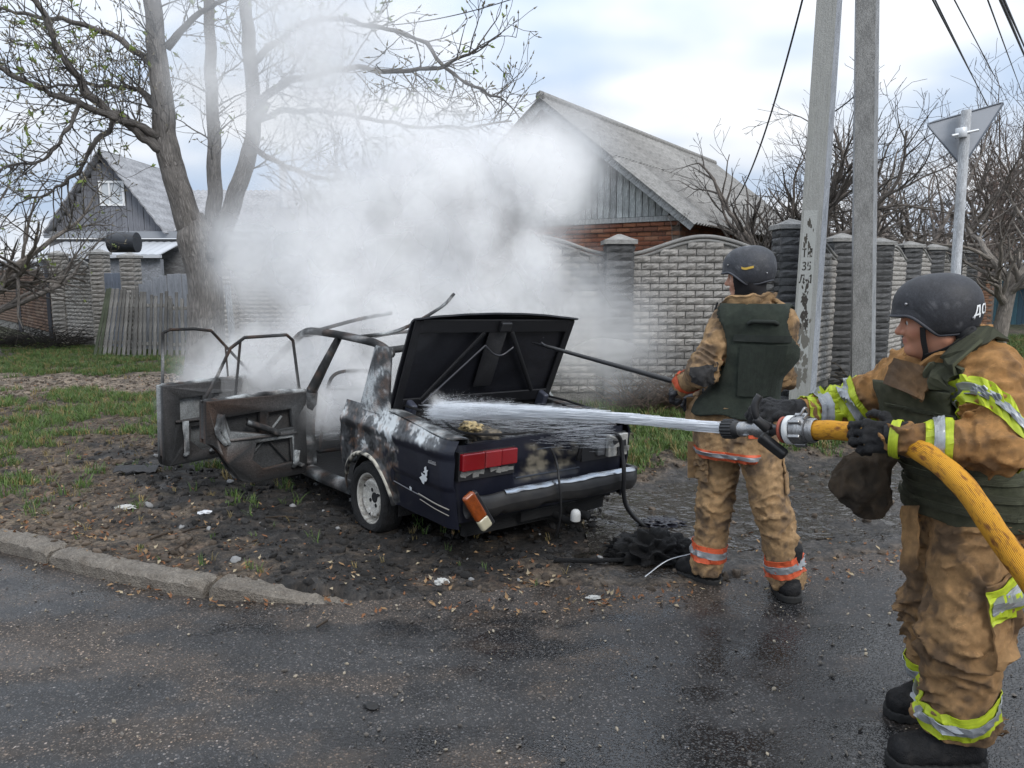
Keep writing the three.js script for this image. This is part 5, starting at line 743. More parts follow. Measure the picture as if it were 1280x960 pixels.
{ // wheels
  const wheel = (x, y, z, s, burntOnly, flat) => {
    const w = new THREE.Group(); w.name = 'wheel'; car.add(w); w.position.set(x, y, z); w.rotation.y = s < 0 ? -Math.PI / 2 : Math.PI / 2; // local z faces outwards
    const prof = [[0.03, 0.012], [0.045, 0.02], [0.075, 0.022], [0.092, 0.03], [0.118, 0.045], [0.132, 0.04], [0.145, 0.012], [0.152, -0.01], [0.160, 0.02], [0.166, 0.055], [0.175, 0.062], [0.183, 0.06], [0.184, 0.05], [0.172, -0.05], [0.172, -0.10]];
    const g = new THREE.LatheGeometry(prof.map(([r, h]) => new THREE.Vector2(r, h)), 56).rotateX(Math.PI / 2);
    const rm = burntOnly ? burnMat : std({ vertexColors: true, roughness: 0.65, map: T.grit, side: THREE.DoubleSide });
    part('rim', burntOnly ? burnP(g, 0.3) : paint(g, (a, b, c) => { const n = fbm3(a * 14 + 3, b * 14, c * 14, 4), n2 = fbm3(a * 45, b * 45, c * 45, 2), r = Math.hypot(a, b); let k = mix3([0.66, 0.63, 0.55], [0.82, 0.80, 0.75], clamp(n + 0.5)); k = mix3(k, [0.22, 0.13, 0.07], clamp(n * 1.7 + n2 * 0.7 - 0.22 + 0.5 * sstep(0.02, 0.0, Math.abs(r - 0.152))) * 0.8); return mix3(k, soot, clamp(n2 * 1.4 - 0.35 + 0.5 * sstep(0.05, 0.15, -b)) * 0.8); }), rm, w);
    part('hub_bore', new THREE.CylinderGeometry(0.036, 0.036, 0.03, 20).rotateX(Math.PI / 2).translate(0, 0, 0.006), blackMat, w);
    for (let k = 0; k < 4; k++) { const a = k * Math.PI / 2 + 0.5; part('lug_hole', new THREE.CylinderGeometry(0.014, 0.014, 0.012, 10).rotateX(Math.PI / 2).translate(Math.cos(a) * 0.058, Math.sin(a) * 0.058, 0.0185), blackMat, w); }
    for (let k = 0; k < 3; k++) { const a = k * 2.1 + 0.4; part('vent_hole', new THREE.CylinderGeometry(0.009, 0.009, 0.01, 8).rotateX(Math.PI / 2).translate(Math.cos(a) * 0.118, Math.sin(a) * 0.118, 0.0435), blackMat, w); }
    const ty = new THREE.LatheGeometry([[0.178, 0.055], [0.19, 0.075], [0.215, 0.085], [0.245, 0.08], [0.262, 0.06], [0.266, 0.0], [0.262, -0.06], [0.245, -0.08], [0.2, -0.085], [0.175, -0.06]].map((p) => new THREE.Vector2(...p)), 64).rotateX(Math.PI / 2), p = ty.attributes.position;
    for (let i = 0; i < p.count; i++) { let a = p.getX(i), b = p.getY(i), c = p.getZ(i); const n = fbm3(a * 9, b * 9, c * 9, 3); a *= 1 + n * 0.05; b *= 1 + n * 0.05; const lo = -flat + 0.012 * n; if (b < lo) { c *= 1 + (lo - b) * 3; b = lo + (b - lo) * 0.08; } p.setXYZ(i, a, b, c + n * 0.008); }
    ty.computeVertexNormals(); part('tyre', ty, std({ color: lin(0.012, 0.012, 0.0125), roughness: 0.85, bumpMap: T.gritB, bumpScale: 0.01, map: T.grit }), w);
  };
  wheel(-0.725, 0.285, AZ, -1, false, 0.205); wheel(0.725, 0.285, AZ, 1, true, 0.21); wheel(-0.72, 0.285, -1.37, -1, true, 0.21); wheel(0.72, 0.285, -1.37, 1, true, 0.21);
  part('rear_axle', merge([tube([V(-0.7, 0.28, AZ), V(0.7, 0.28, AZ)], 0.04, 8), tube([V(0, 0.28, AZ), V(0, 0.3, -0.8)], 0.05, 8), new THREE.SphereGeometry(0.12, 16, 10).translate(0, 0.28, AZ), tube([V(0.35, 0.3, 0.9), V(0.36, 0.28, 1.9)], 0.07, 10)]), blackMat, car);
}
// ---------- firefighters ----------
// mesh a distance field: one vertex per cell that the surface crosses
function netMesh(sdf, lo, hi, cell) {
  const nx = Math.ceil((hi.x - lo.x) / cell) + 1, ny = Math.ceil((hi.y - lo.y) / cell) + 1, nz = Math.ceil((hi.z - lo.z) / cell) + 1, F = new Float32Array(nx * ny * nz), B = 6, id = (i, j, k) => (k * ny + j) * nx + i;
  for (let k0 = 0; k0 < nz; k0 += B) for (let j0 = 0; j0 < ny; j0 += B) for (let i0 = 0; i0 < nx; i0 += B) {
    const d = sdf(lo.x + (i0 + B / 2) * cell, lo.y + (j0 + B / 2) * cell, lo.z + (k0 + B / 2) * cell), far = Math.abs(d) > B * cell * 0.95 + 0.03;
    for (let k = k0; k < Math.min(nz, k0 + B); k++) for (let j = j0; j < Math.min(ny, j0 + B); j++) for (let i = i0; i < Math.min(nx, i0 + B); i++) F[id(i, j, k)] = far ? d : sdf(lo.x + i * cell, lo.y + j * cell, lo.z + k * cell);
  }
  const at = new Int32Array(nx * ny * nz).fill(-1), P = [], I = [], C = [[0, 0, 0], [1, 0, 0], [0, 1, 0], [1, 1, 0], [0, 0, 1], [1, 0, 1], [0, 1, 1], [1, 1, 1]], E = [[0, 1], [2, 3], [4, 5], [6, 7], [0, 2], [1, 3], [4, 6], [5, 7], [0, 4], [1, 5], [2, 6], [3, 7]];
  for (let k = 0; k < nz - 1; k++) for (let j = 0; j < ny - 1; j++) for (let i = 0; i < nx - 1; i++) {
    const v = C.map(([a, b, c]) => F[id(i + a, j + b, k + c)]); let m = 0; for (let q = 0; q < 8; q++) if (v[q] < 0) m++; if (m === 0 || m === 8) continue;
    let x = 0, y = 0, z = 0, n = 0; for (const [a, b] of E) if (v[a] < 0 !== v[b] < 0) { const t = v[a] / (v[a] - v[b]); x += lerp(C[a][0], C[b][0], t); y += lerp(C[a][1], C[b][1], t); z += lerp(C[a][2], C[b][2], t); n++; }
    at[id(i, j, k)] = P.length / 3; P.push(lo.x + (i + x / n) * cell, lo.y + (j + y / n) * cell, lo.z + (k + z / n) * cell);
  }
  const quad = (a, b, c, d, f) => { if (a < 0 || b < 0 || c < 0 || d < 0) return; f ? I.push(a, b, c, a, c, d) : I.push(a, c, b, a, d, c); };
  for (let k = 1; k < nz - 1; k++) for (let j = 1; j < ny - 1; j++) for (let i = 1; i < nx - 1; i++) {
    const s = F[id(i, j, k)] < 0;
    if (s !== F[id(i + 1, j, k)] < 0) quad(at[id(i, j - 1, k - 1)], at[id(i, j, k - 1)], at[id(i, j, k)], at[id(i, j - 1, k)], s);
    if (s !== F[id(i, j + 1, k)] < 0) quad(at[id(i - 1, j, k - 1)], at[id(i - 1, j, k)], at[id(i, j, k)], at[id(i, j, k - 1)], s);
    if (s !== F[id(i, j, k + 1)] < 0) quad(at[id(i - 1, j - 1, k)], at[id(i, j - 1, k)], at[id(i, j, k)], at[id(i - 1, j, k)], s);
  }
  return geo(P, I);
}
const smin = (a, b, k) => { const h = Math.max(k - Math.abs(a - b), 0) / k; return Math.min(a, b) - h * h * k * 0.25; };
// bones: [a, b, ra, rb]; returns {d, s (metres along the nearest bone), i}
function bonesSDF(bones, k, fold) {
  const L = bones.map(([a, b, ra, rb]) => ({ a, dx: b.x - a.x, dy: b.y - a.y, dz: b.z - a.z, l2: b.distanceToSquared(a) || 1e-9, len: b.distanceTo(a), ra, rb }));
  return (x, y, z) => {
    let d = 1e9, best = 1e9, S = 0, bi = 0;
    for (let i = 0; i < L.length; i++) { const q = L[i], px = x - q.a.x, py = y - q.a.y, pz = z - q.a.z, t = clamp((px * q.dx + py * q.dy + pz * q.dz) / q.l2), ex = px - q.dx * t, ey = py - q.dy * t, ez = pz - q.dz * t, e = Math.sqrt(ex * ex + ey * ey + ez * ez) - lerp(q.ra, q.rb, t); d = smin(d, e, k); if (e < best) { best = e; S = t * q.len; bi = i; } }
    if (fold && Math.abs(d) < 0.05) d += fold(x, y, z, S, bi);
    return d;
  };
}
const foldFn = (amp, freq, seed, gen = 0.012) => (x, y, z, s, i) => { const m = clamp(0.45 + 0.9 * N3(x * 3.2 + seed, y * 3.2, z * 3.2 + i)); const w = Math.sin(s * freq + 3.2 * N3(x * 5 + seed, y * 4, z * 5) + i * 2.1); return -amp * m * (1 - Math.abs(w)) * 1.6 + amp * 0.5 - gen * fbm3(x * 5.5 + seed, y * 5.5, z * 5.5, 3) - 0.007 * (1 - 2.2 * Math.abs(N3(x * 9 + seed, y * 15, z * 9))) * clamp(0.5 + N3(x * 4, y * 4 + seed, z * 4)) - 0.0035 * (1 - 2 * Math.abs(N3(x * 24, y * 20 + seed, z * 24))); };
function bounds(bones, pad = 0.05) { const lo = V(1e9, 1e9, 1e9), hi = V(-1e9, -1e9, -1e9); for (const [a, b, ra, rb] of bones) { const r = Math.max(ra, rb) + pad; for (const p of [a, b]) { lo.min(p.clone().subScalar(r)); hi.max(p.clone().addScalar(r)); } } return [lo, hi]; }
// cloth band round a limb: rays from the bone's axis out to the cloth
function limbBand(sdf, a, b, t0, t1, off, { n = 44, rows = 4, tilt = V(0, 0, 0), rmax = 0.2, a0 = 0, a1 = 6.2832 } = {}) {
  const ax = b.clone().sub(a), L = ax.length(); ax.normalize(); const u = V(0, 1, 0); if (Math.abs(ax.y) > 0.8) u.set(0, 0, 1); u.addScaledVector(ax, -u.dot(ax)).normalize(); const w = ax.clone().cross(u);
  return sheet((p, q) => { const th = lerp(a0, a1, p), dir = u.clone().multiplyScalar(Math.cos(th)).addScaledVector(w, Math.sin(th)), c = a.clone().addScaledVector(ax, lerp(t0, t1, q) * L + dir.dot(tilt)); let r = 0.015; while (r < rmax && sdf(c.x + dir.x * r, c.y + dir.y * r, c.z + dir.z * r) < 0) r += 0.004; return c.addScaledVector(dir, r + off); }, n, rows, 0.003);
}
const clothMat = (extra = {}) => std({ vertexColors: true, map: T.cloth, bumpMap: T.clothB, bumpScale: 0.006, roughness: 0.92, ...extra });
const SUIT = clothMat(), trimY = std({ color: lin(0.55, 0.66, 0.025), roughness: 0.6, map: T.cloth }), trimS = std({ color: lin(0.42, 0.44, 0.46), roughness: 0.4, metalness: 0.35, map: T.cloth }), trimO = std({ color: lin(0.78, 0.13, 0.045), roughness: 0.6, map: T.cloth }), gloveM = std({ color: lin(0.018, 0.0185, 0.021), roughness: 0.6, map: T.cloth, bumpMap: T.clothB, bumpScale: 0.006 }), bootM = std({ color: lin(0.014, 0.0145, 0.016), roughness: 0.38, map: T.cloth, bumpMap: T.gritB, bumpScale: 0.004 }), strapM = std({ color: lin(0.012, 0.012, 0.013), roughness: 0.8 });
const skinM = phy({ vertexColors: true, roughness: 0.5, specularIntensity: 0.6 });
const suitCol = (base, dirt, seed, amt) => (x, y, z) => { const n = fbm3(x * 4 + seed, y * 4, z * 4, 4), f = fbm3(x * 13 + seed, y * 13, z * 13, 3); let c = mix3(base, dirt, clamp((n * 1.7 + f * 1.2 + amt) * 1.3) * 0.85); return c.map((k) => k * (1 + 0.25 * f)); };
const clothGeo = (g, col, s = 0.25) => paint((() => { const n = g.index ? g.toNonIndexed() : g; const nn = n.attributes.normal.clone(); const q = boxUV(n, s); q.setAttribute('normal', nn); return q; })(), col);
// a hand: wrist w, f towards the knuckles, n out of the back of the hand, side = +1 if the thumb lies along f x n
function handBones(w, f, n, side, curl, thumb = 0.5, k = 1) {
  f = f.clone().normalize(); n = n.clone().addScaledVector(f, -n.dot(f)).normalize(); const s = f.clone().cross(n).normalize().multiplyScalar(side), B = [], at = (a, b, c) => w.clone().addScaledVector(f, a * k).addScaledVector(s, b * k).addScaledVector(n, c * k);
  B.push([at(-0.03, 0, 0), at(0.01, 0, 0), 0.036, 0.037]); for (let i = 0; i < 4; i++) B.push([at(0.0, (1.5 - i) * 0.016, 0), at(0.085 - (i === 3 ? 0.012 : 0), (1.5 - i) * 0.0235, 0), 0.021, 0.0155]);
  const len = [[0.046, 0.028, 0.022], [0.05, 0.031, 0.023], [0.047, 0.029, 0.022], [0.038, 0.022, 0.02]];
  for (let i = 0; i < 4; i++) { let p = at(0.085 - (i === 3 ? 0.012 : 0), (1.5 - i) * 0.0235, 0), a = 0; len[i].forEach((l, j) => { a += curl[j] * (1 + 0.08 * (i - 1.5)); const q = p.clone().addScaledVector(f, Math.cos(a) * l * k).addScaledVector(n, -Math.sin(a) * l * k); B.push([p, q, 0.0128 - j * 0.0009, 0.0118 - j * 0.0011]); p = q; }); }
  let p = at(0.012, 0.030, -0.008); [[0.045, 0.75, -0.35], [0.034, 0.5, -0.6], [0.028, 0.3, -0.8]].forEach(([l, b, c], j) => { const d = f.clone().multiplyScalar(1 - thumb * 0.5).addScaledVector(s, b * (1 - thumb * j * 0.5)).addScaledVector(n, c * thumb * (0.6 + j * 0.5)).normalize(), q = p.clone().addScaledVector(d, l * k); B.push([p, q, 0.0165 - j * 0.001, 0.0145 - j * 0.001]); p = q; });
  return B;
}
function glove(parent, w, f, n, side, curl, thumb, mat = gloveM, k = 1) { const b = handBones(w, f, n, side, curl, thumb, k), [lo, hi] = bounds(b, 0.02); const g = netMesh(bonesSDF(b, 0.010, (x, y, z) => -0.003 * N3(x * 40, y * 40, z * 40)), lo, hi, 0.0036); return part('glove', clothGeo(g, () => [1, 1, 1], 0.12), mat, parent); }
// head in its own axes: f forward, u up, s side (f x u)
function headFrame(c, f, upHint) { f = f.clone().normalize(); const s = f.clone().cross(upHint).normalize(), u = s.clone().cross(f).normalize(); return { c, f, u, s, w: (a, b, d) => c.clone().addScaledVector(f, a).addScaledVector(u, b).addScaledVector(s, d) }; }
function headSDF(h) {
  const el = (a, b, d, ca, cb, cd, ra, rb, rd) => { const x = (a - ca) / ra, y = (b - cb) / rb, z = (d - cd) / rd, k = Math.sqrt(x * x + y * y + z * z); return (k - 1) * Math.min(ra, rb, rd); };
  const cap = (a, b, d, p, q, r0, r1) => { const dx = q[0] - p[0], dy = q[1] - p[1], dz = q[2] - p[2], t = clamp(((a - p[0]) * dx + (b - p[1]) * dy + (d - p[2]) * dz) / (dx * dx + dy * dy + dz * dz + 1e-9)); return Math.hypot(a - p[0] - dx * t, b - p[1] - dy * t, d - p[2] - dz * t) - lerp(r0, r1, t); };
  return (x, y, z) => {
    const px = x - h.c.x, py = y - h.c.y, pz = z - h.c.z, a = px * h.f.x + py * h.f.y + pz * h.f.z, b = px * h.u.x + py * h.u.y + pz * h.u.z, d0 = px * h.s.x + py * h.s.y + pz * h.s.z, d = Math.abs(d0);
    let r = el(a, b, d, -0.012, 0.03, 0, 0.098, 0.092, 0.078); r = smin(r, el(a, b, d, 0.022, -0.035, 0, 0.070, 0.085, 0.062), 0.04); r = smin(r, cap(a, b, d, [0.045, -0.092, 0], [-0.02, -0.055, 0.055], 0.026, 0.024), 0.03);
    r = smin(r, cap(a, b, d, [0.085, 0.022, 0], [0.076, 0.022, 0.036], 0.0125, 0.011), 0.02); r = smin(r, cap(a, b, d, [0.068, -0.028, 0.036], [0.05, -0.02, 0.052], 0.018, 0.014), 0.025); // brow, cheek
    r = Math.max(r, -(Math.hypot(a - 0.092, b - 0.003, d - 0.031) - 0.0125)); r = smin(r, Math.hypot(a - 0.075, b - 0.003, d - 0.031) - 0.0135, 0.004);
    r = smin(r, cap(a, b, d, [0.088, 0.012, 0], [0.112, -0.026, 0], 0.009, 0.0125), 0.012); r = smin(r, Math.hypot(a - 0.098, b + 0.031, d - 0.011) - 0.0085, 0.008);
    r = smin(r, cap(a, b, d, [0.094, -0.052, 0], [0.082, -0.055, 0.021], 0.0075, 0.005), 0.006); r = smin(r, cap(a, b, d, [0.092, -0.064, 0], [0.08, -0.063, 0.018], 0.008, 0.005), 0.006); r = smin(r, Math.hypot(a - 0.075, b + 0.092, d) - 0.021, 0.02);
    r = smin(r, el(a, b, d, -0.012, -0.006, 0.078, 0.020, 0.032, 0.012), 0.008); r = Math.max(r, -(Math.hypot(a + 0.006, b + 0.004, d - 0.093) - 0.010));
    return smin(r, cap(a, b, d, [-0.018, -0.06, 0], [-0.045, -0.2, 0], 0.058, 0.066), 0.03);
  };
}
function helmet(parent, h, col, seed, name = 'helmet') {
  const C = [-0.010, 0.047], RA = 0.140, RB = 0.118, RS = 0.120, cut = (ph) => { const c = Math.cos(ph); return lerp(-0.042, 0.030, sstep(0.05, 0.75, c)) + 0.012 * sstep(-0.4, -1, c); };
  const pt = (ph, v, off = 0) => { const yc = (cut(ph) - C[1]) / RB, vmax = Math.acos(clamp(yc, -1, 1)), th = v * vmax, fl = 1 + 0.035 * sstep(0.86, 1, v) + off / 0.125, sq = Math.min(1.07, 1 / Math.pow(Math.pow(Math.abs(Math.sin(th)), 2.3) + Math.pow(Math.abs(Math.cos(th)), 2.3), 1 / 2.3)); const yy = Math.max(Math.cos(th) * sq * RB * (1 + off / 0.12), (cut(ph) - C[1])); return h.w(C[0] + Math.sin(th) * sq * Math.cos(ph) * RA * fl, C[1] + yy, Math.sin(th) * sq * Math.sin(ph) * RS * fl); };
  const m = std({ vertexColors: true, roughness: 0.62, map: T.grit });
  const hm = part(name, paint(sheet((u, v) => pt(u * 6.28319, v), 72, 30, 0.010, 3, 1), (x, y, z) => { const n = fbm3(x * 22 + seed, y * 22, z * 22, 3), b = fbm3(x * 7 + seed, y * 7, z * 7, 3); return mix3(col, [0.20, 0.20, 0.21], clamp((n * 1.4 + b * 0.9 - 0.52) * 2.2) * 0.55).map((k) => k * (1 + 0.2 * b)); }), m, parent);
  const rim = []; for (let i = 0; i <= 80; i++) rim.push(pt(i / 80 * 6.28319, 0.995)); part('rim', tube(rim, 0.0055, 6, false), std({ color: lin(col[0] * 1.15, col[1] * 1.15, col[2] * 1.15), roughness: 0.7 }), hm);
  for (const s of [1, -1]) for (const ph of [0.75, 2.3]) part('rivet', new THREE.SphereGeometry(0.005, 8, 6).translate(...pt(s * ph, 0.80, 0.002).toArray()), std({ color: lin(0.3, 0.3, 0.31), roughness: 0.4, metalness: 0.6 }), hm);
  return { hm, pt };
}
function headSkin(parent, h, tone) {
  const g = netMesh(headSDF(h), h.c.clone().subScalar(0.26), h.c.clone().addScalar(0.16), 0.0042);
  return part('head', paint(g, (x, y, z) => { const p = V(x, y, z).sub(h.c), a = p.dot(h.f), b = p.dot(h.u), d = Math.abs(p.dot(h.s)), n = fbm3(x * 30, y * 30, z * 30, 2); let c = tone; const lip = sstep(0.010, 0.005, Math.abs(b + 0.058)) * sstep(0.022, 0.016, d) * (a > 0.07 ? 1 : 0); c = mix3(c, [0.36, 0.12, 0.10], lip * 0.6); c = mix3(c, [0.46, 0.17, 0.12], (sstep(0.03, 0.012, Math.hypot(a - 0.06, b + 0.028, d - 0.045)) + sstep(0.02, 0.008, Math.hypot(a - 0.11, b + 0.026, d))) * 0.35); const brow = sstep(0.006, 0.003, Math.abs(b - 0.026)) * (d > 0.012 && d < 0.044 && a > 0.06 ? 1 : 0); c = mix3(c, [0.05, 0.03, 0.02], brow * 0.8); c = mix3(c, [0.22, 0.15, 0.12], clamp(n * 0.8 + 0.3) * 0.35 * (b < -0.045 && a > -0.02 && b > -0.12 ? 1 : 0)); return c.map((k) => k * (1 + 0.1 * n)); }), skinM, parent);
}
const eyes = (parent, h) => { for (const s of [1, -1]) { part('eye', new THREE.SphereGeometry(0.0115, 14, 10).translate(...h.w(0.0795, 0.004, s * 0.031).toArray()), std({ color: lin(0.62, 0.6, 0.58), roughness: 0.15 }), parent); part('iris', new THREE.SphereGeometry(0.0058, 10, 8).translate(...h.w(0.0868, 0.003, s * 0.031).toArray()), std({ color: lin(0.02, 0.014, 0.01), roughness: 0.1 }), parent); } };
// stand-up collar: open ring leaning outwards, c centre, axis up, open towards `front`
function collar(parent, c, axis, front, r0, r1, h, col, gap = 0.5, flop = 0) {
  axis = axis.clone().normalize(); const f = front.clone().addScaledVector(axis, -front.dot(axis)).normalize(), s = f.clone().cross(axis);
  const g = sheet((u, v) => { const a = lerp(gap, 6.28319 - gap, u), r = lerp(r0, r1, v) * (1 + 0.07 * N3(Math.cos(a) * 2, Math.sin(a) * 2, v * 2 + r0)), e = sstep(0.12, 0, Math.min(u, 1 - u)); return c.clone().addScaledVector(f, Math.cos(a) * r * 1.08 + e * flop * v).addScaledVector(s, Math.sin(a) * r).addScaledVector(axis, h * v * (1 - 0.35 * e) + 0.012 * N3(a * 1.5, v * 2, 1) + (v > 0.8 ? -0.01 : 0)); }, 60, 14, 0.014);
  return part('collar', clothGeo(g, col, 0.25), SUIT, parent);
}
function boot(parent, ankle, toe, heelY, wd = 0.048) {
  const d = toe.clone().sub(ankle); d.y = 0; d.normalize(); const y = heelY, s = V(d.z, 0, -d.x), at = (a, h, o = 0) => V(ankle.x + d.x * a + s.x * o, y + h, ankle.z + d.z * a + s.z * o), L = Math.hypot(toe.x - ankle.x, toe.z - ankle.z);
  const b = [[at(-0.04, 0.055), at(0.06, 0.06), wd, wd + 0.002], [at(0.05, 0.06, 0.008), at(L - 0.045, 0.050, 0.008), wd + 0.002, wd - 0.002], [at(0.05, 0.06, -0.01), at(L - 0.05, 0.048, -0.012), wd, wd - 0.006], [at(-0.015, 0.07), at(0.0, 0.26), wd + 0.002, wd + 0.012], [at(0.02, 0.12), at(0.1, 0.075), 0.045, 0.04]];
  const base = bonesSDF(b, 0.03, (x, yy, z) => -0.004 * fbm3(x * 18, yy * 30, z * 18, 2)), sdf = (x, yy, z) => Math.max(base(x, yy, z), y + 0.016 - yy), [lo, hi] = bounds(b, 0.02);
  const bt = part('boot', clothGeo(netMesh(sdf, lo, hi, 0.006), (x, yy, z) => { const n = fbm3(x * 20, yy * 20, z * 20, 3); return mix3([1, 1, 1], [2.6, 2.4, 2.1], clamp(n * 1.6 - 0.15 + sstep(y + 0.07, y + 0.01, yy) * 0.25)); }, 0.2), phy({ color: lin(0.010, 0.010, 0.011), vertexColors: true, roughness: 0.6, specularIntensity: 0.5, bumpMap: T.gritB, bumpScale: 0.004 }), parent);
  const sole = (x, yy, z) => Math.max(base(x, Math.max(yy, y + 0.05), z) - 0.006, Math.abs(yy - (y + 0.012)) - 0.016 - 0.004 * (Math.sin((x * d.x + z * d.z) * 190) > 0 ? 1 : 0)); part('sole', netMesh(sole, lo.clone().subScalar(0.02), hi.clone().addScalar(0.02), 0.006), std({ color: lin(0.01, 0.01, 0.01), roughness: 0.8 }), bt);
  return bt;
}
// MOLLE rows / quilting on the vest are proud strips laid on its surface
function surfaceStrip(sdf, c, dir0, dir1, y, hgt, off, n = 30) { return sheet((u, v) => { const a = lerp(dir0, dir1, u), d = V(Math.sin(a), 0, Math.cos(a)), p = V(c.x, y - hgt * v, c.z); let r = 0.03; while (r < 0.4 && sdf(p.x + d.x * r, p.y, p.z + d.z * r) < 0) r += 0.004; return p.addScaledVector(d, r + off); }, n, 3, 0.004); }

{ // ===== the standing firefighter with the hook, back to the camera =====
  const b0 = V(1.36, 0, -4.1), t = thing('person', 'firefighter in tan suit and dark green vest, back turned, pushing a hook', 'person', undefined, b0);
  const J = (x, y, z) => W(x, y, z).sub(b0), tan = [0.68, 0.43, 0.215], dirt = [0.20, 0.14, 0.095], col = suitCol(tan, dirt, 3, 0.02);
  const lgy = groundY(1.13, -4.2), rgy = Math.max(0.003, groundY(1.56, -3.98));
  const neck = J(938, 378, 4.12), chest = J(943, 430, 4.10), pel = J(922, 528, 4.12), shL = J(909, 401, 4.15), shR = J(976, 406, 4.02);
  const elL = J(877, 464, 4.04), haL = J(856, 482, 4.26), elR = J(972, 470, 4.20), haR = J(878, 492, 4.42);
  const hiL = J(902, 545, 4.17), hiR = J(944, 545, 4.05), knL = J(893, 632, 4.20), knR = J(965, 640, 3.98), anL = J(884, 706, 4.22), anR = J(984, 724, 4.0);
  const across = shR.clone().sub(shL).normalize();
  const mixp = (a, b, u) => a.clone().lerp(b, u);
  const torsoB = [[mixp(shL, shR, 0.22), mixp(shL, shR, 0.78), 0.115, 0.115], [chest.clone().addScaledVector(across, -0.075), chest.clone().addScaledVector(across, 0.075), 0.135, 0.135], [mixp(chest, pel, 0.2), pel, 0.145, 0.155], [pel.clone().addScaledVector(across, -0.07), pel.clone().addScaledVector(across, 0.07), 0.155, 0.155], [pel.clone().add(V(-0.01, -0.11, 0)).addScaledVector(across, -0.06), pel.clone().add(V(-0.01, -0.11, 0)).addScaledVector(across, 0.06), 0.160, 0.160], [neck.clone().add(V(0, -0.05, 0)), neck, 0.10, 0.075]];
  const armB = [[shL, elL, 0.092, 0.074], [elL, haL, 0.074, 0.058], [shR, elR, 0.092, 0.074], [elR, haR, 0.074, 0.058]];
  const hem = pel.y - 0.20, jb = [...torsoB, ...armB], jf = foldFn(0.015, 56, 1, 0.015), jbase = bonesSDF(jb, 0.045, jf), jacket = (x, y, z) => Math.max(jbase(x, y, z), hem + 0.012 * N3(x * 6, 0, z * 6) - y);
  const [jl, jh] = bounds(jb); part('jacket', clothGeo(netMesh(jacket, jl, jh, 0.0085), col), SUIT, t);
  const legB = [[pel.clone().add(V(0, -0.06, 0)).addScaledVector(across, -0.06), pel.clone().add(V(0, -0.06, 0)).addScaledVector(across, 0.06), 0.135, 0.135], [hiL, knL, 0.118, 0.098], [knL, anL, 0.098, 0.092], [hiR, knR, 0.118, 0.098], [knR, anR, 0.098, 0.094]];
  const tfold = foldFn(0.014, 48, 7, 0.016), tb = bonesSDF(legB, 0.04, tfold), cutY = (x, z) => Math.min(anL.y, anR.y) + 0.0 + (x > (anL.x + anR.x) / 2 ? anR.y - Math.min(anL.y, anR.y) : anL.y - Math.min(anL.y, anR.y)) - 0.05;
  const trouser = (x, y, z) => Math.max(tb(x, y, z), cutY(x, z) - y, y - pel.y + 0.02); const [tl, th] = bounds(legB); part('trousers', clothGeo(netMesh(trouser, tl, th, 0.0085), suitCol(tan, dirt, 9, 0.06)), SUIT, t);
  // reflective bands
  const band = (sd, a, b, t0, t1, m, n, o = 0.004, opt) => part(n, limbBand(sd, a, b, t0, t1, o, opt), m, t);
  for (const [k, a, b] of [[1, knL, anL], [2, knR, anR]]) { const sd = tb; band(sd, a, b, 0.62, 0.88, trimO, 'cuff_band', 0.005, { rmax: 0.135, n: 60 }); band(sd, a, b, 0.70, 0.80, trimS, 'cuff_band', 0.009, { rmax: 0.135, n: 60 }); }
  const waistSd = bonesSDF(torsoB, 0.045, jf), wa = pel.clone().add(V(-0.01, -0.02, 0)), wb = pel.clone().add(V(-0.01, -0.22, 0));
  band(waistSd, wa, wb, 0.60, 0.86, trimO, 'hem_band', 0.006, { rmax: 0.34, n: 70 }); band(waistSd, wa, wb, 0.66, 0.77, trimS, 'hem_band', 0.010, { rmax: 0.34, n: 70 });
  { const zb = (x0, x1, y0, y1, m, o) => part('back_stripe', sheet((u, v) => { const p = J(lerp(x0, x1, u), lerp(y0, y1, v), 4.12); let z = 0.35; while (z > -0.1 && waistSd(p.x, p.y, p.z + z) > 0) z -= 0.004; return V(p.x, p.y, p.z + z + o); }, 6, 10, 0.003), m, t); zb(923, 934, 498, 540, trimO, 0.006); }
  // vest
  const vb = bonesSDF(torsoB, 0.05, (x, y, z) => -0.006 * fbm3(x * 7, y * 7, z * 7, 3)), armCut = bonesSDF([[shL.clone().addScaledVector(across, -0.015), elL, 0.112, 0.095], [shR.clone().addScaledVector(across, 0.06), elR.clone().addScaledVector(across, 0.05), 0.10, 0.09]], 0.02), vTop = chest.y + 0.19, vBot = pel.y + 0.055;
  const vest = (x, y, z) => Math.max(vb(x, y, z) - 0.036, -armCut(x, y, z), vBot - y + 0.02 * N3(x * 5, 1, z * 5), y - vTop - 0.03, -(Math.hypot(x - neck.x, (y - neck.y - 0.02) * 0.8, z - neck.z) - 0.135));
  const vcol = (x, y, z) => { const n = fbm3(x * 6, y * 6, z * 6, 4); return mix3([0.030, 0.044, 0.031], [0.058, 0.074, 0.052], clamp(0.4 + n)); };
  part('vest', clothGeo(netMesh(vest, jl, jh, 0.0085), vcol), clothMat({ roughness: 0.85 }), t);
  const vm = std({ color: lin(0.018, 0.024, 0.019), roughness: 0.85, map: T.cloth }), vc = mixp(chest, pel, 0.4), vsd = (x, y, z) => vb(x, y, z) - 0.036;
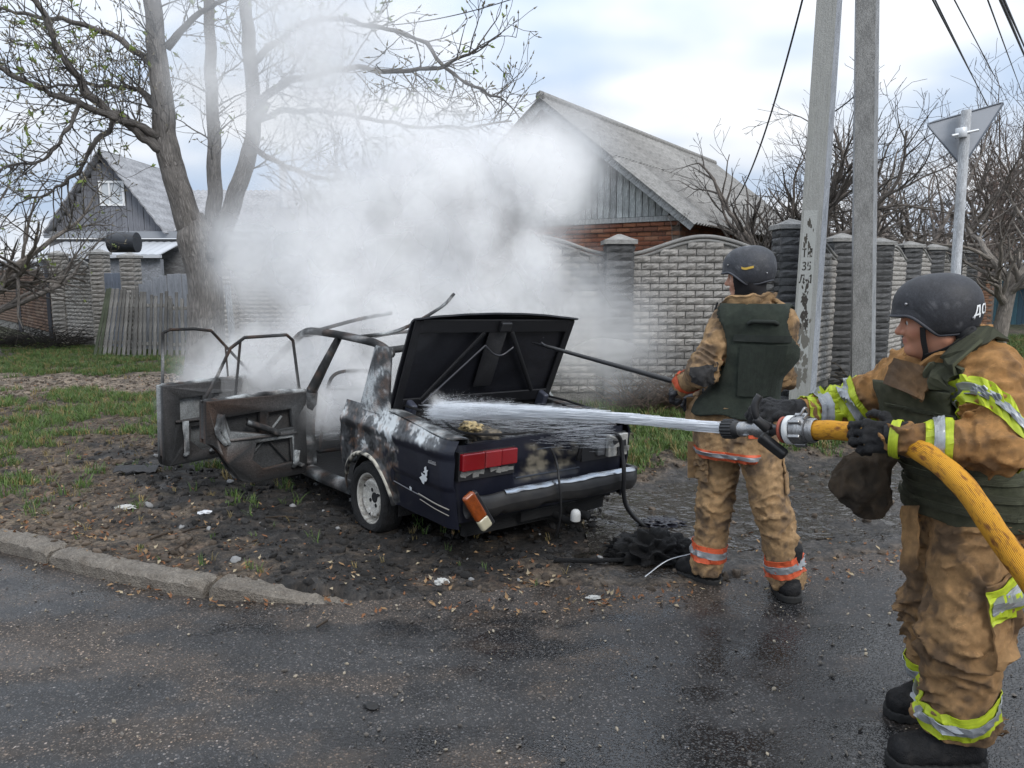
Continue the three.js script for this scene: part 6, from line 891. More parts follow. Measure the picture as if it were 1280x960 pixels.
  part('vest_flap', surfaceStrip(vsd, vc, -0.75, 0.62, chest.y + 0.06, 0.035, 0.006), vm, t); part('vest_panel', surfaceStrip(vsd, vc, -0.55, 0.55, chest.y + 0.01, 0.27, 0.004), clothMat({ vertexColors: false, color: lin(0.032, 0.044, 0.032) }), t); part('drag_handle', tube([0, 1, 2, 3, 4, 5, 6].map((k) => { const a = lerp(-0.35, 0.35, k / 6), d = V(Math.sin(a), 0, Math.cos(a)); let r = 0.05; while (vsd(vc.x + d.x * r, chest.y + 0.13, vc.z + d.z * r) < 0 && r < 0.4) r += 0.004; return V(vc.x, chest.y + 0.13 - (k % 6 ? 0 : 0.012), vc.z).addScaledVector(d, r + (k % 6 ? 0.018 : 0.0)); }), 0.011, 6), vm, t);
  // pocket, elbow pads, shoulder patches
  part('pocket', clothGeo(sheet((u, v) => { const p = J(lerp(868, 907, u), lerp(503, 535 - 8 * u, v), 4.12); let z = 0.4; while (z > -0.2 && jacket(p.x, p.y, p.z + z) > 0) z -= 0.004; return V(p.x, p.y, p.z + z + 0.010); }, 12, 10, 0.008), col), SUIT, t);
  for (const [x0, x1, y0, y1] of [[864, 884, 556, 602], [966, 984, 560, 606]]) part('pocket', clothGeo(sheet((u, v) => { const p = J(lerp(x0, x1, u), lerp(y0, y1, v), 4.12); let z = 0.4; while (z > -0.25 && trouser(p.x, p.y, p.z + z) > 0) z -= 0.004; return V(p.x, p.y, p.z + Math.max(z, -0.1) + 0.012); }, 10, 12, 0.008), suitCol(tan, dirt, 14, 0.0)), SUIT, t);
  const padM = std({ color: lin(0.075, 0.072, 0.072), roughness: 0.85, map: T.cloth, bumpMap: T.clothB, bumpScale: 0.006 }), sdA = bonesSDF([armB[0], armB[1]], 0.045, (x, y, z, s, i) => jf(x, y, z, s, i + 6));
  part('elbow_pad', clothGeo((() => { const c = elL.clone().add(V(0.0, -0.01, 0.0)); return sheet((u, v) => { const a = lerp(-0.85, 0.85, u), b = lerp(-0.75, 0.75, v), d = V(Math.sin(a) - 0.25, Math.sin(b) * 0.9 - 0.15, Math.cos(a) * Math.cos(b)).normalize(); let r = 0.03; while (r < 0.2 && jbase(c.x + d.x * r, c.y + d.y * r, c.z + d.z * r) < 0) r += 0.003; return c.clone().addScaledVector(d, r + 0.005); }, 16, 16, 0.006); })(), () => [1, 1, 1]), padM, t);
  part('shoulder_patch', sheet((u, v) => { const c = shL.clone(), a = lerp(-0.35, 0.55, u), b = lerp(0.65, 1.45, v), d = V(Math.sin(a) * Math.cos(b) - 0.15, Math.sin(b), Math.cos(a) * Math.cos(b)).normalize(); let r = 0.03; while (r < 0.25 && jbase(c.x + d.x * r, c.y + d.y * r, c.z + d.z * r) < 0) r += 0.003; return c.addScaledVector(d, r + 0.003); }, 10, 10, 0.003), std({ color: lin(0.26, 0.27, 0.28), roughness: 0.7, map: T.cloth }), t);
  part('cuff_band', limbBand(bonesSDF([armB[1]], 0.03, (x, y, z, s) => jf(x, y, z, s, 7)), elL, haL, 0.74, 0.84, 0.005), trimO, t); part('cuff_band', limbBand(bonesSDF([armB[0]], 0.03, (x, y, z, s) => jf(x, y, z, s, 6)), shL, elL, 0.66, 0.72, 0.004, { a0: 3.4, a1: 5.2 }), trimO, t);
  // head, hood, helmet, collar
  const h = headFrame(J(935, 346, 4.12), V(-0.93, -0.10, -0.36), V(0.02, 1, 0)); headSkin(t, h, [0.50, 0.27, 0.185]); eyes(t, h);
  { const hs = headSDF(h), hood = (x, y, z) => { const p = V(x, y, z).sub(h.c), a = p.dot(h.f), b = p.dot(h.u), d = p.dot(h.s); const face = Math.max(Math.hypot((a - 0.12) / 1.1, (b + 0.02) / 1.1, d / 0.9) - 0.085); return Math.max(hs(x, y, z) - 0.008, -face); }; part('balaclava', netMesh(hood, h.c.clone().subScalar(0.27), h.c.clone().addScalar(0.15), 0.005), std({ color: lin(0.012, 0.011, 0.013), roughness: 0.95, map: null }), t); }
  const { hm, pt } = helmet(t, h, [0.058, 0.062, 0.074], 4); part('band', sheet((u, v) => pt(lerp(-1.35, -1.78, u), lerp(0.66, 0.70, v) - 0.03 * u, 0.0025), 10, 2, 0.002), std({ color: lin(0.55, 0.36, 0.06), roughness: 0.6 }), hm);
  collar(t, neck.clone().add(V(-0.005, -0.035, 0)), V(-0.1, 1, -0.05), V(-0.9, 0, -0.35), 0.098, 0.122, 0.085, col, 0.35, 0.03);
  part('collar_tab', clothGeo(rbox(0.10, 0.022, 0.06, 0.008, 0, 0, 0, 2).rotateZ(-0.6).translate(neck.x + 0.135, neck.y - 0.01, neck.z + 0.09), col), SUIT, t);
  // radio aerial
  part('radio_aerial', tube([J(886, 412, 4.3), J(897, 378, 4.32)], 0.006, 6), strapM, t);
  // gloves on the hook shaft
  const sh0 = J(683, 433, 5.35), sh1 = J(905, 494, 4.38), sd = sh1.clone().sub(sh0).normalize();
  for (const [w, n, s, f] of [[haL, V(-0.2, 0.9, 0.3), 1, V(-0.75, -0.55, -0.5)], [haR, V(0.0, 0.9, 0.2), -1, V(-0.8, -0.3, -0.55)]]) { glove(t, w.clone(), f, n, s, [0.9, 1.1, 0.8], 0.8, std({ color: lin(0.016, 0.016, 0.019), roughness: 0.6 }), 1.05); part('glove_cuff', tube([w.clone().addScaledVector(f, -0.07), w.clone().addScaledVector(f, 0.01)], [0.06, 0.05], 14), std({ color: lin(0.016, 0.016, 0.019), roughness: 0.7 }), t); }
  boot(t, anL.clone(), anL.clone().add(V(-0.14, 0, -0.13)), lgy, 0.05); boot(t, anR.clone().add(V(0.0, 0, 0.02)), anR.clone().add(V(0.03, 0, -0.19)), rgy, 0.054);
  // the hook itself is a separate thing
  const hk = thing('pike_pole', 'long black pike pole held by the standing firefighter, reaching the boot lid', 'pike pole', undefined, b0.clone());
  part('shaft', tube([sh0, sh1], [0.013, 0.019], 12), std({ color: lin(0.022, 0.022, 0.024), roughness: 0.4, map: T.grit }), hk); part('tip', merge([tube([sh0.clone().addScaledVector(sd, -0.14), sh0], [0.005, 0.013], 8), tube(curve([sh0, sh0.clone().addScaledVector(sd, -0.05).add(V(0, 0.02, 0.02)), sh0.clone().addScaledVector(sd, -0.03).add(V(0, 0.06, 0.03))], 8), (u) => 0.010 * (1 - 0.6 * u), 6)]), std({ color: lin(0.05, 0.05, 0.055), roughness: 0.4, metalness: 0.7 }), hk);
}

{ // ===== the near firefighter with the hose =====
  const b0 = V(1.62, 0, -2.65), t = thing('person', 'firefighter in brown suit with yellow bands, aiming a hose nozzle', 'person', undefined, b0);
  const J = (x, y, z) => W(x, y, z).sub(b0), tan = [0.74, 0.38, 0.13], dirt = [0.17, 0.11, 0.066], col = suitCol(tan, [0.30, 0.17, 0.08], 23, -0.05), tcol = suitCol([0.66, 0.385, 0.17], dirt, 29, 0.16);
  const neck = J(1203, 432, 2.66), chest = J(1192, 528, 2.66), pel = J(1212, 628, 2.68), shN = J(1243, 470, 2.46), shF = J(1122, 478, 2.86), elN = J(1246, 560, 2.34), haN = J(1132, 550, 2.44), elF = J(1052, 514, 2.98), haF = J(998, 514, 2.93);
  const hiN = J(1222, 650, 2.60), hiF = J(1180, 650, 2.78), knN = J(1203, 790, 2.50), knF = J(1165, 765, 2.80), anN = J(1200, 900, 2.52), anF = J(1172, 850, 2.85);
  const ac = shF.clone().sub(shN).normalize(), mixp = (a, b, u) => a.clone().lerp(b, u), fwd = V(-0.85, 0, -0.1);
  const torsoB = [[mixp(shN, shF, 0.22), mixp(shN, shF, 0.78), 0.125, 0.12], [chest.clone().addScaledVector(ac, -0.10), chest.clone().addScaledVector(ac, 0.10), 0.138, 0.138], [mixp(chest, pel, 0.25), pel, 0.150, 0.155], [pel.clone().addScaledVector(ac, -0.07), pel.clone().addScaledVector(ac, 0.07), 0.15, 0.148], [neck.clone().add(V(0, -0.08, 0)), neck.clone().add(V(0, -0.02, 0)), 0.10, 0.08], [pel.clone().add(V(0.03, -0.06, 0)).addScaledVector(ac, -0.04), pel.clone().add(V(0.03, -0.06, 0)).addScaledVector(ac, 0.04), 0.17, 0.17]];
  const armB = [[shN, elN, 0.100, 0.082], [elN, haN, 0.082, 0.060], [shF, elF, 0.098, 0.072], [elF, haF, 0.072, 0.052]];
  const jf = foldFn(0.020, 50, 11, 0.018), jb = [...torsoB, ...armB], jbase = bonesSDF(jb, 0.045, jf), hem = pel.y - 0.10, jacket = (x, y, z) => Math.max(jbase(x, y, z), hem + 0.015 * N3(x * 6, 0, z * 6) - y - 0.05 * sstep(-0.1, -0.25, x - pel.x)); const [jl, jh] = bounds(jb);
  part('jacket', clothGeo(netMesh(jacket, jl, jh, 0.0075), col), SUIT, t);
  const legB = [[pel.clone().add(V(0, -0.07, 0)).addScaledVector(ac, -0.05), pel.clone().add(V(0, -0.07, 0)).addScaledVector(ac, 0.05), 0.16, 0.155], [hiN, knN, 0.155, 0.128], [knN, anN, 0.128, 0.125], [hiF, knF, 0.14, 0.105], [knF, anF, 0.105, 0.098]], tfold = foldFn(0.022, 44, 17, 0.022), tb = bonesSDF(legB, 0.04, tfold);
  const nearSide = (x, z) => (x - (knN.x + knF.x) / 2) * 0.2 + (z - (knN.z + knF.z) / 2) > 0, trouser = (x, y, z) => Math.max(tb(x, y, z), (nearSide(x, z) ? anN.y - 0.045 : anF.y - 0.03) - y, y - pel.y - 0.0); const [tl, th] = bounds(legB, 0.06);
  part('trousers', clothGeo(netMesh(trouser, tl, th, 0.0075), tcol), SUIT, t);
  const dbl = (sd, a, b, t0, t1, n, opt, off = 0.004) => { part(n, limbBand(sd, a, b, t0, t1, off, opt), trimY, t); const m = (t0 + t1) / 2, w = (t1 - t0) * 0.19; part(n, limbBand(sd, a, b, m - w, m + w, off + 0.0065, opt), trimS, t); };
  dbl(tb, knN, anN, 0.62, 0.90, 'cuff_band', { tilt: V(-0.035, 0, 0.03), rmax: 0.19, n: 70 }, 0.006); dbl(tb, knF, anF, 0.46, 0.76, 'cuff_band', { tilt: V(-0.05, 0, 0), rmax: 0.15, n: 70 }, 0.006);
  dbl(jbase, shN, elN, 0.50, 0.88, 'sleeve_band', { tilt: V(0.10, 0, 0), n: 70, rmax: 0.145 }, 0.006); dbl(jbase, elN, haN, 0.50, 0.80, 'sleeve_band', { n: 70, rmax: 0.12 }, 0.006); dbl(jbase, shF, elF, 0.55, 0.88, 'sleeve_band', { n: 70, rmax: 0.12 }, 0.006); dbl(jbase, elF, haF, 0.34, 0.92, 'sleeve_band', { n: 70, rmax: 0.10 }, 0.006);
  // vest
  const vb = bonesSDF(torsoB, 0.05, (x, y, z) => -0.008 * fbm3(x * 7, y * 7, z * 7, 3)), armCut = bonesSDF([[shN, elN, 0.135, 0.11], [shF, elF, 0.115, 0.09]], 0.02), vBot = pel.y - 0.03, vTop = chest.y + 0.115;
  const vest = (x, y, z) => Math.max(vb(x, y, z) - 0.030, -armCut(x, y, z), vBot + 0.10 * (x - pel.x) * 0 - y + 0.012 * N3(x * 5, 1, z * 5), y - vTop - 0.02, -(Math.hypot(x - neck.x, (y - neck.y - 0.03) * 0.75, z - neck.z) - 0.165));
  const vcol = (x, y, z) => { const n = fbm3(x * 6, y * 6, z * 6, 4), f = fbm3(x * 22, y * 22, z * 22, 2); return mix3([0.085, 0.092, 0.050], [0.165, 0.165, 0.10], clamp(0.4 + n + f * 0.4)); };
  part('vest', clothGeo(netMesh(vest, jl, jh, 0.0075), vcol), clothMat(), t);
  const vsd = (x, y, z) => vb(x, y, z) - 0.030, vm = std({ color: lin(0.095, 0.10, 0.058), roughness: 0.9, map: T.cloth, bumpMap: T.clothB, bumpScale: 0.005 });
  for (let k = 0; k < 4; k++) part('webbing_row', surfaceStrip(vsd, mixp(chest, pel, 0.8), -2.4, 1.15, chest.y - 0.10 - k * 0.055, 0.026, 0.003, 50), vm, t);
  part('vest_seam', surfaceStrip(vsd, chest, -1.9, -0.5, chest.y + 0.06, 0.012, 0.003), vm, t); part('vest_snap', new THREE.SphereGeometry(0.007, 10, 8).translate(...J(1136, 509, 2.66).toArray()), std({ color: lin(0.5, 0.5, 0.5), roughness: 0.3, metalness: 0.8 }), t);
  // shoulder straps over the jacket
  const strapOn = (pts, w, m, n, off) => part(n, sheet((u, v) => { const c = new THREE.CatmullRomCurve3(pts), p = c.getPointAt(u), tg = c.getTangentAt(u), e = 0.004, g = V(jbase(p.x + e, p.y, p.z) - jbase(p.x - e, p.y, p.z), jbase(p.x, p.y + e, p.z) - jbase(p.x, p.y - e, p.z), jbase(p.x, p.y, p.z + e) - jbase(p.x, p.y, p.z - e)).normalize(), s = tg.clone().cross(g).normalize(), q = p.addScaledVector(s, (v - 0.5) * w); for (let k = 0; k < 4; k++) { const d = jbase(q.x, q.y, q.z); q.addScaledVector(g, off - d); } return q; }, 30, 6, 0.012), m, t);
  strapOn([J(1150, 492, 2.52), J(1175, 462, 2.50), J(1205, 444, 2.50), J(1240, 438, 2.56), J(1262, 452, 2.64)], 0.085, vm, 'shoulder_strap', 0.016);
  // trousers pocket with reflective band, fly flap and braces end
  const onTr = (x0, x1, y0, y1, sk, off, th_, nx = 14) => sheet((u, v) => { const p = J(lerp(x0, x1, u), lerp(y0, y1, v) + sk * u, 2.55); let z = 0.4; while (z > -0.25 && trouser(p.x, p.y, p.z + z) > 0) z -= 0.004; return V(p.x, p.y, p.z + z + off); }, nx, 12, th_);
  part('pocket', clothGeo(onTr(1200, 1268, 712, 800, -22, 0.012, 0.010), tcol), SUIT, t); part('pocket_band', onTr(1198, 1274, 718, 754, -36, 0.032, 0.004), trimY, t); part('pocket_band', onTr(1201, 1272, 729, 743, -36, 0.0365, 0.004), trimS, t);
  part('front_flap', clothGeo(sheet((u, v) => { const p = J(lerp(1128, 1150, u) + 3 * N3(u, v * 3, 2), lerp(632, 712, v), 2.66 - 0.05 * u); return p; }, 8, 14, 0.012), tcol), SUIT, t);
  // brown kit bag hanging at the front
  part('kit_bag', clothGeo((() => { const c = J(1080, 592, 2.70), b = [[c.clone().add(V(0.06, 0.07, 0)), c.clone().add(V(-0.02, -0.04, 0.0)), 0.05, 0.085], [c.clone().add(V(-0.02, -0.02, 0.03)), c.clone().add(V(0.03, -0.10, 0)), 0.07, 0.055]], [lo, hi] = bounds(b); return netMesh(bonesSDF(b, 0.05, (x, y, z, s) => -0.022 * fbm3(x * 8, y * 8, z * 8, 3) - 0.010 * (1 - 2 * Math.abs(N3(x * 11, y * 6, z * 11))) - 0.004 * (1 - 2 * Math.abs(N3(x * 26, y * 18, z * 26)))), lo, hi, 0.0075); })(), suitCol([0.115, 0.078, 0.045], [0.05, 0.036, 0.022], 41, 0)), clothMat({ roughness: 0.75 }), t);
  // head
  const h = headFrame(J(1168, 402, 2.62), V(-0.925, -0.10, -0.36), V(0.05, 1, 0.02)); headSkin(t, h, [0.47, 0.22, 0.14]); eyes(t, h);
  const { hm, pt } = helmet(t, h, [0.040, 0.041, 0.049], 14);
  { const cv = document.createElement('canvas'); cv.width = 512; cv.height = 160; const c = cv.getContext('2d'); c.clearRect(0, 0, 512, 160); c.fillStyle = '#e6e8e8'; c.font = 'bold 150px sans-serif'; c.textAlign = 'center'; c.fillText('ДСНС', 256, 132, 490); const tx = new THREE.CanvasTexture(cv); tx.colorSpace = THREE.SRGBColorSpace;
    part('lettering', sheet((u, v) => pt(Math.PI + 0.34 + lerp(0.62, -0.62, u), lerp(0.82, 0.64, v), 0.0022), 24, 6), std({ map: tx, transparent: true, alphaTest: 0.4, roughness: 0.7, side: THREE.DoubleSide }), hm); }
  const st = (pts, r = 0.008) => part('chin_strap', (() => { const c = new THREE.CatmullRomCurve3(pts); return sheet((u, v) => { const p = c.getPointAt(u), out = p.clone().sub(h.w(0, -0.05, 0)); out.normalize(); const tg = c.getTangentAt(u), s = tg.clone().cross(out).normalize(); return p.addScaledVector(s, (v - 0.5) * 0.018).addScaledVector(out, 0.004); }, 24, 2, 0.003); })(), strapM, hm);
  for (const s of [1, -1]) { st([h.w(0.045, -0.012, s * 0.088), h.w(0.042, -0.055, s * 0.072), h.w(0.035, -0.10, s * 0.055), h.w(0.038, -0.128, s * 0.028)]); st([h.w(-0.10, -0.03, s * 0.075), h.w(-0.06, -0.065, s * 0.085), h.w(-0.01, -0.092, s * 0.075), h.w(0.035, -0.108, s * 0.056)]); }
  part('strap_end', tube([h.w(0.036, -0.125, -0.03), h.w(0.03, -0.155, -0.035), h.w(0.015, -0.175, -0.04)], 0.011, 6), strapM, hm); part('nape_pad', clothGeo(netMesh(bonesSDF([[h.w(-0.085, -0.045, -0.055), h.w(-0.085, -0.045, 0.055), 0.035, 0.035]], 0.01), h.c.clone().subScalar(0.18), h.c.clone().addScalar(0.18), 0.007), () => [1, 1, 1]), strapM, hm);
  // open collar, near side folded out
  collar(t, J(1194, 462, 2.645), V(-0.42, 1, 0.03), V(-0.95, 0, -0.2), 0.108, 0.128, 0.12, col, 0.55, 0.03);
  part('collar_lapel', clothGeo(sheet((u, v) => { const a = J(1168, 462, 2.54), b = J(1150, 500, 2.53), c = J(1112, 446, 2.72), d = J(1100, 478, 2.70); const p = a.clone().lerp(b, v).lerp(c.clone().lerp(d, v), u); p.z += 0.02 + 0.04 * Math.sin(u * 3.14) + 0.012 * N3(u * 4, v * 4, 1); return p; }, 16, 12, 0.014), suitCol([0.26, 0.145, 0.065], dirt, 5, 0.05)), SUIT, t);
  // hands: far hand over the nozzle grip, near hand round the hose
  const hz = std({ color: lin(0.026, 0.026, 0.029), roughness: 0.7, map: T.cloth, bumpMap: T.clothB, bumpScale: 0.006 });
  const gF = J(988, 512, 2.92), gN = J(1126, 548, 2.46);
  glove(t, gF, V(-0.9, 0.05, 0.25), V(-0.15, 0.8, 0.5), 1, [0.75, 1.0, 0.8], 0.7, hz, 1.15); glove(t, gN, V(-0.85, 0.0, -0.35), V(0.2, 0.35, 0.9), 1, [0.7, 1.0, 0.8], 0.8, hz, 1.2);
  part('glove_cuff', tube([haF.clone(), gF.clone().add(V(0.0, 0, 0))], [0.05, 0.042], 14), hz, t); part('glove_cuff', tube(curve([haN.clone(), gN.clone(), gN.clone().add(V(-0.05, -0.0, -0.02))], 8), [0.062, 0.062, 0.06, 0.058, 0.056, 0.054, 0.05, 0.046, 0.04], 14), hz, t);
  part('glove_band', limbBand(bonesSDF([[haN, gN.clone().add(V(-0.05, 0, -0.02)), 0.064, 0.052]], 0.01), haN, gN.clone().add(V(-0.05, 0, -0.02)), 0.2, 0.62, 0.002), trimY, t);
  boot(t, anN, anN.clone().add(V(-0.235, 0, 0.005)), 0.004, 0.056); boot(t, anF, anF.clone().add(V(-0.20, 0, 0.03)), 0.004, 0.052);
}
// ---------- hose, nozzle ----------
const NZ = { tip: W(905, 536, 3.02), tail: W(1018, 538, 2.72) };
{
  const ax = NZ.tail.clone().sub(NZ.tip), L = ax.length(); ax.normalize(); const t = thing('hose_nozzle', 'black and silver fire nozzle with lever and white-ringed coupling', 'nozzle', undefined, NZ.tip.clone()), q = quatTo(ax);
  const lathe = (n, pts, m, seg = 36) => { const o = part(n, new THREE.LatheGeometry(pts.map(([r, a]) => new THREE.Vector2(r, a * L)), seg), m, t); o.quaternion.copy(q); return o; };
  const blk = std({ color: lin(0.016, 0.016, 0.017), roughness: 0.5 }), alu = std({ color: lin(0.50, 0.50, 0.50), roughness: 0.35, metalness: 0.85, map: T.grit }), dk = std({ color: lin(0.10, 0.10, 0.105), roughness: 0.45, metalness: 0.5 });
  lathe('bumper_ring', [[0.012, 0.0], [0.034, 0.0], [0.037, 0.015], [0.037, 0.12], [0.034, 0.16], [0.03, 0.20], [0.012, 0.2]], blk); for (let k = 0; k < 18; k++) { const a = k / 18 * 6.28, o = part('knurl', rbox(0.006, L * 0.13, 0.006, 0.002, Math.cos(a) * 0.037, L * 0.07, Math.sin(a) * 0.037, 1), blk, t); o.quaternion.copy(q); }
  lathe('barrel', [[0.026, 0.19], [0.030, 0.20], [0.030, 0.26], [0.024, 0.28], [0.024, 0.36], [0.032, 0.38], [0.036, 0.46], [0.032, 0.52], [0.026, 0.56]], alu); lathe('body', [[0.024, 0.55], [0.02, 0.60], [0.02, 0.66], [0.034, 0.68], [0.044, 0.70], [0.044, 0.74]], dk); lathe('red_ring', [[0.044, 0.675], [0.050, 0.68], [0.050, 0.70], [0.044, 0.705]], std({ color: lin(0.32, 0.07, 0.04), roughness: 0.5 })); 
  lathe('white_ring', [[0.048, 0.735], [0.055, 0.74], [0.055, 0.79], [0.048, 0.795]], std({ color: lin(0.66, 0.67, 0.66), roughness: 0.4 })); lathe('coupling', [[0.044, 0.72], [0.050, 0.73], [0.050, 0.83], [0.053, 0.84], [0.053, 0.90], [0.044, 0.92], [0.046, 1.0], [0.04, 1.02]], alu);
  const R = mulberry(1); for (let k = 0; k < 6; k++) { const a = k / 6 * 6.28, o = part('coupling_lug', rbox(0.02, L * 0.12, 0.014, 0.004, Math.cos(a) * 0.054, L * 0.865, Math.sin(a) * 0.054, 2), alu, t); o.quaternion.copy(q); }
  for (const y of [0.8, 0.95]) { const o = part('clamp_wire', new THREE.TorusGeometry(0.049, 0.0022, 6, 36).rotateX(Math.PI / 2).translate(0, L * y, 0), dk, t); o.quaternion.copy(q); }
  const r2 = (x, y, z) => W(x, y, z).sub(NZ.tip);
  part('lever', merge([tube(curve([r2(962, 534, 2.83), r2(946, 522, 2.80), r2(944, 505, 2.80), r2(950, 494, 2.80)], 14), 0.014, 8), tube([r2(958, 536, 2.80), r2(945, 524, 2.79)], 0.017, 8)]), blk, t);
  part('pistol_grip', (() => { const a = r2(950, 545, 2.84), b = r2(982, 570, 2.79), g = rbox(0.045, a.distanceTo(b), 0.035, 0.012, 0, 0, 0, 3), o = g; o.applyQuaternion(quatTo(b.clone().sub(a).normalize())); return o.translate(...a.clone().lerp(b, 0.5).toArray()); })(), blk, t);
  part('clamp_hook', tube(curve([r2(1000, 520, 2.72), r2(1006, 510, 2.72), r2(1010, 516, 2.73), r2(1004, 524, 2.72)], 12), 0.005, 6), alu, t);
}
{
  const pts = curve([W(1012, 538, 2.735), W(1050, 538, 2.66), W(1095, 543, 2.56), W(1135, 556, 2.44), W(1165, 572, 2.34), W(1196, 598, 2.24), W(1228, 640, 2.17), W(1262, 690, 2.12), W(1300, 745, 2.08), W(1345, 850, 2.06), G(1400, 985, 0.05), G(1600, 1080, 0.045)], 150);
  const hm = tex(256, 256, (u, v, i, j) => { const n = tf(u, v, 8, 4, 201), s = tf(u, v, 20, 3, 211), w = 0.9 + 0.1 * Math.sin(u * 6.283 * 24) * Math.sin(v * 6.283 * 24); const k = clamp((n - 0.56) * 5) * 0.8 + clamp((s - 0.62) * 5) * 0.5; return mix3([0.90 * w, 0.64 * w, 0.12], [0.42, 0.23, 0.07], clamp(k)); });
  const hb = tex(256, 256, (u, v) => 0.5 + 0.5 * Math.sin(u * 6.283 * 24), false);
  const g = tube(pts, 0.0345, 26, true, 2), p = g.attributes.position; for (let i = 0; i < p.count; i++) { const n = 0.004 * N3(p.getX(i) * 9, p.getY(i) * 9, p.getZ(i) * 9); p.setY(i, p.getY(i) + n); } { const uv = g.attributes.uv; for (let i = 0; i < uv.count; i++) uv.setY(i, uv.getY(i) * 3.2); } g.computeVertexNormals();
  const hs = thing('fire_hose', 'dirty yellow fire hose running from the nozzle under one firefighter arm', 'hose'); part('jacket', g, std({ map: hm, bumpMap: hb, bumpScale: 0.0018, roughness: 0.7 }), hs);
  for (const k of [22, 23]) part('seam', (() => { const c = tube([pts[k].clone(), pts[k].clone().lerp(pts[k + 1], 0.25)], 0.0352, 24, false); return c; })(), std({ color: lin(0.30, 0.18, 0.04), roughness: 0.8 }), hs);
}
// ---------- grass, litter, scraps on the ground ----------
{
  const R = mulberry(808);
  const clump = (n, seed, hgt) => { const r = mulberry(seed), P = [], I = []; for (let k = 0; k < n; k++) { const a = r() * 6.28, x = (r() - 0.5) * 0.05, z = (r() - 0.5) * 0.05, h = hgt * (0.5 + 0.8 * r()), w = 0.0028 + 0.002 * r(), le = 0.25 + 0.7 * r(), c = Math.cos(a), s = Math.sin(a), o = P.length / 3; for (let j = 0; j < 3; j++) { const t = j / 3, q = le * h * t * t, ww = w * (1 - t * 0.55); P.push(x + c * q - s * ww, h * t, z + s * q + c * ww, x + c * q + s * ww, h * t, z + s * q - c * ww); } P.push(x + c * le * h, h * 0.92, z + s * le * h); for (let j = 0; j < 2; j++) { const b = o + j * 2; I.push(b, b + 1, b + 2, b + 2, b + 1, b + 3); } I.push(o + 4, o + 5, o + 6); } return geo(P, I); };
  const gm = phy({ color: lin(1, 1, 1), roughness: 0.8, transmission: 0.3, thickness: 0, side: THREE.DoubleSide });
  const sets = [[], [], []], cols = [[], [], []];
  const put = (x, z, sc, dry) => { const k = Math.floor(R() * 3), y = groundY(x, z) - 0.004; sets[k].push(M4(V(x, y, z), new THREE.Euler((R() - 0.5) * 0.4, R() * 6.28, (R() - 0.5) * 0.4), V(sc, sc * (0.7 + 0.6 * R()), sc))); const t = R(), d = dry || R() < 0.18; cols[k].push(d ? lin(0.20 + 0.1 * t, 0.16 + 0.06 * t, 0.07) : lin(0.060 + 0.05 * t, 0.115 + 0.07 * t, 0.020 + 0.012 * t)); };
  for (let i = 0; i < 230000; i++) { const d = 3.4 + Math.pow(R(), 0.75) * 16, u = (R() * 1.5 - 0.75), x = u * d, z = -d, g = grassy(x, z); if (R() < g * 0.9 && -z - edge(x) > 0.15) put(x, z, 0.55 + 0.7 * R() + (x > 0.4 ? 0.25 : 0)); else if (-z - edge(x) > 0.2 && x < 0.4 && R() < 0.016 * (1 - pathW(x, z)) * (1 - 0.85 * burnt(x, z))) put(x, z, 0.5 + 0.4 * R(), R() < 0.6); }
  for (let i = 0; i < 2600; i++) { const x = 1.0 + R() * 5, z = -9.35 + R() * 0.7; put(x, z, 0.9 + R()); }
  sets.forEach((s, k) => instanced('grass', clump(7, 40 + k, 0.075), gm, s, 'short green grass on the verge and along the fences', 'grass', scene, cols[k]));
  // dead leaves and crumbs of soil
  const leaf = (() => { const P = [0, 0, 0, 0.012, 0.006, 0.009, 0.026, 0.002, 0, 0.012, 0.006, -0.009, 0.038, 0.008, 0.002]; return geo(P, [0, 1, 2, 0, 2, 3, 1, 4, 2]); })(), lm = [], lc = [];
  const crumb = (() => { const g = ball(0.012, 1), p = g.attributes.position; for (let i = 0; i < p.count; i++) { const n = 1 + 0.5 * N3(p.getX(i) * 90, p.getY(i) * 90, p.getZ(i) * 90); p.setXYZ(i, p.getX(i) * n, p.getY(i) * n * 0.7, p.getZ(i) * n); } g.computeVertexNormals(); return g; })(), cm = [], cc = [];
  for (let i = 0; i < 60000; i++) {
    const d = 3.6 + Math.pow(R(), 0.9) * 9, x = (R() * 1.5 - 0.8) * d, z = -d, s = -z - edge(x); if (s < -0.12 || wetness(x, z) > 0.4 && R() < 0.85) continue; const y = groundY(x, z), bt = burnt(x, z), near = sstep(1.6, 0.15, s), c2 = fbm2(x * 1.6 + 30, z * 1.6, 3);
    if (R() < 0.08 + 0.55 * near * clamp(0.4 + c2 * 2)) { lm.push(M4(V(x, Math.max(y, s < 0.1 ? 0.002 : -1) + 0.003, z), new THREE.Euler((R() - 0.5) * 1.1, R() * 6.28, (R() - 0.5) * 1.1), V(1, 1, 1).multiplyScalar(0.5 + R() * 0.8))); const t = R(); lc.push(bt > 0.5 && R() < 0.6 ? lin(0.02, 0.018, 0.017) : t < 0.5 ? lin(0.16, 0.07, 0.03) : t < 0.85 ? lin(0.24, 0.15, 0.075) : lin(0.32, 0.26, 0.17)); }
    else if (R() < 0.34 && s > 0.12) { const q = 0.35 + Math.pow(R(), 3) * 2.2; cm.push(M4(V(x, y + 0.003, z), new THREE.Euler(R() * 6, R() * 6, R() * 6), V(q, q, q))); const k = 0.6 + 0.8 * R(); cc.push(bt > 0.4 ? (R() < 0.05 ? lin(0.22, 0.22, 0.22) : lin(0.016 * k, 0.015 * k, 0.0145 * k)) : lin(0.085 * k, 0.066 * k, 0.05 * k)); }
  }
  instanced('fallen_leaves', leaf, std({ color: lin(1, 1, 1), roughness: 0.9, side: THREE.DoubleSide }), lm, 'dead brown leaves scattered along the verge', 'leaves', scene, lc);
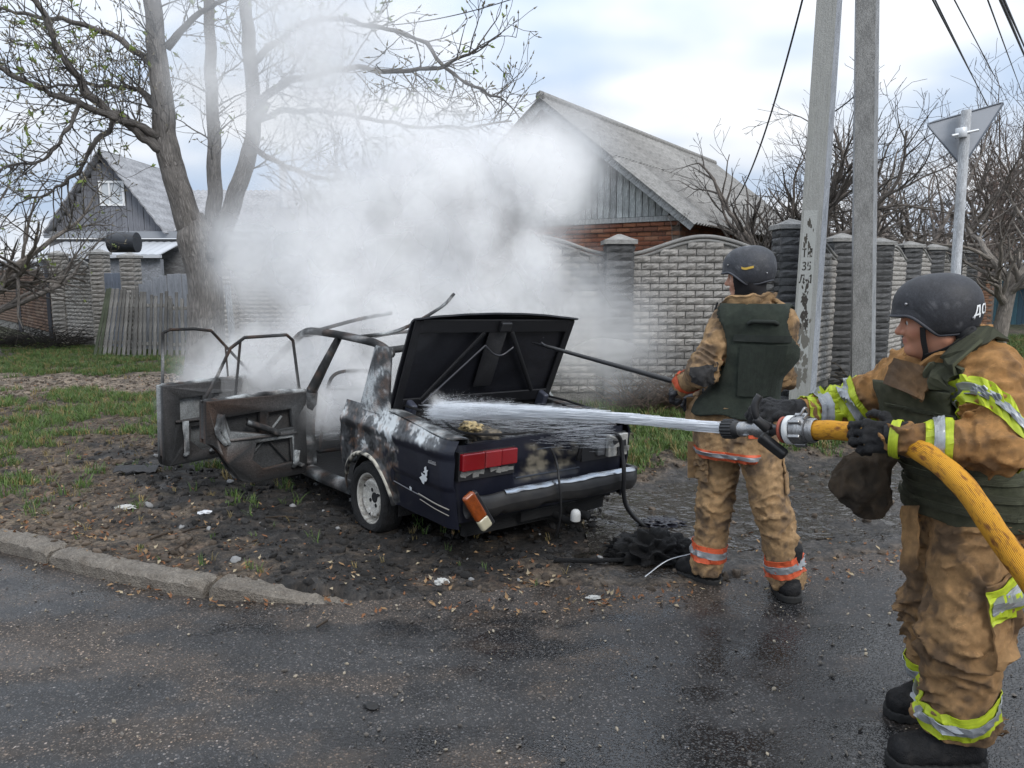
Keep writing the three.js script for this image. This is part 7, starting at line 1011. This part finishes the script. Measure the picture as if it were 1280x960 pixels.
  instanced('soil_clods', crumb, std({ color: lin(1, 1, 1), roughness: 0.95 }), cm, 'loose crumbs of soil and char on the verge', 'soil', scene, cc);
  // grit and chips lying on the asphalt
  const rm = [], rc = []; for (let i = 0; i < 2600; i++) { const z = -1.6 - R() * 2.9, x = (R() * 1.5 - 0.75) * -z * 1.0; if (-z - edge(x) > 0.05) continue; const q = 0.18 + Math.pow(R(), 4) * 0.6; rm.push(M4(V(x, 0.002, z), new THREE.Euler(R() * 6, R() * 6, R() * 6), V(q, q * 0.7, q))); const k = R(); rc.push(k < 0.25 ? lin(0.3, 0.26, 0.2) : lin(0.06 + 0.08 * k, 0.055 + 0.07 * k, 0.05 + 0.06 * k)); }
  instanced('road_grit', crumb, std({ color: lin(1, 1, 1), roughness: 0.8 }), rm, 'loose grit lying on the wet asphalt', 'grit', scene, rc);
  // fallen sticks
  const sticks = [[205, 690, 240, 672, 0.008], [120, 705, 165, 722, 0.006], [228, 664, 262, 656, 0.006], [188, 672, 215, 660, 0.009], [700, 600, 730, 590, 0.006], [330, 640, 372, 634, 0.007], [395, 762, 408, 754, 0.007], [985, 520, 1040, 512, 0.008], [870, 515, 905, 505, 0.007]];
  sticks.forEach(([a, b, c, d, r], i) => { const p = G(a, b, 0.1), q = G(c, d, 0.1); p.y = groundY(p.x, p.z) + r; q.y = groundY(q.x, q.z) + r; if (i === 6) { p.y = q.y = 0.008; } const m = p.clone().lerp(q, 0.5); m.y += 0.012; m.x += 0.02; single('stick', tube(curve([p, m, q], 8), r, 6), barkMat(0.16, 0.115, 0.08), ['thin stick across the mud near the kerb', 'stick beside the kerb stones', 'short twig behind the kerb near the burnt patch', 'thicker twig lying in the sooty soil', 'twig lying behind the car boot', 'stick under the open rear door', 'bark chip on the asphalt below the kerb', 'stick on the grass under the poles', 'stick by the dry twig heap'][i], 'stick'); });
}
{ // scraps
  const R = mulberry(99), crumple = (r, sx, sy, sz, seed, f = 14, a = 0.55, det = 4) => { const g = ball(r, det), p = g.attributes.position; for (let i = 0; i < p.count; i++) { const x = p.getX(i), y = p.getY(i), z = p.getZ(i), n = 1 + a * (1 - 2 * Math.abs(N3(x * f + seed, y * f, z * f))) + 0.2 * N3(x * f * 2.5, y * f * 2.5 + seed, z * f * 2.5); p.setXYZ(i, x * n * sx, Math.max(-r * sy * 0.25, y * n * sy), z * n * sz); } g.computeVertexNormals(); return boxUV(toCreasedNormals(g, 1.2), 0.2); };
  const lay = (o, px, py, up = 0) => { const p = G(px, py, 0.05); o.position.set(p.x, Math.max(groundY(p.x, p.z), 0) + up, p.z); return o; };
  const char_ = std({ color: lin(0.010, 0.010, 0.0115), roughness: 0.5, map: T.grit, bumpMap: T.clothB, bumpScale: 0.01 });
  { const t = thing('charred_upholstery', 'heap of charred black upholstery on the wet ground by the boot', 'debris heap', undefined, lay(new THREE.Group(), 815, 690).position.clone()); part('heap', crumple(0.15, 1.25, 0.75, 0.8, 3, 9, 0.45, 24), char_, t).position.y = 0.03; part('fold', crumple(0.10, 1.3, 0.7, 0.7, 8, 12, 0.5, 16), char_, t).position.set(-0.10, 0.02, -0.06); part('fold', crumple(0.09, 1.4, 0.5, 0.8, 12, 13, 0.5, 16), char_, t).position.set(0.12, 0.01, 0.07); }
  lay(single('rubber_mat', crumple(0.10, 1.35, 0.28, 0.7, 21, 12, 0.35, 18), std({ color: lin(0.012, 0.012, 0.018), roughness: 0.3 }), 'crumpled shiny black mat on the wet lane', 'mat'), 826, 648, 0.015);
  { const a = G(806, 722, 0.02), b = G(866, 694, 0.12), m = a.clone().lerp(b, 0.5); a.y = 0.025; m.y = 0.09; m.z -= 0.04; b.y = 0.13; single('metal_strip', (() => { const c = new THREE.CatmullRomCurve3([a, m, b]); return sheet((u, v) => c.getPointAt(u).add(V(0, (v - 0.5) * 0.006, (v - 0.5) * 0.02)), 20, 2, 0.003); })(), std({ color: lin(0.50, 0.53, 0.57), roughness: 0.35, metalness: 0.6 }), 'bent pale metal trim strip beside the charred heap', 'metal strip'); }
  { const a = G(692, 700, 0.03), b = G(796, 697, 0.04), m = a.clone().lerp(b, 0.55).add(V(0, 0, 0.04)); for (const p of [a, b, m]) p.y = Math.max(groundY(p.x, p.z), 0) + 0.018; single('rubber_strip', tube(curve([a, m, b], 16), 0.014, 7), char_, 'long black rubber strip lying behind the bumper', 'rubber strip'); }
  lay(single('sill_panel', (() => { const g = sheet((u, v) => V((u - 0.5) * 0.36, 0.03 + 0.03 * Math.sin(v * 3.14) + 0.012 * N3(u * 4, v * 3, 2), (v - 0.5) * 0.15), 24, 8, 0.006); return g; })(), std({ color: lin(0.03, 0.03, 0.033), roughness: 0.6, map: T.grit }), 'dark bent body panel scrap on the grass beside the front door', 'panel scrap'), 174, 597, 0.0);
  const foil = std({ color: lin(0.55, 0.56, 0.58), roughness: 0.5 }), pale = std({ color: lin(0.42, 0.42, 0.40), roughness: 0.8 });
  lay(single('paper_scrap', crumple(0.035, 1.6, 0.5, 0.9, 31, 26, 0.5), pale, 'crumpled white scrap beside the dark panel on the mud', 'paper scrap'), 158, 642, 0.01);
  lay(single('paper_scrap', crumple(0.030, 1.1, 0.7, 0.8, 37, 30, 0.5), pale, 'crumpled white scrap on the soil below the bumper corner', 'paper scrap'), 552, 720, 0.008);
  lay(single('ash_flake', crumple(0.028, 1.4, 0.5, 1, 43, 30, 0.5), foil, 'silvery ash flake in front of the rear wheel', 'ash flake'), 258, 650, 0.006);
  lay(single('glass_shard', crumple(0.022, 1.6, 0.35, 0.8, 47, 30, 0.5), pale, 'small pale chip on the soil below the number plate recess', 'chip'), 742, 737, 0.006);
  lay(single('asphalt_lump', crumple(0.020, 1.4, 0.6, 1, 53, 30, 0.4, 3), std({ color: lin(0.012, 0.012, 0.012), roughness: 0.7 }), 'small black lump on the bare asphalt', 'lump'), 463, 870, 0.004);
}
// ---------- smoke and water ----------
{
  const R = mulberry(515), gauss = () => (R() + R() + R() + R() - 2) * 0.87;
  // wisps: small curled veils with torn, soft density; scattered through the plume's volume at every angle
  const veil = (() => { const P = [0, -0.06, 0], U = [0.5, 0.5], I = [], n = 14; for (let q = 1; q <= 3; q++) for (let k = 0; k < n; k++) { const r = 0.5 * q / 3, t = k / n * 6.2832; P.push(Math.cos(t) * r, 0.35 * r * r - 0.06 + 0.05 * Math.sin(t * 2 + 1) * r, Math.sin(t) * r); U.push(0.5 + Math.cos(t) * r, 0.5 + Math.sin(t) * r); } for (let k = 0; k < n; k++) I.push(0, 1 + (k + 1) % n, 1 + k); for (let q = 0; q < 2; q++) for (let k = 0; k < n; k++) { const o = 1 + q * n, e = (k + 1) % n; I.push(o + k, o + e, o + n + k, o + n + k, o + e, o + n + e); } return geo(P, I, U); })();
  const mk = (seed, op, col) => { const a = tex(256, 256, (u, v) => { const wx = 0.22 * (tf(u, v, 3, 4, seed + 50) - 0.5), wy = 0.22 * (tf(u, v, 3, 4, seed + 60) - 0.5), r0 = Math.hypot(u - 0.5, v - 0.5) * 2, r = Math.hypot(u - 0.5 + wx, v - 0.5 + wy) * 2, f = tf(u + wx * 0.6, v + wy * 0.6, 3, 4, seed); return clamp(sstep(1.02, 0.0, r) * (0.55 + 0.95 * clamp((f - 0.3) * 1.7)) * sstep(1.0, 0.8, r0)); }, false); a.wrapS = a.wrapT = THREE.ClampToEdgeWrapping; return phy({ color: lin(...col), alphaMap: a, transparent: true, opacity: op, roughness: 1, transmission: 0.5, thickness: 0, specularIntensity: 0, side: THREE.DoubleSide, depthWrite: false }); };
  const OP = 0.50, mats = [mk(301, OP, [0.995, 0.996, 1.0]), mk(331, OP, [0.995, 0.996, 1.0]), mk(361, OP, [0.995, 0.996, 1.0])], sets = [[], [], []];
  // plume knots: pixel direction, distance, spread in metres, how many veils, veil size
  const knots = [
    [430, 505, 6.15, 0.35, 0.15, 0.3, 11, 0.6], [470, 480, 6.5, 0.3, 0.2, 0.3, 9, 0.7], [360, 470, 6.9, 0.3, 0.25, 0.4, 10, 0.8], [665, 370, 8.1, 0.25, 0.4, 0.4, 10, 1.0], [640, 270, 8.3, 0.4, 0.4, 0.5, 13, 1.2], [690, 290, 8.4, 0.15, 0.4, 0.4, 3, 0.9], [670, 200, 8.8, 0.3, 0.4, 0.5, 7, 1.2], [550, 500, 4.95, 0.05, 0.03, 0.1, 3, 0.16],
    [440, 470, 6.4, 0.50, 0.22, 0.40, 20, 0.7], [430, 420, 6.8, 0.55, 0.32, 0.5, 24, 0.95], [520, 410, 7.3, 0.60, 0.32, 0.5, 24, 1.05], [600, 390, 7.6, 0.40, 0.38, 0.5, 18, 1.0],
    [420, 350, 7.3, 0.65, 0.40, 0.6, 22, 1.2], [520, 330, 7.7, 0.60, 0.40, 0.6, 22, 1.25], [600, 310, 7.9, 0.45, 0.40, 0.5, 17, 1.15], [655, 310, 8.0, 0.2, 0.40, 0.4, 8, 0.9],
    [470, 265, 7.7, 0.70, 0.40, 0.6, 17, 1.3], [570, 235, 7.9, 0.50, 0.40, 0.6, 13, 1.25], [640, 220, 8.1, 0.30, 0.4, 0.5, 6, 1.0],
    [400, 200, 7.8, 0.70, 0.5, 0.6, 7, 1.35], [500, 170, 7.9, 0.65, 0.5, 0.6, 8, 1.35], [350, 110, 7.9, 0.65, 0.5, 0.7, 6, 1.4], [450, 80, 8.1, 0.75, 0.5, 0.7, 6, 1.45], [310, 40, 8.1, 0.65, 0.5, 0.7, 5, 1.5], [420, 0, 8.3, 0.8, 0.5, 0.8, 6, 1.6], [300, -60, 8.4, 0.9, 0.5, 0.8, 5, 1.6], [420, -90, 8.6, 1.0, 0.5, 0.8, 5, 1.7],
    [340, 310, 8.4, 0.45, 0.4, 0.7, 9, 1.1], [285, 350, 8.6, 0.4, 0.4, 0.8, 3, 1.1], [330, 450, 6.6, 0.45, 0.25, 0.35, 9, 0.8], [290, 470, 6.9, 0.45, 0.2, 0.3, 5, 0.8], [225, 505, 6.4, 0.4, 0.22, 0.3, 2, 0.7],
    [560, 430, 6.3, 0.16, 0.18, 0.2, 3, 0.5], [545, 450, 5.6, 0.12, 0.14, 0.15, 3, 0.35], [750, 430, 8.5, 0.3, 0.3, 0.3, 2, 1.5], [690, 170, 10, 0.25, 0.5, 0.5, 4, 1.0], [700, 390, 8.2, 0.2, 0.35, 0.4, 4, 1.2],
  ];
  for (const [px, py, d, sx, sy, sz, n, sz0] of knots) for (let i = 0; i < n * 0.60; i++) {
    const p = W(px, py, d).add(V(gauss() * sx, gauss() * sy, gauss() * sz)), s = sz0 * (0.68 + 0.78 * R()), k = Math.floor(R() * 3); if (p.y < 0.15) p.y = 0.15 + 0.2 * R();
    sets[k].push(M4(p, quatTo(V(gauss() * 0.75, gauss() * 0.6, R() < 0.5 ? 1 : -1)).multiply(new THREE.Quaternion().setFromAxisAngle(UPV, R() * 6.28)), V(s, s, s)));
  }
  const g = new THREE.Group(); g.name = 'smoke_plume'; scene.add(g); tag(g, 'dense pale grey smoke rising from the burnt car across the tree', 'smoke', undefined, 'stuff');
  sets.forEach((s, k) => instanced('smoke', veil, mats[k], s, undefined, undefined, g));
}
{ // water jet: a rope of fast thin streaks that frays into spray
  const R = mulberry(616), gauss = () => (R() + R() + R() + R() - 2) * 0.87, a = NZ.tip.clone(), b = W(548, 512, 4.78), n = V(0, 1, 0), ax = b.clone().sub(a), L = ax.length(); ax.normalize(); const s = ax.clone().cross(n).normalize(), u = s.clone().cross(ax), q = quatTo(ax);
  const needle = new THREE.CylinderGeometry(0.35, 0.35, 1, 4, 1, true), drop = new THREE.IcosahedronGeometry(1, 1);
  const path = (t) => a.clone().addScaledVector(ax, t * L).add(V(0, 0.10 * t * (1 - t), 0));
  const ms = [], ds = [];
  for (let i = 0; i < 15000; i++) { const t = Math.pow(R(), 1.1), w = 0.0150 + 0.034 * Math.pow(t, 1.6), p = path(t).addScaledVector(s, gauss() * w).addScaledVector(u, gauss() * w * 0.9 - 0.02 * t * t), len = 0.08 + 0.26 * R(), r = lerp(0.0036, 0.0017, t) * (0.6 + 0.8 * R()), qq = quatTo(ax.clone().addScaledVector(u, gauss() * 0.014).addScaledVector(s, gauss() * 0.014)); ms.push(M4(p, qq, V(r, len, r))); }
  for (let i = 0; i < 14000; i++) { const t = 0.66 + R() * 0.33, w = 0.05 + 0.13 * Math.max(0, t - 0.72), p = path(Math.min(t, 1)).addScaledVector(ax, Math.max(0, t - 1) * 0.8).addScaledVector(s, gauss() * w * 1.6).addScaledVector(u, gauss() * w + 0.3 * Math.max(0, t - 0.9) * R()); const r = 0.0005 + 0.0009 * R() * R(); ds.push(M4(p, new THREE.Euler(0, 0, 0), V(r, r, r))); }
  const jm = phy({ color: lin(0.95, 0.965, 0.985), roughness: 0.55, transmission: 0.45, thickness: 0, side: THREE.DoubleSide });
  const g = new THREE.Group(); g.name = 'water_jet'; scene.add(g); tag(g, 'white water jet shot from the nozzle into the open boot', 'water jet', undefined, 'stuff');
  instanced('streaks', needle, jm, ms, undefined, undefined, g); instanced('spray', drop, jm, ds, undefined, undefined, g);
  // sheet of water skimming over the boot towards the left
  const sm = []; for (let i = 0; i < 2400; i++) { const v = R(), h = Math.pow(R(), 1.6), p = W(lerp(760, 545, v), lerp(lerp(515, 502, v), lerp(560, 550, v), h) + gauss() * 5, lerp(4.95, 4.85, v) + gauss() * 0.12), len = 0.06 + 0.16 * R(), r = 0.0010 + 0.0008 * R(); sm.push(M4(p, quatTo(ax.clone().add(V(0, (R() - 0.5) * 0.1 - 0.05, 0))), V(r, len, r))); }
  instanced('streaks', needle, jm, sm, undefined, undefined, g);
}
renderer.render(scene, camera);
